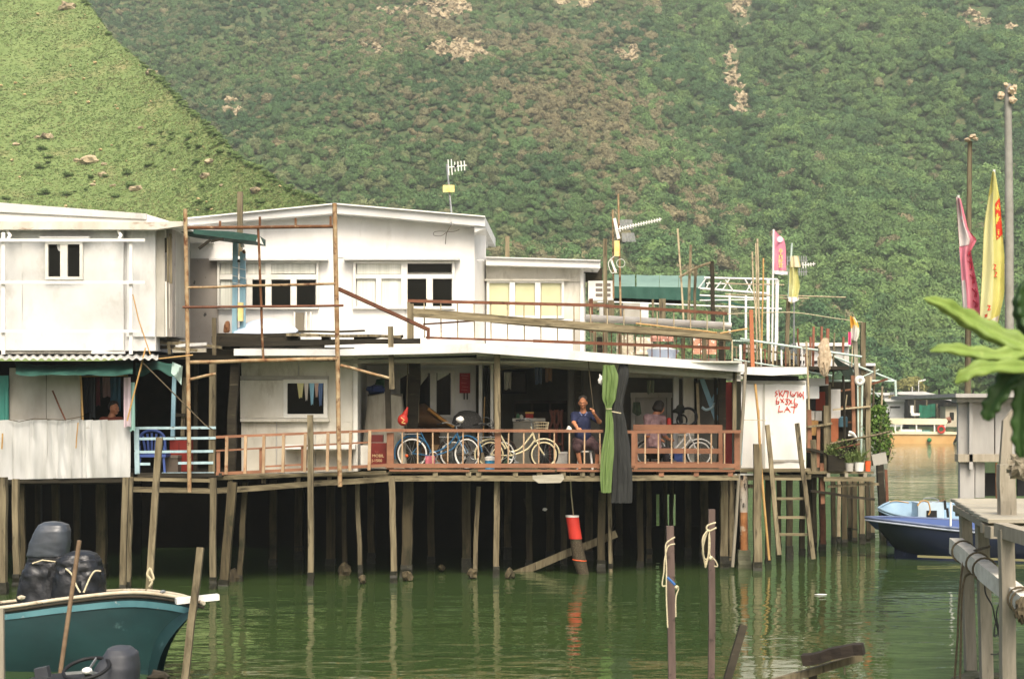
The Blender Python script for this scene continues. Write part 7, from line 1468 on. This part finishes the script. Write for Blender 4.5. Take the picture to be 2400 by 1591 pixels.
m = MB(); m.tube(catmull([W(2308,1360,19.8), W(2310,1390,19.8), W(2326,1420,19.6), W(2332,1450,19.6), W(2340,1480,19.6), W(2330,1490,19.6), W(2334,1460,19.6), W(2345,1510,19.6), W(2340,1530,19.6), W(2322,1532,19.6)]), .009, 5); m.tube(catmull([W(2350,1400,19.6), W(2338,1425,19.6), W(2336,1450,19.6), W(2346,1485,19.6)]), .009, 5); tag(m.o('loose_cord', blk, None), 'tangled dark cord dangling between the jetty posts', 'cord')
m = MB(); m.blob(W(2396,1430,17.2), (.07,.07,.13), 3, .7, 3, 4); tag(m.o('rope_bundle', rope_dk, None), 'knotted rope bundle at the right picture edge', 'rope')
m = MB(); m.blob(W(2395,1090,19.2), (.16,.1,.14), 3, .7, 3, 9); m.blob(W(2376,1100,19.3), (.08,.06,.05), 2, .7, 3, 2); tag(m.o('rope_bundle', wm('grey_rope',(150,142,122),(110,100,82),None,sc_=20,rough=.95,rv=0), None), 'grey rope heap on the jetty post top', 'rope')
tag(MB().blob(W(2310,1590,21.6), (.4,.25,.08), 3, .4, 2, 5).o('mud_mound', conc, None), 'dark weedy block at the foot of the jetty posts', 'block')
# tall flag poles
m = MB(); m.tube([W(2362,198,24.6), W(2365,500,24.5), W(2366,980,24.4)], [.05,.062,.068], 9); FPo = m.o('flag_pole', wm('grey_pole',(150,148,138),(130,128,118),None,sc_=6,rough=.7,rv=0), None, smooth=True); tag(FPo, 'tallest grey pole at the right edge with a frayed top', 'pole')
m = MB()
for (x, y, s) in ((2345,226,.05),(2372,212,.055),(2374,235,.05),(2378,205,.035),(2358,200,.03)): m.blob(W(x,y,24.5), (s,s*.8,s*1.2), 2, .6, 3, x)
m.o('dried_top', wm('dry_tan',(196,178,150),(170,150,122),None,sc_=9,rough=.95,rv=0), FPo)
m = MB(); m.tube([W(2273,332,25.2), W(2270,600,25.1), W(2268,960,25)], [.035,.042,.05], 8); FP2 = m.o('flag_pole', wood, None, smooth=True); tag(FP2, 'thinner brown pole left of the tallest one', 'pole')
m = MB()
for (x, y, s) in ((2268,328,.04),(2280,320,.045),(2286,326,.035)): m.blob(W(x,y,25.1), (s*1.2,s,s*.7), 2, .6, 3, x)
m.o('dried_top', MATS['dry_tan'], FP2)
def banner(name, lb, pole, pts_l, pts_r, Y, mat, extra):
    T = thing('banner_flag', lb, 'flag', W(pole[0][0], 960, Y))
    m = MB(); m.tube([W(x, y, Y+.04) for x, y in pole], .018, 7); m.o('pole', white_p, T, smooth=True)
    n = 14
    def ev(P_, v):
        k = v*(len(P_)-1); i = min(len(P_)-2, int(k)); f = k-i; return P_[i][0]+(P_[i+1][0]-P_[i][0])*f, P_[i][1]+(P_[i+1][1]-P_[i][1])*f
    def fn(u, v):
        a = ev(pts_l, v); b = ev(pts_r, v); return W(a[0]+(b[0]-a[0])*u, a[1]+(b[1]-a[1])*u, Y-.02+.09*math.sin(u*8+v*2.5)*(.3+.7*u))
    m = MB(); m.grid(12, 22, fn, (0,.006,0)); m.o('cloth', mat, T, smooth=True)
    for nm, mt, (u0, u1, v0, v1) in extra:
        m = MB(); m.grid(6, 8, lambda u, v: fn(u0+(u1-u0)*u, v0+(v1-v0)*v)+V((0,-.012,0))); m.o(nm, mt, T, smooth=True)
    return T, fn
pk2 = wm('rose_pink_flag', (240,156,170), (228,136,152), None, sc_=3, rough=.8, rv=0, trl=.25)
yw2 = wm('lemon_flag', (222,216,138), (210,204,118), None, sc_=3, rough=.8, rv=0, trl=.25)
wcl = wm('whitish_cloth', (222,212,206), (206,194,186), None, sc_=4, rough=.85, rv=0, trl=.2); pale = wm('pale_lemon_cloth', (220,216,160), (206,200,140), None, sc_=4, st=(3,3,.3), rough=.85, rv=0, trl=.2); rdp = wm('red_print', (214,204,92), (206,196,80), (200,62,40), sc_=3, sc3=5, st3=(1,1,1.6), t3=.47, w3=.03, rough=.8, rv=0)
T, fn = banner('pink', 'limp pink banner with white patches left of the yellow one', [(2246,458),(2252,600),(2262,760)], [(2241,462),(2246,540),(2253,640),(2260,752)], [(2252,466),(2270,540),(2290,562),(2275,590),(2295,690),(2298,756)], 24.2, pk2, [('white_patch', wcl, (0,.6,.0,.46)), ('white_patch', wcl, (.0,.22,.72,1))])
m = MB()
for k in range(6):
    v = .55+.075*k
    for j in range(2): m.ribbon([fn(.6+.2*j, v)+V((0,-.02,0)), fn(.78+.1*j, v+.02)+V((0,-.02,0)), fn(.7+.1*j, v+.045)+V((0,-.02,0))], .02, (0,-1,0))
tag(m.o('characters', flat('flag_red_ink',(170,50,70)), T), kind='stuff')
T, fn = banner('yellow', 'tall limp yellow banner with red print beside the grey pole', [(2330,398),(2322,600),(2306,770)], [(2326,402),(2306,530),(2302,640),(2296,745),(2296,775)], [(2332,402),(2344,470),(2354,600),(2354,690),(2336,770)], 23.9, yw2, [('pale_fold', pale, (.0,.52,.12,.9)), ('white_hem', wcl, (0,.95,.9,1)), ('red_print', rdp, (.68,.98,.22,.40))])
m = MB()
for (u, v) in ((.5,.5),(.55,.55),(.3,.72),(.2,.78),(.4,.88)):
    m.ribbon([fn(u, v)+V((0,-.02,0)), fn(u+.1, v+.015)+V((0,-.02,0)), fn(u+.02, v+.03)+V((0,-.02,0)), fn(u+.12, v+.045)+V((0,-.02,0))], .016, (0,-1,0))
tag(m.o('characters', flat('flag_red_ink2',(196,70,50)), T), kind='stuff')
# ================================================================== MOORING POSTS in the foreground water
iron = wm('brown_timber_post', (104,88,80), (82,68,62), (58,48,42), sc_=9, st=(1.5,1.5,.2), sc3=7, t3=.58, rough=.85, rv=.05, bump=.4)
mp1 = B(None, 'mooring_post', iron, 1570, 1232, 1578, 1720, 18.2, 17, seg=4, jit=.006); tag(mp1, 'brown mooring post with hanging ropes and a blue cord', 'post')
m = MB(); Yk = 18.0
m.tube(catmull([W(1582,1258,Yk), W(1564,1270,Yk), W(1560,1285,Yk), W(1562,1330,Yk), W(1562,1400,Yk), W(1565,1470,Yk)]), .008, 6); m.tube(catmull([W(1582,1274,Yk), W(1566,1280,Yk), W(1558,1310,Yk), W(1556,1340,Yk), W(1552,1370,Yk), W(1560,1372,Yk)]), .007, 6); m.tube(catmull([W(1586,1372,Yk), W(1590,1380,Yk), W(1584,1400,Yk), W(1584,1445,Yk)]), .007, 6); m.blob(W(1586,1376,Yk), .025, 1, .4, 2)
m.o('rope', rope_m, mp1, smooth=True); m = MB(); m.tube([W(1564,1352,Yk), W(1582,1370,Yk)], .014, 6); m.o('blue_cord', flat('blue_cord',(56,104,164)), mp1)
mp2 = B(None, 'mooring_post', iron, 1668, 1193, 1668, 1720, 18.6, 15, seg=4, jit=.006); tag(mp2, 'taller brown mooring post with a coil of pale rope', 'post')
m = MB(); Yk = 18.4
m.tube(catmull([W(1678,1224,Yk), W(1660,1230,Yk), W(1656,1238,Yk), W(1662,1244,Yk), W(1679,1236,Yk)]), .009, 6)
for k in range(4): m.tube(catmull([W(1660,1240,Yk), W(1652-k*2,1265,Yk-.02*k), W(1646+k*2,1295+k*8,Yk), W(1654,1318+k*6-8,Yk), W(1660,1300,Yk), W(1662,1250,Yk)]), .0075, 5)
m.tube(catmull([W(1662,1240,Yk), W(1664,1270,Yk), W(1664,1300,Yk), W(1676,1312,Yk), W(1682,1326,Yk), W(1674,1326,Yk)]), .007, 5); m.blob(W(1666,1308,Yk), .03, 1, .4, 2)
m.o('rope', rope_m, mp2, smooth=True)
tag(B(None, 'leaning_stump', wood_dk, 1742, 1466, 1690, 1640, 17.6, 17, Y1=17.2), 'dark stump leaning out of the water right of the mooring posts', 'stump')
LG = thing('timber_log', 'dark split log lying on a grey timber beam above the water', 'log', W(1950,1591,18.5))
m = MB(); m.bar(W(1882,1545,18.5), W(2024,1520,18.3), .115, .2, 6, .018); m.o('split_log', wm('charred_log',(52,44,36),(34,29,24),(78,68,54),sc_=12,st=(.4,1.5,1.5),sc3=9,st3=(.4,2,2),t3=.62,rough=.95,rv=0,bump=.8,bd=.02), LG)
B(LG, 'support_beam', wood, 1800, 1602, 2020, 1538, 18.6, 17, d=20, seg=4, jit=.01); B(LG, 'post', wood_dk, 1905, 1580, 1905, 1680, 18.6, 18); B(LG, 'nail', iron, 1979, 1562, 1980, 1580, 18.4, 3)
for (x, y, s, lb) in ((1924,1394,15,'white floating scrap below the ladder'),): 
    p = W(x, y, 13600/(y-HY)); tag(MB().blob((p.x, p.y, .012), (m2(s,p.y), .09, .012), 2, .3, 2).o('floating_scrap', white_p), lb, 'scrap')
# ================================================================== CACTUS on the near quay (stems enter from the right)
cact = wm('cactus_skin', (126,148,70), (104,128,54), (152,168,96), sc_=14, sc3=18, t3=.6, w3=.2, rough=.55, rv=0, bump=.1, trl=.1)
cactd = wm('cactus_skin_dark', (50,78,32), (38,62,24), None, sc_=10, rough=.5, rv=0, bump=.1, trl=.1)
YC = 6.2
CA = thing('cactus', 'three-ribbed climbing cactus with bright arms reaching in from the right', 'cactus', V((2.25, YC+.1, 1.98)))
def arm(path, rad, mat, roll=0, ribs=3, sc_n=9):
    P_ = catmull(path, 10); N_ = len(P_); vs = []; fs = []; K = 30; m = MB()
    for i, p in enumerate(P_):
        t = i/(N_-1); d = (P_[min(i+1,N_-1)]-P_[max(i-1,0)]).normalized(); u = V((0,1,0)).cross(d).normalized(); w = d.cross(u)
        k = t*(len(rad)-1); a = min(len(rad)-2, int(k)); r = rad[a]+(rad[a+1]-rad[a])*(k-a)
        for j in range(K):
            th = 2*PI*j/K+roll; rib = abs(math.cos(ribs*th/2))**3; sca = 1+.15*rib*math.sin(t*sc_n*2*PI)
            q_ = r*(.40+.56*rib)*sca; vs.append(p+(u*math.cos(th)+w*math.sin(th))*q_)
    for i in range(N_-1):
        for j in range(K): fs.append((i*K+j, i*K+(j+1)%K, (i+1)*K+(j+1)%K, (i+1)*K+j))
    fs += [tuple(range(K))[::-1], tuple((N_-1)*K+j for j in range(K))]
    return m.add(vs, fs).o('arm', mat, CA, smooth=True)
C = lambda x, y, d=0: W(x, y, YC+d)
arm([C(2520,850,.1), C(2420,822), C(2340,790), C(2270,752), C(2210,715,-.05), C(2166,700,-.08)], [.045,.05,.046,.042,.03,.006], cact, .3, 3, 7)
arm([C(2520,830,.1), C(2430,820), C(2350,835,-.05), C(2280,828,-.06), C(2220,818,-.08), C(2180,823,-.08)], [.04,.04,.032,.029,.024,.006], cact, .2, 3, 6)
arm([C(2520,850,.1), C(2410,862,-.05), C(2340,862,-.1), C(2290,868,-.12), C(2258,884,-.12), C(2240,898,-.12)], [.032,.032,.028,.035,.028,.007], cact, .6, 3, 4)
arm([C(2460,830,.15), C(2380,880,.05), C(2345,920,.0), C(2322,960,.0), C(2312,985,.0)], [.06,.05,.045,.038,.018], cactd, .2, 3, 6)
arm([C(2470,850,.1), C(2410,890,.0), C(2395,960,.0), C(2392,1030,.0), C(2396,1072,.0)], [.05,.045,.038,.034,.014], cactd, .5, 3, 7)
arm([C(2480,860,.15), C(2420,780,.1), C(2396,740,.1), C(2392,700,.1), C(2402,660,.1)], [.05,.05,.04,.035,.014], cactd, .4, 3, 6)
arm([V((2.25,YC+.1,2.2)), V((2.2,YC+.1,2.7)), C(2560,900,.1), C(2500,840,.1)], [.06,.06,.06,.05], cactd, 0, 3, 10)
m = MB(); m.lathe([(.16,0),(.22,.22),(.24,.22),(.24,.26),(.2,.26),(.19,.2)], (2.25, YC+.1, 1.95), n=24); m.o('pot', flat('terracotta',(160,96,66)), CA, smooth=True)
qy = MB().box((-2.5,-6,-1.2), (6,7.2,1.95)).o('near_quay', wm('quay_concrete',(150,146,134),(128,124,112),None,sc_=1.5,rough=.9,rv=0)); tag(qy, kind='structure')
HAZE = .0005
# ================================================================== AIR
hz = bpy.data.materials.new('haze_air'); hz.use_nodes = True; N = hz.node_tree.nodes; N.remove(N['Principled BSDF'])
pv = N.new('ShaderNodeVolumePrincipled'); pv.inputs['Color'].default_value = (.90, .95, .86, 1); pv.inputs['Density'].default_value = HAZE; pv.inputs['Anisotropy'].default_value = .2
hz.node_tree.links.new(pv.outputs[0], N['Material Output'].inputs['Volume'])
tag(MB().box((-262, -14, -3), (262, 572, 200)).o('haze', hz), 'thin pale haze over the harbour and hills', 'haze', kind='stuff')
